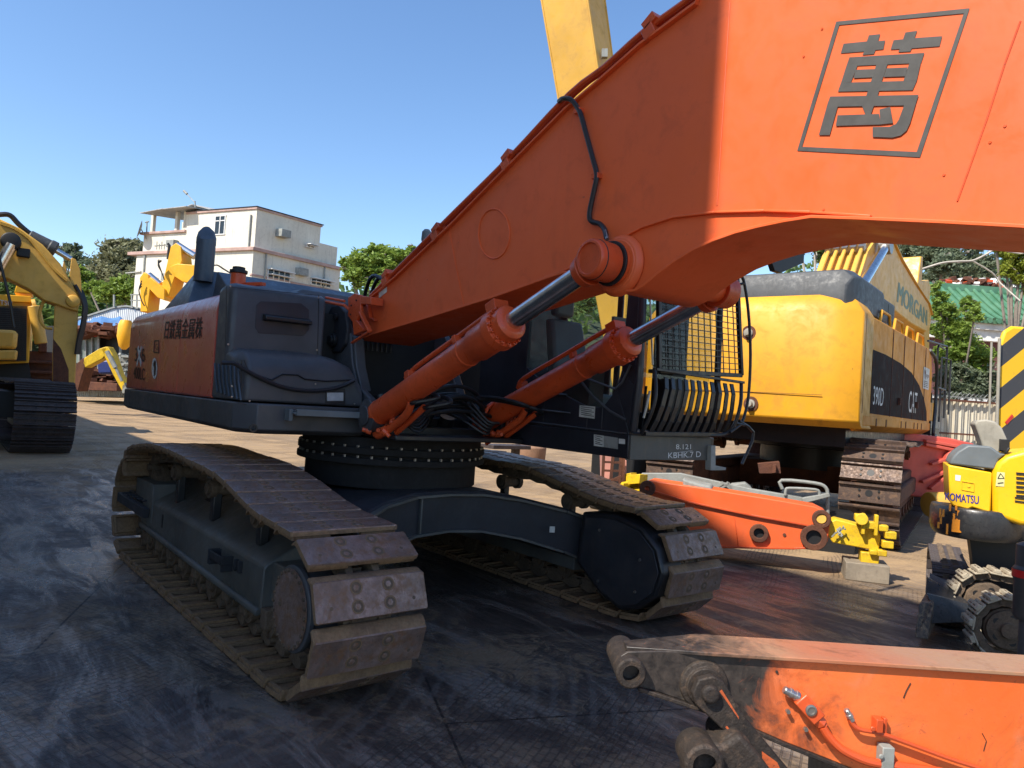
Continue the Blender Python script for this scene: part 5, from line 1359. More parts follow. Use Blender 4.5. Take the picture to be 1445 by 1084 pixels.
m.lathe(rr_(1343, 650, .0), RM.m @ V((0, -1, 0)), [(.22, 0), (.22, .1), (.12, .11), (.12, .15)], 24)
m.each('rib', 'salmon', rmo, bevel=.01)
m = MB(); m.cyl(rr_(1310, 712, -.4), rr_(1345, 712, -.4), .24); tag(m.build('yellow_drum', 'sandyellow', None, bevel=.02, origin=rr_(1325, 730, -.4)), 'small yellow drum lying behind the rusty track of the big excavator', 'drum')
# ------------------------------------------------------------------ foreground orange boom
FO = DP(890, 950, 2.9)
FB = Fr(FO, 51.7, 0, 0)
fbm = thing('excavator_boom_arm', 'half-burnt orange excavator boom lying across the lower right corner', 'excavator boom', tuple(FO.xy.to_3d()))
def fy(px, py, y=0.): return FB.Y(px, py, y)
def charred(name, o1, o2, lo, hi, grime=.5):
    m, nt, b, v = newmat(name)
    sx = nt.nodes.new('ShaderNodeSeparateXYZ'); nt.links.new(mapping(nt, v, (1,1,1), (0,0,-R(51.7))), sx.inputs[0])
    n1 = noise(nt, v, 5, 7, .7, .5); n2 = noise(nt, v, 22, 7, .7, .5); n3 = noise(nt, v, 70, 4, .6); n0 = noise(nt, v, 1.6, 4, .5)
    # soot fades out along the boom and carries painted shade with it
    s = mth(nt, 'ADD', sx.outputs['X'], mth(nt, 'MULTIPLY', mth(nt, 'SUBTRACT', n1, .5), 1.1))
    burn_shade = ramp(nt, s, lo, hi, 1, 0)
    org = mixc(nt, ramp(nt, n0, .35, .65), o1, o2)
    org = mixc(nt, ramp(nt, n1, .55, .72, 0, .45), org, (.55, .20, .10))
    org = mixc(nt, ramp(nt, n3, .66, .72, 0, .6), org, (.35, .07, .03))
    n5 = noise(nt, v, 3.2, 9, .75, 1.2)
    org = mixc(nt, ramp(nt, n5, .54, .70, 0, grime), org, (.16, .06, .025)); org = mixc(nt, ramp(nt, n2, .64, .68, 0, .5), org, (.28, .06, .025))
    soot = mixc(nt, ramp(nt, n2, .35, .65), (.018, .015, .014), (.055, .042, .034))
    soot = mixc(nt, ramp(nt, n1, .58, .68, 0, .5), soot, (.11, .085, .06))
    soot = mixc(nt, ramp(nt, n2, .68, .72, 0, .7), soot, (.50, .10, .04))
    c = mixc(nt, burn_shade, org, soot); nt.links.new(c, b.inputs['Base Color'])
    nt.links.new(ramp(nt, n2, .3, .7, .32, .62), b.inputs['Roughness'])
    bump(nt, b, mth(nt, 'ADD', n1, mth(nt, 'MULTIPLY', n2, .5)), .22, .01); return m
M['charred'] = charred('charred_orange_paint', (.76, .135, .025), (.78, .18, .045), .46, .78)
M['bareplate'] = charred('scraped_shaded_top_plate', (.34, .19, .11), (.40, .13, .06), .30, .62, .8)  # sooty left end also stands for the shade lying on the plate
M['bareplate_'] = steel('scraped_plate', (.33, .20, .12), (.46, .12, .05), .55, .15, 1.6, .5, (.20, .14, .09), .5)
M['soot'] = steel('sooty_iron', (.020, .015, .013), (.040, .029, .022), .6, .1, 2, .8, (.07, .045, .03), .3)
T = .20
face = [(872, 938), (876, 926), (886, 920), (930, 919), (1000, 921), (1060, 924), (1160, 931), (1260, 938), (1360, 944), (1460, 950), (1560, 957), (1560, 1160), (1420, 1130), (1300, 1113), (1216, 1090), (1105, 1046), (1010, 1004), (920, 974), (885, 966), (876, 956)]
m = MB(); m.prism([fy(*p) for p in face], FB.m @ V((0, .018, 0))); m.prism([fy(*p, T-.018) for p in face], FB.m @ V((0, .018, 0)))
fw = m.build('boom_web', 'charred', fbm, bevel=.003)
m = MB(); tp = [(886, 920), (1000, 921), (1160, 931), (1360, 944), (1560, 957)]
L = [fy(*p) for p in tp]; tv = FB.m @ V((0, 1, 0))
A = [[p-tv*.022-V((0,0,.008)), p+tv*(T+.015)-V((0,0,.008)), p+tv*(T+.015)+V((0,0,.008)), p-tv*.022+V((0,0,.008))] for p in L]
A[0] = [p+tv*(.06 if i in (0, 3) else -.1) for i, p in enumerate(A[0])]
m.loft(A); m.build('top_plate', 'bareplate', fbm, bevel=.003)
m = MB(); bt = [(900, 970), (1010, 1006), (1105, 1048), (1216, 1092), (1300, 1115), (1560, 1162)]; L = [fy(*p) for p in bt]
m.loft([[p-tv*.02-V((0,0,.01)), p+tv*(T+.015)-V((0,0,.01)), p+tv*(T+.015)+V((0,0,.006)), p-tv*.02+V((0,0,.006))] for p in L]); m.build('bottom_plate', 'soot', fbm, bevel=.003)
dF = FB.m @ V((0, -1, 0))
m = MB(); c = fy(888, 945); m.ring(c+dF*.05, c-dF*(T+.05), .060, .034, 32); m.build('tip_bush', 'soot', fbm, bevel=.008)
m = MB(); c = fy(993, 966); m.lathe(c-dF*.01, dF, [(.10, 0), (.095, .025), (.075, .03), (.075, .045)], 32); m.lathe(c+dF*.085, dF, [(.034, 0), (.034, .022), (.026, .028)], 24); m.build('link_pin', 'soot', fbm, bevel=.004)
m = MB()      # side link swinging down to the burnt bucket linkage
a, b = FB.l(c), FB.l(fy(1110, 1110, 0)); dv = V((b.x-a.x, 0, b.z-a.z)).normalized(); nv = V((-dv.z, 0, dv.x))
O = [a+dv*(-.065), a+dv*(-.04)+nv*.052, a+nv*.070, a+dv*.06+nv*.062, a+dv*.16+nv*.048, b+nv*.052, b-nv*.052, a+dv*.16-nv*.048, a+dv*.06-nv*.062, a-nv*.070, a+dv*(-.04)-nv*.052]
m.prism([FB.w((p.x, -.045, p.z)) for p in O], FB.m @ V((0, -.04, 0))); lk_ = m.build('side_link', 'soot', fbm, bevel=.006)
M['chippedlink'] = paint('chipped_orange_on_soot', (.55, .11, .03), .5, .6, (.02, .015, .014), 6, streak=.2, chip=.9, chipcol=(.03, .024, .02))
m = MB(); O2 = [a+dv*.30+nv*.015, a+dv*.36-nv*.03, a+dv*.42+nv*.02, a+dv*.37+nv*.034]
m.prism([FB.w((p.x, -.0855, p.z)) for p in O2], FB.m @ V((0, -.0015, 0)))
O3 = [a+dv*.02+nv*.045, a+dv*.14+nv*.030, a+dv*.15+nv*.024, a+dv*.02+nv*.034]; m.prism([FB.w((p.x, -.0855, p.z)) for p in O3], FB.m @ V((0, -.0015, 0)))
O4 = [a+dv*.14-nv*.036, a+dv*.24-nv*.038, a+dv*.24-nv*.028, a+dv*.14-nv*.028]; m.prism([FB.w((p.x, -.0855, p.z)) for p in O4], FB.m @ V((0, -.0015, 0)))
m.each('paint_patch', 'chippedlink', lk_)
# fittings and pipes on the face
M['zinc'] = plain('zinc_fitting', (.55, .56, .58), .28, .9)
def ff(px, py, y=-.03): return fy(px, py, y)
m = MB(); a, b = ff(1128, 984), ff(1152, 1012); dd = (b-a).normalized(); nn = dd.cross(dF).normalized()
m.obox((a+b)/2, dd*((b-a).length/2+.004), nn*.030, dF*.028); vb = m.build('valve_block', 'cylorange', fbm, bevel=.005)
m = MB(); m.lathe((a+b)/2+dF*.028, dF, [(.022, 0), (.022, .006), (.015, .008), (.015, .004)], 20)
for p in ((1111, 1003), (1136, 1028)): m.lathe(ff(*p, -.012), dF, [(.009, 0), (.009, .014)], 6)
m.each('bolt', 'bolt', vb)
m = MB(); a2 = ff(1106, 973)
m.lathe(a2, (a-a2), [(.012, 0), (.016, .004), (.016, .022), (.020, .024), (.020, .034), (.017, .036), (.017, .048), (.021, .05), (.021, .062)], 12); m.build('end_fitting', 'zinc', vb)
m = MB(); m.lathe(ff(1152, 1013), dd, [(.026, 0), (.026, .03), (.020, .034), (.020, .045)], 6); m.build('hex_nut', 'cylorange', vb, bevel=.002)
m = MB(); m.tube([ff(*p, -.035) for p in ((1160, 1025), (1170, 1040), (1186, 1056), (1208, 1068), (1232, 1076), (1275, 1082), (1330, 1090))], .017, 10, 4); m.build('steel_pipe', 'cylorange', fbm)
m = MB(); m.tube([ff(*p, -.03) for p in ((1199, 1014), (1206, 1025), (1216, 1030), (1228, 1032), (1245, 1036), (1300, 1056), (1350, 1074), (1420, 1095))], .0095, 8, 3); m.build('thin_pipe', 'cylorange', fbm)
m = MB(); p0, p1 = ff(1194, 1001), ff(1203, 1018); m.lathe(p0, p1-p0, [(.009, 0), (.012, .003), (.012, .02), (.015, .022), (.015, .034), (.012, .036), (.012, .05)], 10); m.build('end_fitting', 'zinc', fbm)
m = MB(); m.obox(ff(1238, 1022, -.025), FB.m @ V((.014, 0, 0)), FB.m @ V((0, .022, 0)), FB.m @ V((0, 0, .026))); m.obox(ff(1247, 1024, -.015), FB.m @ V((.007, 0, 0)), FB.m @ V((0, .015, 0)), FB.m @ V((0, 0, .034)))
m.lathe(ff(1231, 1028, -.05), dF, [(.010, 0), (.010, .008)], 12); m.build('pipe_clamp', 'cylorange', fbm, bevel=.003)
m = MB(); m.obox(ff(1249, 1070, -.03), FB.m @ V((.024, 0, 0)), FB.m @ V((0, .026, 0)), FB.m @ V((0, 0, .052))); m.lathe(ff(1243, 1067, -.057), dF, [(.010, 0), (.010, .008)], 16); m.build('pipe_clamp', 'mudgrey', fbm, bevel=.006)
m = MB()      # scratches and small marks
m.tube([ff(*p, -.0015) for p in ((1285, 964), (1279, 975), (1275, 985))], .0022, 5); m.tube([ff(*p, -.0015) for p in ((1386, 1035), (1392, 1046), (1388, 1060))], .0016, 5)
m.lathe(ff(1096, 948, -.002), dF, [(.006, 0), (.005, .004)], 8); m.each('scratch', 'soot', fbm)
# burnt linkage lump by the boom foot
bl = thing('bucket_linkage', 'burnt black bucket linkage with round bushes under the foreground boom, at the bottom edge', 'linkage', tuple(fy(1050, 1100, -.3).xy.to_3d()))
m = MB(); c = fy(990, 1072, -.16); m.ring(c+dF*.05, c-dF*.12, .075, .045, 32); b1 = m.build('pin_bush', 'soot', bl, bevel=.012)
m = MB(); c2 = fy(1035, 1053, -.10); m.lathe(c2+dF*.04, -dF, [(.045, 0), (.062, .01), (.062, .22), (.045, .23)], 32); m.build('pin_bush', 'soot', bl, bevel=.008)
m = MB(); m.prism([fy(*p, -.16) for p in ((985, 1050), (1020, 1052), (1046, 1036), (1075, 1070), (1120, 1130), (985, 1140), (968, 1100))], FB.m @ V((0, .14, 0))); m.build('linkage_plate', 'soot', bl, bevel=.02, seg=3)
# timber under the boom
m = MB(); tb = Fr((fy(1300, 1120).x, fy(1300, 1120).y, 0), 51.7); m.box((-.2, -.15, 0), (.9, .6, .30), tb)
tag(m.build('timber_support', 'wood', None, bevel=.01, origin=tb.o), 'thick grey timber under the orange boom in the lower right corner', 'timber block')
m = MB(); q = fy(1130, 1085, .12); m.box((-.55, .05, 0), (.02, .32, .10), Fr((q.x, q.y, 0), 40))
tag(m.build('steel_sheet', 'wood', None, bevel=.006, origin=(q.x, q.y, 0)), 'flat grey plank on the ground showing below the burnt end of the orange boom', 'plank')
# ------------------------------------------------------------------ left yellow excavator
LX = thing('tracked_excavator', 'big yellow excavator at the left edge with its arm hanging straight down', 'excavator', (-14, -3.4, 0))
L0 = Fr((0, 0, 0), 0)
lp = track_path(-18.0, -13.15, .80, .68, .03)
gs3 = lambda w, L: grouser_shoe(w, L, bars=3, bh=.04, z0=.07)
for yc, nm in ((-1.57, 'near track with dark ribbed shoes'), (-5.2, 'far track outside the picture')):
    make_track(LX, L0, yc, 1.15, lp, .26, .3, gs3, ('darkshoe', 'black'), 1.2, nm, bevel=0)
    m = MB(); m.box((-17.6, yc-.35, .4), (-13.4, yc+.35, 1.05)); m.box((-17.4, yc-.42, .6), (-13.8, yc+.42, .9)); tf = m.build('track_frame', 'darkshoe', LX, bevel=.05)
    m = MB(); c = V((-13.15, yc-.4, .8)); m.lathe(c, (0,1,0), [(.3, 0), (.60, .05), (.66, .1), (.66, .7), (.6, .75), (.3, .8)], 32); m.build('idler', 'darkshoe', tf)
m = MB(); m.box((-16.8, -5.2, .7), (-14.2, -1.6, 1.3)); m.lathe((-15.5, -3.5, 1.2), (0,0,1), [(1.1, 0), (1.1, .5)], 32); m.build('centre_frame', 'black', LX)
m = MB(); m.box((-17.2, -6.5, 1.7), (-13.8, -2.75, 3.6)); m.build('body', 'sandyellow', LX, bevel=.08)
LF = Fr((-14.0, -1.5, 0), 84)      # picture plane of the boom: x runs to the picture's right
def lf(px, py, y=0.): return LF.Y(px, py, y)
P = [(-120, 330), (-60, 300), (0, 309), (28, 322), (60, 345), (85, 372), (103, 402), (112, 420), (110, 440), (96, 436), (80, 430), (62, 424), (40, 408), (10, 393), (-30, 395), (-80, 430), (-120, 470)]
m = MB(); m.prism([lf(*p) for p in P], LF.m @ V((0, .75, 0))); lb2 = m.build('boom', 'sandyellow', LX, bevel=.03)
m = MB()      # arm: sunlit box, lower face rusty and darkened with painted shade
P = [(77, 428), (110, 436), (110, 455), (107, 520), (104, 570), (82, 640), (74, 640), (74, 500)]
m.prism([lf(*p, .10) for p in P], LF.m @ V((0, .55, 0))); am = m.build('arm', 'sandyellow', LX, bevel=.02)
m = MB(); m.prism([lf(*p, .085) for p in ((75, 478), (86, 492), (97, 522), (97, 600), (82, 640), (74, 640))], LF.m @ V((0, .02, 0))); m.build('rust_shade_plate', 'rust', am)  # rust plate; its dark diagonal edge also paints the shadow on the arm
m = MB(); m.lathe(lf(103, 425, -.06), LF.m @ V((0, 1, 0)), [(.12, 0), (.15, .02), (.15, .95), (.12, 1.0)], 28); m.build('pivot_pin', 'sandyellow', am, bevel=.01)
m = MB()      # ears carrying the arm ram
m.prism([lf(*p, .05) for p in ((86, 385), (90, 368), (94, 378), (92, 392))], LF.m @ V((0, .1, 0)))
m.prism([lf(*p, .05) for p in ((98, 388), (101, 364), (107, 366), (113, 380), (115, 400), (115, 432), (104, 425))], LF.m @ V((0, .14, 0))); m.prism([lf(*p, .5) for p in ((98, 388), (101, 366), (107, 368), (112, 400), (104, 425))], LF.m @ V((0, .1, 0)))
m.each('ram_ear', 'sandyellow', am, bevel=.01)
m = MB(); m.lathe(lf(40, 334, .35), lf(81, 354, .35)-lf(40, 334, .35), [(.14, 0), (.17, .02), (.17, .45), (.19, .47), (.19, .60), (.14, .62)], 24); ar = m.build('arm_ram', 'darkhood', LX, bevel=.01)
m = MB(); m.cyl(lf(80, 354, .35), lf(100, 366, .35), .07); m.build('rod', 'chrome', ar)
m = MB(); m.cyl(lf(-10, 392, -.25), lf(16, 345, -.25), .13); m.build('boom_ram_rod', 'chrome', LX)
m = MB(); m.lathe(lf(15, 340, -.35), LF.m @ V((0, 1, 0)), [(.14, 0), (.20, .02), (.20, .28), (.14, .3)], 24); m.obox(lf(33, 357, -.08), LF.m @ V((.13, 0, 0)), LF.m @ V((0, .08, 0)), LF.m @ V((0, 0, .10))); m.each('boom_lamp', 'black', LX, bevel=.02)
m = MB()
m.tube([lf(*p, .3) for p in ((-20, 306), (0, 303), (14, 304), (26, 316), (40, 328), (60, 342), (72, 350))], .06, 8, 4)
for k in range(4):
    o_ = k*.1
    m.tube([lf(px+k*1.2, py-k*.8, .05+o_) for px, py in ((28, 326), (45, 342), (58, 356), (70, 372), (84, 388), (100, 400), (108, 412))], .03, 6, 3)
    m.tube([lf(px+k*1.3, py, .0+o_) for px, py in ((106, 402), (113, 415), (118, 432), (116, 455), (110, 480), (107, 500))], .04, 6, 3)
m.tube([lf(*p, -.4) for p in ((-4, 352), (4, 385), (14, 425), (20, 462))], .03, 6, 3)
m.each('hose', 'hose', LX)
m = MB()
for k in range(3): m.tube([lf(px, py+k*1.6, -.02) for px, py in ((0, 313), (20, 320), (40, 334), (52, 348), (66, 366), (78, 380), (94, 394))], .022, 6, 3)
m.tube([lf(*p, .2) for p in ((62, 424), (56, 440), (57, 452), (64, 462), (74, 464))], .035, 8, 4)
m.build('steel_line', 'sandyellow', lb2)

# ------------------------------------------------------------------ grey-grilled excavator further back on the left
GX_ = Fr(DP(20, 520, 22), 84); GX_.o.z = 0
ge = thing('tracked_excavator', 'yellow excavator with a dark mesh grille, half hidden at the left edge', 'excavator', tuple(GX_.o))
def gg(px, py, y=0.): return GX_.Y(px, py, y)
def pbox(name, mat, P, dep, y=0., par=None, bev=.02):
    m = MB(); m.prism([gg(*p, y) for p in P], GX_.m @ V((0, dep, 0))); return m.build(name, mat, par or ge, bevel=bev)
pbox('body', 'yellow', ((-60, 410), (45, 425), (45, 430), (40, 512), (-60, 516)), 3.0, .1)
pbox('hood', 'yellow', ((20, 413), (24, 400), (42, 401), (46, 414)), 1.6)
pbox('deck_edge', 'yellow', ((-60, 412), (44, 418), (45, 427), (-60, 424)), .4)
m = MB(); m.prism([gg(*p, .0) for p in ((-60, 430), (38, 436), (37, 508), (-60, 512))], GX_.m @ V((0, .1, 0))); gl_ = m.build('mesh_grille', 'grey', ge)
m = MB()
for k in range(24): m.beam(gg(-2+k*1.7, 432, -.02), gg(-2.5+k*1.7, 510, -.02), .03, .02)
for k in range(26): m.beam(gg(-2, 436+k*2.9, -.03), gg(37, 438+k*2.8, -.03), .02, .03)
m.build('mesh_wire', 'black', gl_)
m = MB(); text_on(m, 'TSU', gg(0, 430, -.02), gg(17, 432, -.02), gg(17, 425.5, -.02), gg(0, 423, -.02)); m.build('maker_name', 'whitemark', ge)
pbox('counterweight', 'sandyellow', ((-60, 462), (22, 466), (24, 470), (22, 492), (-60, 492)), .9, -.9, None, .12)
pbox('bumper', 'sandyellow', ((-60, 494), (24, 494), (22, 508), (-60, 508)), .9, -.9, None, .05)
m = MB(); m.cyl(gg(48, 432, -.2), gg(58, 485, -.2), .17); m.cyl(gg(46, 432, -.1), gg(52, 431, -.1), .2); m.build('stay_cylinder', 'sandyellow', ge, bevel=.02)
m = MB(); m.prism([gg(*p, .5) for p in ((-60, 512), (40, 512), (45, 540), (-60, 545))], GX_.m @ V((0, 2.5, 0))); m.build('chassis', 'black', ge)
RB = thing('rusty_chassis', 'rust brown machine chassis standing behind the hanging yellow arm on the left', 'chassis', tuple(GX_.w((2.6, 2, 0))))
m = MB()
for P, y in ((((38, 495), (74, 497), (75, 535), (36, 535)), 1.0), (((55, 478), (66, 480), (66, 497), (54, 497)), .8), (((34, 508), (75, 510), (76, 514), (34, 512)), .7), (((34, 522), (76, 524), (76, 528), (34, 527)), .7)):
    m.prism([gg(*p, y) for p in P], GX_.m @ V((0, 1.0, 0)))
m.prism([gg(*p, 1.1) for p in ((34, 530), (76, 530), (76, 552), (34, 552))], GX_.m @ V((0, .6, 0)))
m.build('chassis_block', 'rust', RB, bevel=.03)

# ------------------------------------------------------------------ small folded yellow arm by the yard wall
SY = Fr(DP(160, 549, 34), 51); SY.o.z = 0
sy = thing('mini_excavator', 'small lemon yellow excavator arm folded to the ground at the back of the yard', 'mini excavator', tuple(SY.o))
def ss(px, py, y=0.): return SY.Y(px, py, y)
for nm, P in (('boom', ((117, 512), (119, 505), (140, 492), (150, 489), (152, 496), (145, 506), (120, 519))), ('arm', ((142, 492), (152, 489), (158, 499), (168, 528), (178, 545), (172, 552), (160, 530), (148, 505)))):
    m = MB(); m.prism([ss(*p) for p in P], SY.m @ V((0, .5, 0))); m.build(nm, 'lemon', sy, bevel=.03)
m = MB(); m.cyl(ss(151, 496, -.2), ss(163, 519, -.2), .10); m.cyl(ss(163, 519, -.2), ss(172, 538, -.2), .06); m.build('ram', 'mudgrey', sy)
m = MB(); m.prism([ss(*p) for p in ((172, 545), (176, 540), (182, 548), (178, 556), (172, 555))], SY.m @ V((0, .6, 0))); m.build('bucket', 'mudgrey', sy, bevel=.02)
m = MB(); m.prism([ss(*p) for p in ((100, 520), (117, 505), (122, 512), (116, 530), (110, 552), (100, 552))], SY.m @ V((0, .8, 0))); m.build('foot', 'rust', sy, bevel=.03)
m = MB(); m.prism([ss(*p, 1.5) for p in ((135, 508), (158, 508), (158, 528), (138, 528))], SY.m @ V((0, .8, 0))); tag(m.build('blue_barrel', plain('blue_drum_plastic', (.02, .04, .18), .5), None, bevel=.1, origin=ss(146, 548, 1.5)), 'dark blue drum in the shade behind the small lemon yellow arm', 'drum')

# ------------------------------------------------------------------ shed, tarp stall and low wall
SH = Fr(DP(150, 545, 48), 46); SH.o.z = 0
def sh(px, py, y=0.): return SH.Y(px, py, y)
def corr(name, rgb, rgb2, sc_=9.0, rot=0.0):
    m, nt, b, v = newmat(name); w = nt.nodes.new('ShaderNodeTexWave'); w.wave_type = 'BANDS'; w.bands_direction = 'X'; w.inputs['Scale'].default_value = sc_; w.inputs['Distortion'].default_value = .3
    nt.links.new(mapping(nt, v, (1,1,1), (0,0,-R(rot))), w.inputs['Vector'])
    n = noise(nt, mapping(nt, v, (2.2, 2.2, .4), (0,0,0)), 1, 6, .7)
    c = mixc(nt, ramp(nt, n, .4, .68), rgb, rgb2); c = mixc(nt, ramp(nt, noise(nt, v, 3, 6, .7), .62, .74, 0, .6), c, (.16, .08, .04))
    nt.links.new(c, b.inputs['Base Color']); b.inputs['Roughness'].default_value = .55; bump(nt, b, w.outputs['Fac'], .9, .05); return m
M['corrwhite'] = corr('white_corrugated_sheet', (.62, .65, .68), (.50, .50, .48), 2.2, 46)
M['corrfence'] = corr('cream_corrugated_fence', (.60, .55, .44), (.45, .38, .27), 3.0, 60)
shd = thing('shed', 'white corrugated metal shed with a low pitched roof behind the tarpaulin stall', 'shed', tuple(SH.w((0, 3, 0))))
m = MB(); P = [(100, 452), (122, 448), (160, 436), (178, 434), (198, 438), (210, 442), (210, 470), (210, 560), (100, 560)]
m.prism([sh(*p, 3.0) for p in P], SH.m @ V((0, 5, 0))); m.build('shed_wall', 'corrwhite', shd)
m = MB(); L = [sh(*p, 2.9) for p in ((100, 452), (122, 447), (160, 435), (178, 433), (199, 437))]
m.loft([[p, p+SH.m @ V((0, 5.3, 0)), p+SH.m @ V((0, 5.3, .12)), p+V((0,0,.12))] for p in L]); m.build('shed_roof', 'mudgrey', shd)
m = MB()
for x in (186, 193, 200): m.beam(sh(x, 433, 2.8), sh(x, 416, 2.8), .08, .08)
for y_ in (416, 424): m.beam(sh(184, y_, 2.8), sh(202, y_, 2.8), .08, .08)
m.beam(sh(161, 433, 2.8), sh(161, 416, 2.8), .1, .1); m.each('roof_rail', 'mudgrey', shd)
ts = thing('scrap_stall', 'dark open stall roofed with scrap and blue tarpaulin at the back of the yard', 'stall', tuple(SH.o))
m = MB(); m.prism([sh(*p, .8) for p in ((60, 460), (190, 460), (190, 548), (60, 548))], SH.m @ V((0, 2.0, 0))); m.build('back_wall', 'black', ts)
def heap(name, mat, par, P, dep, n, s, seed=1):
    m = MB(); r2 = random.Random(seed); (x0, y0), (x1, y1) = P
    for k in range(n):
        c = sh(r2.uniform(x0, x1), r2.uniform(y0, y1), r2.uniform(-.2, dep)); a = r2.uniform(0, 3.14); t = r2.uniform(-.4, .4)
        u = V((math.cos(a), math.sin(a), t)).normalized(); w_ = u.cross(V((0,0,1))).normalized()
        m.obox(c, u*r2.uniform(s*.5, s*2.2), w_*r2.uniform(s*.3, s), u.cross(w_)*r2.uniform(s*.06, s*.4))
    return m.build(name, mat, par, smooth=0)
heap('scrap_roof', 'rust', ts, ((105, 462), (184, 473)), 1.2, 130, .45, 3)
m = MB(); r3 = random.Random(5); cols = 16; LL = []
for i in range(cols+1):
    px = 100+i*85/cols; z = r3.uniform(-1.5, 1.5)
    LL.append([sh(px, 463+z+r3.uniform(0, 4), -.3), sh(px, 458+z, .2), sh(px, 452+z*1.2-(4 if 5 < i < 14 else 0), 1.2), sh(px, 454+z, 2.2)])
m.loft(LL, False); m.build('tarpaulin', paint('blue_tarpaulin', (.06, .16, .34), .5, .4, (.2, .25, .3), 1.2, streak=.4), ts, smooth=20)
m = MB()
for a, b in ((103, 121), (122, 139)):
    m.prism([sh(a, 470, .3), sh(b, 470, .3), sh(b, 512, .3), sh(a, 512, .3)], SH.m @ V((0, .05, 0)))
m.each('glazed_panel', paint('dusty_glass_panel', (.16, .20, .18), .25, .4, (.3, .32, .28), 1, streak=.6), ts)
m = MB()
for x in (103, 112, 121, 130, 139): m.beam(sh(x, 468, .2), sh(x, 514, .2), .10, .08)
for a, b in (((103, 470), (139, 469)), ((143, 467), (168, 470)), ((139, 464), (139, 540)), ((170, 470), (170, 546))): m.beam(sh(*a, .1), sh(*b, .1), .12, .12)
m.build('stall_frame', 'mudgrey', ts)
m = MB(); m.prism([sh(132, 468, .05), sh(137, 468, .05), sh(137, 475, .05), sh(132, 475, .05)], SH.m @ V((0, .1, 0))); m.build('red_sign', plain('red_sign_paint', (.6, .08, .05), .5), ts)
heap('scrap_heap', 'mudgrey', ts, ((166, 500), (186, 545)), .8, 90, .25, 8); heap('scrap_heap', 'rust', ts, ((110, 520), (165, 540)), .6, 50, .35, 9)
m = MB(); m.prism([sh(*p, -1.2) for p in ((98, 537), (165, 541), (165, 552), (98, 550))], SH.m @ V((0, .5, 0))); tag(m.build('low_wall', 'rust', None, bevel=.03, origin=SH.w((0, -1.2, 0))), 'low rusty brown kerb beam along the back of the sunlit yard on the left', 'kerb beam')
m = MB(); m.lathe(sh(178, 452, -3.5), (0,0,-1), [(.3, 0), (.42, .3), (.45, 1.0), (.3, 1.6), (.12, 1.8)], 18); tag(m.build('yellow_bucket', 'yellow', None, bevel=.02, origin=sh(178, 452, -3.5)), 'rounded yellow bucket tip poking out beside the rear of the orange side panel', 'bucket')

# ------------------------------------------------------------------ yellow excavator arms rising behind the orange body
AR = Fr(DP(240, 430, 40), 50); AR.o.z = 0
def aa(px, py, y=0.): return AR.Y(px, py, y)
ao = thing('tracked_excavator', 'yellow excavator with folded boom showing above the orange body, before the white house', 'excavator', tuple(AR.o))
for nm, P, y in (('boom', ((226, 420), (228, 405), (236, 370), (241, 348), (248, 343), (255, 348), (257, 368), (252, 378), (245, 395), (238, 418)), 0), ('boom', ((240, 376), (250, 372), (275, 374), (300, 384), (310, 400), (290, 402), (258, 398), (246, 390)), -.1), ('arm', ((209, 394), (212, 391), (232, 408), (232, 424), (222, 420), (207, 404)), -.2), ('stick', ((198, 432), (197, 392), (203, 384), (209, 388), (212, 404), (208, 440), (198, 440)), -.2)):
    m = MB(); m.prism([aa(*p, y) for p in P], AR.m @ V((0, 1.2, 0))); m.build(nm, 'yellow', ao, bevel=.03)
m = MB(); m.cyl(aa(250, 346, .3), aa(275, 362, .3), .2); m.cyl(aa(210, 388, .2), aa(226, 402, .2), .18); m.each('ram', 'chrome', ao)
m = MB()
for k in range(3): m.tube([aa(*p, -.3-k*.05) for p in ((228, 368), (223, 374-k*3), (228, 384), (232, 395))], .03, 6, 3); m.tube([aa(*p, -.4) for p in ((200, 396+k*4), (196, 410), (200, 425), (204, 432))], .03, 6, 3)
m.tube([aa(*p, .1) for p in ((298, 376), (306, 374), (316, 380), (326, 386))], .05, 6, 3); m.tube([aa(*p, .1) for p in ((237, 366), (239, 346), (237, 344))], .08, 6)
m.each('hose', 'hose', ao)
m = MB(); m.box((2.0, -1.0, 1.0), (6.3, 2.2, 3.6), AR); m.build('body', 'yellow', ao, bevel=.1)
m = MB(); m.box((2.0, -1.1, 0), (6.4, -.3, 1.0), AR); m.box((2.0, 1.5, 0), (6.4, 2.3, 1.0), AR); m.each('track', 'darkshoe', ao, bevel=.3, seg=4)

# tall yellow arm above the orange boom
TA = Fr(DP(830, 300, 13), 70); TA.o.z = 0
ta = thing('excavator_boom_arm', 'tall sand yellow excavator arm rising behind the orange boom to the top edge', 'excavator boom', tuple(TA.o))  # an excavator arm, listed with the booms
m = MB()
d0, d1 = DP(838, 190, 13.0), DP(800, -60, 13.0); ax_ = (d1-d0).normalized(); sdv = _r - ax_*_r.dot(ax_); sdv.normalize(); bk_ = ax_.cross(sdv); bk_ = bk_ if bk_.dot(_f) > 0 else -bk_
rtm = Matrix.Rotation(R(-32), 3, ax_); s1 = (rtm @ sdv); s2 = rtm @ bk_
base = d0-ax_*(d0.z-2.0)/ax_.z
def tsec(p, a, b): return [p-s1*a-s2*b, p+s1*a-s2*b, p+s1*a+s2*b, p-s1*a+s2*b]
m.loft([tsec(base, .26, .26), tsec(d0, .40, .36), tsec(d1, .44, .42), tsec(d1+ax_*4, .42, .40)]); tam = m.build('arm_box', 'sandyellow', ta, bevel=.02)
m = MB()
for s_ in (-1, 1):
    for q_ in (-1, 1): m.tube([d0+s1*.40*s_+s2*.36*q_, d1+s1*.44*s_+s2*.42*q_], .02, 6)
m.each('weld_seam', 'sandyellow', tam)
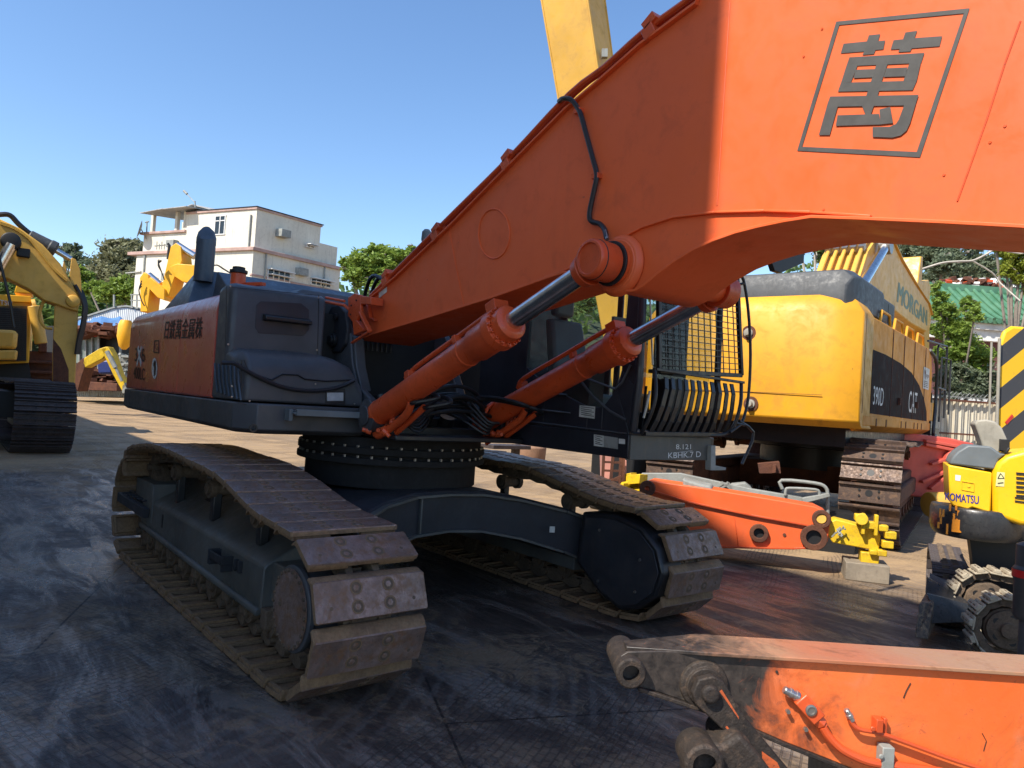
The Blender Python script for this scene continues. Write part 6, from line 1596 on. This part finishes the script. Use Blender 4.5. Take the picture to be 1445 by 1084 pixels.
m = MB(); m.box((base.x-.5, base.y-.5, 0), (base.x+.5, base.y+.5, 2.1)); m.build('foot', 'black', ta, bevel=.05)
m = MB(); c = DP(853, 76, 12.55); m.obox(c, s1*0+_r*.05, _f*.05, _u*.07); m.build('sticker', 'mudgrey', tam)
# small lamp on the cab roof behind the boom
m = MB(); c = W.Y(602, 330, .9); m.lathe(c+V((0,0,-.10)), (0,0,1), [(.05, 0), (.06, .03), (.055, .12), (.03, .15)], 18); m.build('beacon', 'grey', EX)

# ------------------------------------------------------------------ white house on the hill
HO = DP(363, 293, 65); H = Fr((HO.x, HO.y, 0), 102.9); H.m.col[1] = V((math.cos(R(206.5)), math.sin(R(206.5)), 0)); H.i = H.m.inverted(); HZ = HO.z; k_ = 65/40
def hx(px, py, x=0.): return H.X(px, py, x)
def hy(px, py, y=0.): return H.Y(px, py, y)
M['plaster'] = paint('stained_cream_plaster', (.64, .60, .50), .85, .4, (.26, .22, .18), .6, streak=.7, bumps=.15, var=.05)
M['band'] = paint('pink_concrete_band', (.42, .28, .24), .85, .4, (.2, .15, .13), .8, streak=.4, bumps=.1)
M['roofsheet'] = corr('grey_corrugated_roof', (.42, .43, .42), (.30, .28, .25), 1.5, 46)
ho = thing('house', 'cream three-storey house with pink bands, roof canopy and satellite dish, beyond the orange body', 'house', (HO.x, HO.y, 0))
yl = H.l(hx(265, 303)).y; yw = H.l(hx(203, 330)).y; zc = H.l(hx(358, 350)).z; zp = H.l(hx(207, 330)).z; xe = H.l(hy(422, 310)).x; xe2 = H.l(hy(479, 360)).x; z2 = H.l(hy(479, 350)).z
m = MB()
m.box((0, 0, zc), (xe+2.5, yl, HZ), H)                                  # upper block
m.box((.02, yl, zc), (xe2*.6, yw, zp), H)                                  # terrace parapet block
m.box((-.25, -.25, -2), (xe2, yw+.4, zc-.02), H)
m.box((xe+2.5, 0, zc), (xe2-.3, yl*.7, z2), H)
wl_ = m.build('wall', 'plaster', ho)
m = MB()
m.box((-.5, -.5, zc-.30), (xe2+.2, yw+1.4, zc+.02), H); m.box((-.12, -.12, HZ-.16), (xe+2.6, yl+.1, HZ+.04), H); m.box((-.2, yl, zp-.10), (1.0, yw+.3, zp+.14), H)
m.box((-.32, -.32, z2-3.6-.9), (xe2+.1, -.05, z2-3.6-.7), H)
m.build('band', 'band', ho, bevel=.03)
m = MB(); m.box((-.16, -.16, HZ+.04), (xe+2.7, yl+.1, HZ+.12), H); m.build('roof_edge', 'black', ho)
def window(x0, y0, x1, y1, face, glaz=2, hood=False):
    f = hx if face == 'x' else hy; a, b = H.l(f(x0, y0)), H.l(f(x1, y1)); off = -.03
    m = MB()
    if face == 'x': lo, hi = (off, min(a.y, b.y), min(a.z, b.z)), (off+.06, max(a.y, b.y), max(a.z, b.z))
    else: lo, hi = (min(a.x, b.x), off-.25, min(a.z, b.z)), (max(a.x, b.x), off-.19, max(a.z, b.z))
    m.box(lo, hi, H); fr_ = m.build('window', 'darkglass', wl_)
    m = MB(); w_ = .09
    if face == 'x':
        m.box((lo[0]-.05, lo[1]-w_, lo[2]-w_), (lo[0]+.02, hi[1]+w_, lo[2]), H); m.box((lo[0]-.05, lo[1]-w_, hi[2]), (lo[0]+.02, hi[1]+w_, hi[2]+w_), H)
        for k in range(glaz+1): y = lo[1]+(hi[1]-lo[1])*k/glaz; m.box((lo[0]-.05, y-w_/2, lo[2]), (lo[0]+.02, y+w_/2, hi[2]), H)
        m.box((lo[0]-.05, lo[1], lo[2]+(hi[2]-lo[2])*.72), (lo[0]+.02, hi[1], lo[2]+(hi[2]-lo[2])*.72+w_), H)
    else:
        m.box((lo[0]-w_, lo[1]-.05, lo[2]-w_), (hi[0]+w_, lo[1]+.02, lo[2]), H)
        for k in range(glaz+1): x = lo[0]+(hi[0]-lo[0])*k/glaz; m.box((x-w_/2, lo[1]-.05, lo[2]), (x+w_/2, lo[1]+.02, hi[2]), H)
        m.box((lo[0]-w_, lo[1]-.6, hi[2]), (hi[0]+w_, lo[1]+.02, hi[2]+.08), H); m.box((lo[0], lo[1]-.6, lo[2]+(hi[2]-lo[2])*.45), (hi[0], lo[1], lo[2]+(hi[2]-lo[2])*.52), H)
    m.build('window_frame', 'whitemark', fr_)
window(305, 306, 317, 330, 'x', 2); window(219, 380, 228, 398, 'x', 2)
window(375, 380, 405, 399, 'y', 4); window(436, 393, 463, 406, 'y', 4); window(430, 345, 440, 350, 'y', 2)
m = MB()      # canopy over the roof terrace
zA_ = HZ+.35
A1, A2 = H.l(hx(197, 301, -1.2)), H.l(hx(262, 293, -1.2))
for (ya, za_), (yb2, zb2) in (((A1.y, A1.z), ((A1.y+A2.y)/2, (A1.z+A2.z)/2+.15)), (((A1.y+A2.y)/2, (A1.z+A2.z)/2+.12), (A2.y, A2.z+.1))):
    m.loft([[H.w((-1.2, y, z)), H.w((3.2, y, z+.35)), H.w((3.2, y, z+.42)), H.w((-1.2, y, z+.07))] for y, z in ((ya, za_), (yb2, zb2))])
B1, B2, B3 = H.l(hx(250, 298, 1.5)), H.l(hx(270, 289, 1.5)), H.l(hx(300, 297, 1.5))
m.loft([[H.w((1.5, b.y, b.z)), H.w((5.0, b.y, b.z+.2)), H.w((5.0, b.y, b.z+.28)), H.w((1.5, b.y, b.z+.08))] for b in (B1, B2, B3)])
cn = m.build('canopy', 'roofsheet', ho)
m = MB()
for px in (216, 250, 262): 
    a = H.l(hx(px, 330, .3)); m.box((.1, a.y-.15, zp), (.4, a.y+.15, HZ+.2), H)
m.box((3.2, yw-1.0, zp), (3.5, yw-.7, HZ+.1), H); m.box((.1, H.l(hx(258, 330)).y, zc), (.5, yl+.05, HZ), H)
m.each('canopy_post', 'plaster', cn)
m = MB()
for q_, f_, n_ in (((247, 345), hx, 'x'), ((290, 345), hx, 'x'), ((240, 392), hx, 'x'), ((420, 384), hy, 'y'), ((395, 330), hy, 'y')):
    a = H.l(f_(*q_))
    if n_ == 'x': m.box((-.55, a.y-.5, a.z-.35), (-.02, a.y+.5, a.z+.35), H)
    else: m.box((a.x-.5, -.80, a.z-.35), (a.x+.5, -.02, a.z+.35), H)
m.each('air_conditioner', 'mudgrey', ho, bevel=.03)
m = MB()
for px in (246, 352): 
    a = H.l(hx(px, 350)); m.tube([H.w((-.1, a.y, zc-9)), H.w((-.1, a.y, zc+(3.0 if px > 300 else 0)))], .09, 6)
for px in (371, 455): a = H.l(hy(px, 370)); m.tube([H.w((a.x, -.35, zc-9)), H.w((a.x, -.35, zc-.35))], .08, 6)
m.each('drain_pipe', 'mudgrey', ho)
m = MB(); c = hx(199.5, 324, -.5); m.lathe(c, H.m @ V((-1, .5, .25)), [(.02, 0), (.45, .04), (.85, .16), (.86, .18), (.45, .07)], 24); m.tube([c, c+H.m @ V((.6, 0, -.9))], .05, 6); m.build('satellite_dish', 'mudgrey', ho)
m = MB(); m.tube([hx(276, 298, .6), hx(275, 284, .6)], .07, 6); m.tube([hx(275, 286, .6), hx(262, 272, .6)], .04, 6); m.cyl(hx(259.5, 269.5, .6), hx(264, 274, .6), .12); m.tube([hx(207, 330), hx(207.5, 312)], .06, 6); m.tube([hx(205, 314), hx(210, 313)], .06, 6)
for k in range(4): m.tube([hx(221+k*3.5, 352), hx(221.5+k*3.5, 341+(k % 2)*3)], .04, 5)
m.tube([hx(218, 347), hx(238, 345)], .04, 5); m.tube([hx(202, 400, -.3), hx(205, 356, -.3)], .12, 6)
m.each('antenna', 'mudgrey', ho)
m = MB(); m.loft([[H.w((-.4, yw+1.6, z+zz)), H.w((2.5, yw+1.6, z+zz+.5)), H.w((2.5, yw-.5, z+zz+.5)), H.w((-.4, yw-.5, z+zz+.1))] for z, zz in ((zc-2.1, 0), (zc-2.0, 0))]); m.build('awning', 'roofsheet', ho)

# ------------------------------------------------------------------ temple-like building with the green tiled roof, on the right
TE = Fr(DP(1320, 600, 32), 55); TE.o.z = 0
def te(px, py, y=0.): return TE.Y(px, py, y)
to = thing('tiled_roof_building', 'white and maroon building with a green glazed tile roof behind the trees on the right', 'building', tuple(TE.o))
x0 = TE.l(te(1300, 450)).x; x1 = TE.l(te(1520, 460)).x; ze = TE.l(te(1400, 452)).z; zr = TE.l(te(1400, 413, 2.6)).z
def tiles():
    m, nt, b, v = newmat('green_glazed_tiles'); n = noise(nt, v, 2, 6, .7)
    c = mixc(nt, ramp(nt, n, .35, .7), (.055, .16, .085), (.12, .25, .15)); c = mixc(nt, ramp(nt, noise(nt, v, 9, 5, .7), .62, .72, 0, .5), c, (.03, .06, .04))
    nt.links.new(c, b.inputs['Base Color']); b.inputs['Roughness'].default_value = .32; return m
M['tiles'] = tiles()
m = MB(); n = 7
def rc(t): return (.0+2.6*t, ze+(zr-ze)*(t**1.25))
m.loft([[TE.w((x, rc(i/n)[0], rc(i/n)[1])) for x in (x0, x1)] + [TE.w((x, rc(i/n)[0]+.02, rc(i/n)[1]-.15)) for x in (x1, x0)] for i in range(n+1)])
rf = m.build('roof', 'tiles', to)
m = MB(); nt_ = int((x1-x0)/.42)
for k in range(nt_+1):
    x = x0+k*.42
    m.tube([TE.w((x, rc(i/n)[0]-.01, rc(i/n)[1]+.05)) for i in range(n+1)], .085, 8)
m.box((x0, 2.55, zr-.02), (x1, 2.8, zr+.28), TE)
for k in range(nt_*1):
    x = x0+.21+k*.42; m.lathe(TE.w((x, -.02, ze-.02)), TE.m @ V((0, -1, 0)), [(.12, 0), (.12, .03)], 12)
m.build('tile_roll', 'tiles', rf)
M['whitewash'] = paint('whitewashed_wall', (.74, .73, .70), .8, .3, (.35, .33, .3), 1, streak=.3)
M['maroon'] = paint('maroon_wall', (.13, .05, .045), .7, .3, (.08, .04, .04), 1, streak=.3)
m = MB(); m.box((x0, .15, ze-.42), (x1, .3, ze-.05), TE); m.box((x0+.2, .3, ze-.9), (x1, .6, ze-.42), TE); m.box((x0, -.3, ze-4.0), (x1, .4, ze-3.55), TE)
m.build('fascia', 'whitewash', to, bevel=.01)
m = MB(); m.box((x0+.3, .6, 0), (x1, 5, ze-.2), TE); m.build('wall', 'maroon', to)
# fence on the right
FE = Fr(DP(1370, 620, 22), 60); FE.o.z = 0
fe = thing('corrugated_fence', 'cream corrugated metal fence behind the mini excavator on the right', 'fence', tuple(FE.o))
def fe_(px, py, y=0.): return FE.Y(px, py, y)
za = FE.l(fe_(1370, 567)).z; m = MB()
xa, xb2 = FE.l(fe_(1180, 600)).x, FE.l(fe_(1560, 600)).x; nw = int((xb2-xa)/.055); La = []
for k in range(nw+1):
    x = xa+(xb2-xa)*k/nw; y = (.035 if k % 4 < 2 else 0); La.append([FE.w((x, y, .02)), FE.w((x, y, za))])
for a, b in zip(La, La[1:]): m.add([a[0], b[0], b[1], a[1]], [(0,1,2,3)])
m.build('sheet', 'corrfence', fe, smooth=0)
m = MB(); m.beam(FE.w((xa, -.08, za)), FE.w((xb2, -.08, za)), .06, .06); m.beam(FE.w((xa, -.12, za-1.0)), FE.w((xb2, -.12, za-1.0)), .05, .05); m.build('rail', 'rust', fe)
m = MB()
for k in range(60):
    x = xa+(xb2-xa)*k/60; r_ = rnd.uniform(.12, .22)
    m.tube([FE.w((x+.1*t+r_*math.cos(t*2.4), .02+.05*math.sin(t), za+.16+r_*.7*math.sin(t*2.4))) for t in range(6)], .006, 4)
m.build('barbed_wire', 'mudgrey', fe)
# heap of scrap on the slope above the green roof
hp2 = MB(); r4 = random.Random(11); cols_ = ['rust', 'whitewash', 'mudgrey', 'cylorange', 'tiles']
hpo = None; hm = MB()
for k in range(520):
    c = te(r4.uniform(1330, 1470), r4.uniform(395, 414), r4.uniform(3.2, 5.0)); u = V((r4.uniform(-1,1), r4.uniform(-1,1), r4.uniform(-.6,.6))).normalized(); w_ = u.cross(V((0,0,1))).normalized(); s_ = r4.uniform(.08, .26)
    left = TE.l(c).x < TE.l(te(1400, 400, 4)).x
    hm.cur = r4.choice([0, 0, 3, 0, 1] if left else [1, 1, 2, 0, 4]); hm.obox(c, u*s_, w_*s_*.6, u.cross(w_)*s_*.3)
hpo = hm.build('scrap_heap', cols_, None, smooth=0, origin=te(1400, 410, 4)); tag(hpo, 'heap of orange and white scrap piled above the green tiled roof', 'scrap heap'); hpo['kind'] = 'stuff'
m = MB(); a = te(1340, 412, 3.0); m.box((TE.l(a).x-2, 2.9, 0), (x1, 9, TE.l(te(1400, 412, 3.0)).z), TE); struct(m.build('terrace_bank', 'rust'))

# small things in the gap under the cab: red bucket, ladder frame, yellow fittings
m = MB(); c = DP(751, 628, 21); m.lathe(V((c.x, c.y, 0)), (0,0,1), [(.30, 0), (.40, .2), (.42, c.z*.9), (.36, c.z)], 24)
tag(m.build('clay_bucket', paint('clay_brown_bucket', (.28, .16, .10), .7, .4, (.1, .07, .05), 2), None, bevel=.02, origin=(c.x, c.y, 0)), 'brown bucket seen through the gap under the cab beside the far track', 'bucket')
m = MB(); c = DP(728, 628, 20); m.box((c.x-.08, c.y-.1, 0), (c.x+.08, c.y+.1, c.z+.02)); m.box((c.x-.3, c.y-1.0, c.z-.1), (c.x+.3, c.y+.3, c.z))
tag(m.build('steel_trestle', 'darkshoe', None, bevel=.01, origin=(c.x, c.y, 0)), 'dark steel trestle under the cab beside the brown bucket', 'trestle')
ld = thing('ladder_rack', 'pink and grey ladder rack behind the far track under the cab', 'rack', tuple(DP(870, 690, 10.5).xy.to_3d()))
LD = Fr(DP(870, 690, 10.5), 50); LD.o.z = 0
def l4(px, py, y=0.): return LD.Y(px, py, y)
m = MB()
for a, b in (((852, 640), (850, 686)), ((865, 643), (861, 686)), ((876, 645), (874, 690)), ((880, 645), (879, 690))): m.beam(l4(*a), l4(*b), .045, .04)
for y_ in (652, 664, 677): m.beam(l4(852, y_), l4(878, y_+1), .035, .03)
m.beam(l4(848, 684, -.1), l4(877, 672, -.1), .03, .03); m.build('ladder_frame', 'rust', ld)
m = MB(); m.prism([l4(*p, .2) for p in ((849, 642), (866, 644), (864, 688), (850, 684))], LD.m @ V((0, .3, 0))); m.prism([l4(*p, .1) for p in ((881, 650), (884, 650), (884, 684), (881, 684))], LD.m @ V((0, .2, 0))); m.build('pink_panel', paint('pink_faded_panel', (.62, .28, .22), .6, .4, (.3, .2, .1), 2), ld)
m = MB(); r5 = random.Random(3)
for k in range(16):
    c = l4(r5.uniform(880, 908), r5.uniform(674, 690), r5.uniform(-.3, .1)); m.obox(c, V((r5.uniform(.04, .12), 0, .02)), V((0, r5.uniform(.03, .08), 0)), V((0, 0, r5.uniform(.03, .07))))
tag(m.build('yellow_fitting', 'lemon', None, bevel=.01, origin=l4(893, 692)), 'lemon yellow metal fittings piled by the end of the lying orange arm', 'fitting')

# ------------------------------------------------------------------ warehouse added unseen behind the viewer to throw the shade
wh = thing('shade_block', 'tall cream warehouse along the near side of the yard, outside the picture', 'shade_block', (-3, -14, 0))
m = MB(); m.box((-9, -22, 0), (4.43, -8.2, 14.6)); m.box((-34, -20, 0), (-9.02, -8.2, 11.2)); ww = m.build('wall', corr('cream_bounce_sheet', (.62, .52, .38), (.54, .44, .32), 3, 0), wh)  # cream walls bounce warm light; lower block shades the left machine
m = MB(); m.box((-9.2, -22.2, 14.62), (4.44, -8.15, 14.75)); m.build('roof', 'mudgrey', wh)
m = MB()
for x in (-30, -24, -18, -5, 0): m.box((x, -8.19, 0), (x+3.2, -8.12, 4)); 
m.each('door', 'darkhood', ww)
# ------------------------------------------------------------------ trees
def leafmat(name, a, b_):
    m, nt, b, v = newmat(name)
    oi = nt.nodes.new('ShaderNodeNewGeometry')
    c = mixc(nt, oi.outputs['Random Per Island'], a, b_)
    c = mixc(nt, ramp(nt, noise(nt, v, .6, 4, .6), .35, .65, 0, .6), c, tuple(x*.7 for x in a))
    nt.links.new(c, b.inputs['Base Color']); b.inputs['Roughness'].default_value = .6
    b.inputs['Subsurface Weight'].default_value = 0
    tr = nt.nodes.new('ShaderNodeBsdfTranslucent'); nt.links.new(c, tr.inputs[0]); mx = nt.nodes.new('ShaderNodeMixShader'); mx.inputs[0].default_value = .42
    out = nt.nodes['Material Output']; nt.links.new(b.outputs[0], mx.inputs[1]); nt.links.new(tr.outputs[0], mx.inputs[2]); nt.links.new(mx.outputs[0], out.inputs[0])
    return m
M['leafbright'] = leafmat('bright_leaves', (0.276, 0.380, 0.057), (0.161, 0.265, 0.052)); M['leafmid'] = leafmat('mid_green_leaves', (0.154, 0.238, 0.063), (0.098, 0.168, 0.049))
M['leafolive'] = leafmat('olive_brown_leaves', (0.266, 0.266, 0.133), (0.168, 0.175, 0.098)); M['leafdark'] = leafmat('grey_green_leaves', (0.182, 0.224, 0.126), (0.119, 0.154, 0.091))
M['leafyellow'] = leafmat('yellow_green_leaves', (.38, .42, .05), (.24, .31, .04))
M['bark'] = paint('grey_bark', (.20, .17, .14), .9, .5, (.08, .07, .05), 2, streak=.5, bumps=.6)
M['palebark'] = paint('pale_bark', (.42, .38, .32), .9, .4, (.2, .17, .13), 2, streak=.5, bumps=.4)
def tree(label, base, clumps, mat, n, s, seed, name='tree', bark='bark', cat='tree', group=None, sparse=0.0):
    r = random.Random(seed); base = V(base); t = thing(name, label, cat, tuple(base), 0, group)
    cen = sum((V(c) for c, _ in clumps), V((0,0,0)))/len(clumps)
    m = MB(); trunk_top = base+(cen-base)*.62; rt = max(.08, (cen.z-base.z)*.022)
    m.lathe(base-V((0,0,.2)), trunk_top-base, [(rt*1.5, 0), (rt, (trunk_top-base).length*.3), (rt*.6, (trunk_top-base).length)], 10)
    tk = m.build('trunk', bark, t)
    m = MB()
    for c, rad in clumps:
        c = V(c); st = base+(trunk_top-base)*r.uniform(.45, 1)
        mid = (st+c)/2+V((r.uniform(-.3,.3), r.uniform(-.3,.3), r.uniform(0,.5)))*rad*.4
        m.tube([st, mid, c, c+V((r.uniform(-1,1), r.uniform(-1,1), r.uniform(.2,1)))*rad*.8], rt*.28, 5, 3)
        for k in range(5):
            d = V((r.gauss(0,1), r.gauss(0,1), r.gauss(.2,1))).normalized(); m.tube([c, c+d*rad*.55+V((0,0,.1)), c+d*rad*1.08], rt*.09, 4)
    m.build('limb', bark, t)
    vs, fs = [], []
    tot = sum(rad**2 for _, rad in clumps)
    for c, rad in clumps:
        c = V(c); cnt = int(n*rad**2/tot); sub = []
        for k in range(max(6, cnt//45)):
            d = V((r.gauss(0,1), r.gauss(0,1), r.gauss(0,.8))).normalized(); sub.append((c+d*rad*r.uniform(.35, 1.0), rad*r.uniform(.16, .34)))
        for k in range(cnt):
            q, qr = r.choice(sub); d = V((r.gauss(0,1), r.gauss(0,1), r.gauss(0,.7)))*.55
            p = q+d*qr*1.15
            a = V((r.uniform(-1,1), r.uniform(-1,1), r.uniform(-.7,.7))).normalized(); b = a.cross(V((r.uniform(-1,1), r.uniform(-1,1), r.uniform(-1,1)))).normalized()
            ls = s*r.uniform(.55, 1.25); i = len(vs)
            vs += [p-a*ls, p+b*ls*.42, p+a*ls, p-b*ls*.42]; fs.append((i, i+1, i+2, i+3))
    me = bpy.data.meshes.new('crown'); me.from_pydata([tuple(v-base) for v in vs], [], fs); me.materials.append(M[mat])
    o = bpy.data.objects.new('crown', me); COL.objects.link(o); o.parent = t
    return t
def ctree(label, d, px, basey, cl, mat, n, s, seed, **k):
    """Clumps are given as directions of sight (px, py), a radius in px and a depth offset, at distance d."""
    C_ = [(DP(x, y, d+dz), rr/FPX*d) for x, y, rr, dz in cl]
    b = DP(px, basey, d); return tree(label, (b.x, b.y, 0), C_, mat, n, s, seed, **k)
GR = 'trees on the slope beyond the yard'
ctree('dark olive tree with a ragged top, left of the white house', 85, 168, 560, [(168, 372, 30, 0), (188, 352, 17, 2), (150, 392, 22, -2), (190, 385, 20, 0), (160, 352, 13, 0), (178, 400, 26, -4), (176, 345, 10, 1)], 'leafolive', 15000, .30, 1, group=GR)
ctree('thin grey-topped tree just right of the hanging yellow arm', 90, 100, 560, [(96, 358, 14, 0), (110, 372, 16, 0), (88, 352, 9, 0), (120, 385, 18, -3), (106, 350, 7, 0), (104, 392, 14, 0)], 'leafdark', 5200, .30, 2, group=GR)
ctree('bright green bushy tree low beside the white shed', 72, 170, 560, [(165, 412, 17, 0), (183, 406, 17, 0), (148, 414, 14, 0), (196, 414, 14, 0), (128, 405, 15, 3), (118, 390, 14, 3)], 'leafbright', 12000, .22, 3, group=GR)
ctree('green tree showing through the gap under the left boom', 70, 6, 560, [(8, 408, 15, 0), (-12, 412, 16, 0), (22, 418, 12, 0)], 'leafmid', 4500, .22, 4, group=GR)
ctree('bright tree with a rounded crown right of the white house, above the boom foot', 62, 520, 560, [(515, 372, 23, 0), (545, 368, 20, 0), (500, 385, 20, 0), (568, 362, 15, 0), (530, 355, 12, 0), (490, 370, 11, 0), (535, 392, 24, 0), (580, 352, 8, 0)], 'leafbright', 16000, .20, 5, group=GR)
# right-hand side
ctree('grey green tree filling the slope above the folded yellow boom', 48, 1300, 620, [(1180, 350, 30, 4), (1230, 345, 22, 6), (1320, 352, 30, 2), (1350, 372, 26, 0), (1285, 350, 20, 4), (1340, 340, 18, 4), (1360, 392, 20, 2), (1325, 395, 20, 0), (1330, 375, 18, -3), (1385, 375, 22, 3), (1400, 398, 18, 4), (1300, 370, 16, 3), (1210, 355, 22, 8), (1260, 352, 18, 8), (1375, 350, 14, 5)], 'leafdark', 34000, .17, 6, group=GR)
ctree('pale-barked leafless tree behind the black engine hood', 40, 1165, 620, [(1165, 345, 22, 0), (1150, 355, 14, 0), (1130, 350, 12, 0)], 'leafmid', 1300, .12, 7, bark='palebark', group=GR)
ctree('yellow green tree at the top right, above the green tiled roof', 30, 1425, 620, [(1425, 352, 16, 0), (1442, 370, 18, 0), (1420, 380, 13, 0), (1455, 395, 18, 0), (1405, 350, 9, 0), (1436, 395, 10, 0), (1450, 345, 14, 0)], 'leafyellow', 6500, .11, 8, group=GR)
ctree('leafy green tree in front of the tiled building, right of the yellow excavator', 24, 1345, 640, [(1335, 440, 18, 0), (1350, 462, 22, 0), (1360, 490, 24, 0), (1380, 505, 18, 0), (1325, 420, 12, 0), (1375, 445, 12, -1), (1340, 500, 20, 0), (1392, 500, 12, 0), (1345, 522, 18, 0), (1375, 525, 16, 0), (1365, 430, 12, 0), (1320, 405, 9, 0), (1330, 468, 18, 1)], 'leafbright', 19000, .08, 9, group=GR)
ctree('dark scrubby bush behind the corrugated fence', 23.5, 1370, 640, [(1345, 548, 20, 0), (1375, 545, 20, 0), (1400, 550, 20, 0), (1360, 525, 16, 0), (1420, 545, 18, 0), (1330, 530, 14, 0), (1395, 528, 14, 0)], 'leafdark', 9000, .075, 10, name='bush', cat='bush')
ctree('mid green tree behind the boom, right of the bright rounded tree', 60, 720, 560, [(700, 430, 24, 0), (760, 420, 26, 0), (640, 430, 24, 0), (820, 425, 24, 0)], 'leafmid', 5000, .22, 12, group=GR)
# bare branch crossing above the green roof
m = MB(); L = [DP(*p, 29) for p in ((1300, 380), (1330, 371), (1355, 369), (1372, 368), (1388, 361), (1404, 351))]; m.tube(L, .045, 6, 3); m.tube([DP(1372, 368, 29), DP(1400, 385, 29), DP(1412, 400, 29), DP(1440, 425, 28)], .03, 6, 3); m.tube([DP(1404, 351, 29), DP(1440, 358, 29), DP(1460, 352, 29)], .03, 5, 3)
m.tube([DP(1460, 352, 29), DP(1475, 470, 29), V((DP(1478, 600, 29).x, DP(1478, 600, 29).y, 0))], .07, 6, 3)
tag(m.build('bare_branch', 'palebark', None, origin=V((DP(1478, 600, 29).x, DP(1478, 600, 29).y, 0))), 'long bare pale branch reaching across above the green tiled roof', 'branch')
# wooded slope far behind
rs = random.Random(21); vs = []; fs = []
def slope_z(px): return 0
for k in range(15000):
    px = rs.choice([rs.uniform(-150, 240), rs.uniform(-150, 240), rs.uniform(460, 1500)]); d = rs.uniform(100, 150)
    top = 405+10*math.sin(px*.05)+8*math.sin(px*.13+1); py = rs.uniform(top, top+60) if px < 1100 else rs.uniform(372+6*math.sin(px*.07), 470)
    p = DP(px, py, d); a = V((rs.uniform(-1,1), rs.uniform(-1,1), rs.uniform(-.7,.7))).normalized(); b = a.cross(V((rs.uniform(-1,1), rs.uniform(-1,1), 1))).normalized(); ls = rs.uniform(.5, 1.2); i = len(vs)
    vs += [p-a*ls, p+b*ls*.5, p+a*ls, p-b*ls*.5]; fs.append((i, i+1, i+2, i+3))
me = bpy.data.meshes.new('far_woodland'); me.from_pydata([tuple(v) for v in vs], [], fs); me.materials.append(M['leafmid'])
o = bpy.data.objects.new('far_woodland', me); COL.objects.link(o); o['kind'] = 'stuff'; o['label'] = 'far wooded slope reading as one green mass behind the yard'; o['category'] = 'woodland'
m = MB(); N = 60
def hill(px, d, py): return DP(px, py, d)
la_, lb3 = [], []
for k in range(N+1):
    px = -300+k*2100/N; d = 160; top = 425+8*math.sin(px*.03) if px < 1150 else 395+6*math.sin(px*.04); p = DP(px, top, d); la_.append(p); q = DP(px, 560, 98); lb3.append(V((q.x, q.y, -1)))
for k in range(N): m.add([lb3[k], lb3[k+1], la_[k+1], la_[k]], [(0,1,2,3)])
struct(m.build('hill', plain('hill_undergrowth', (.045, .06, .03), .9), smooth=60))
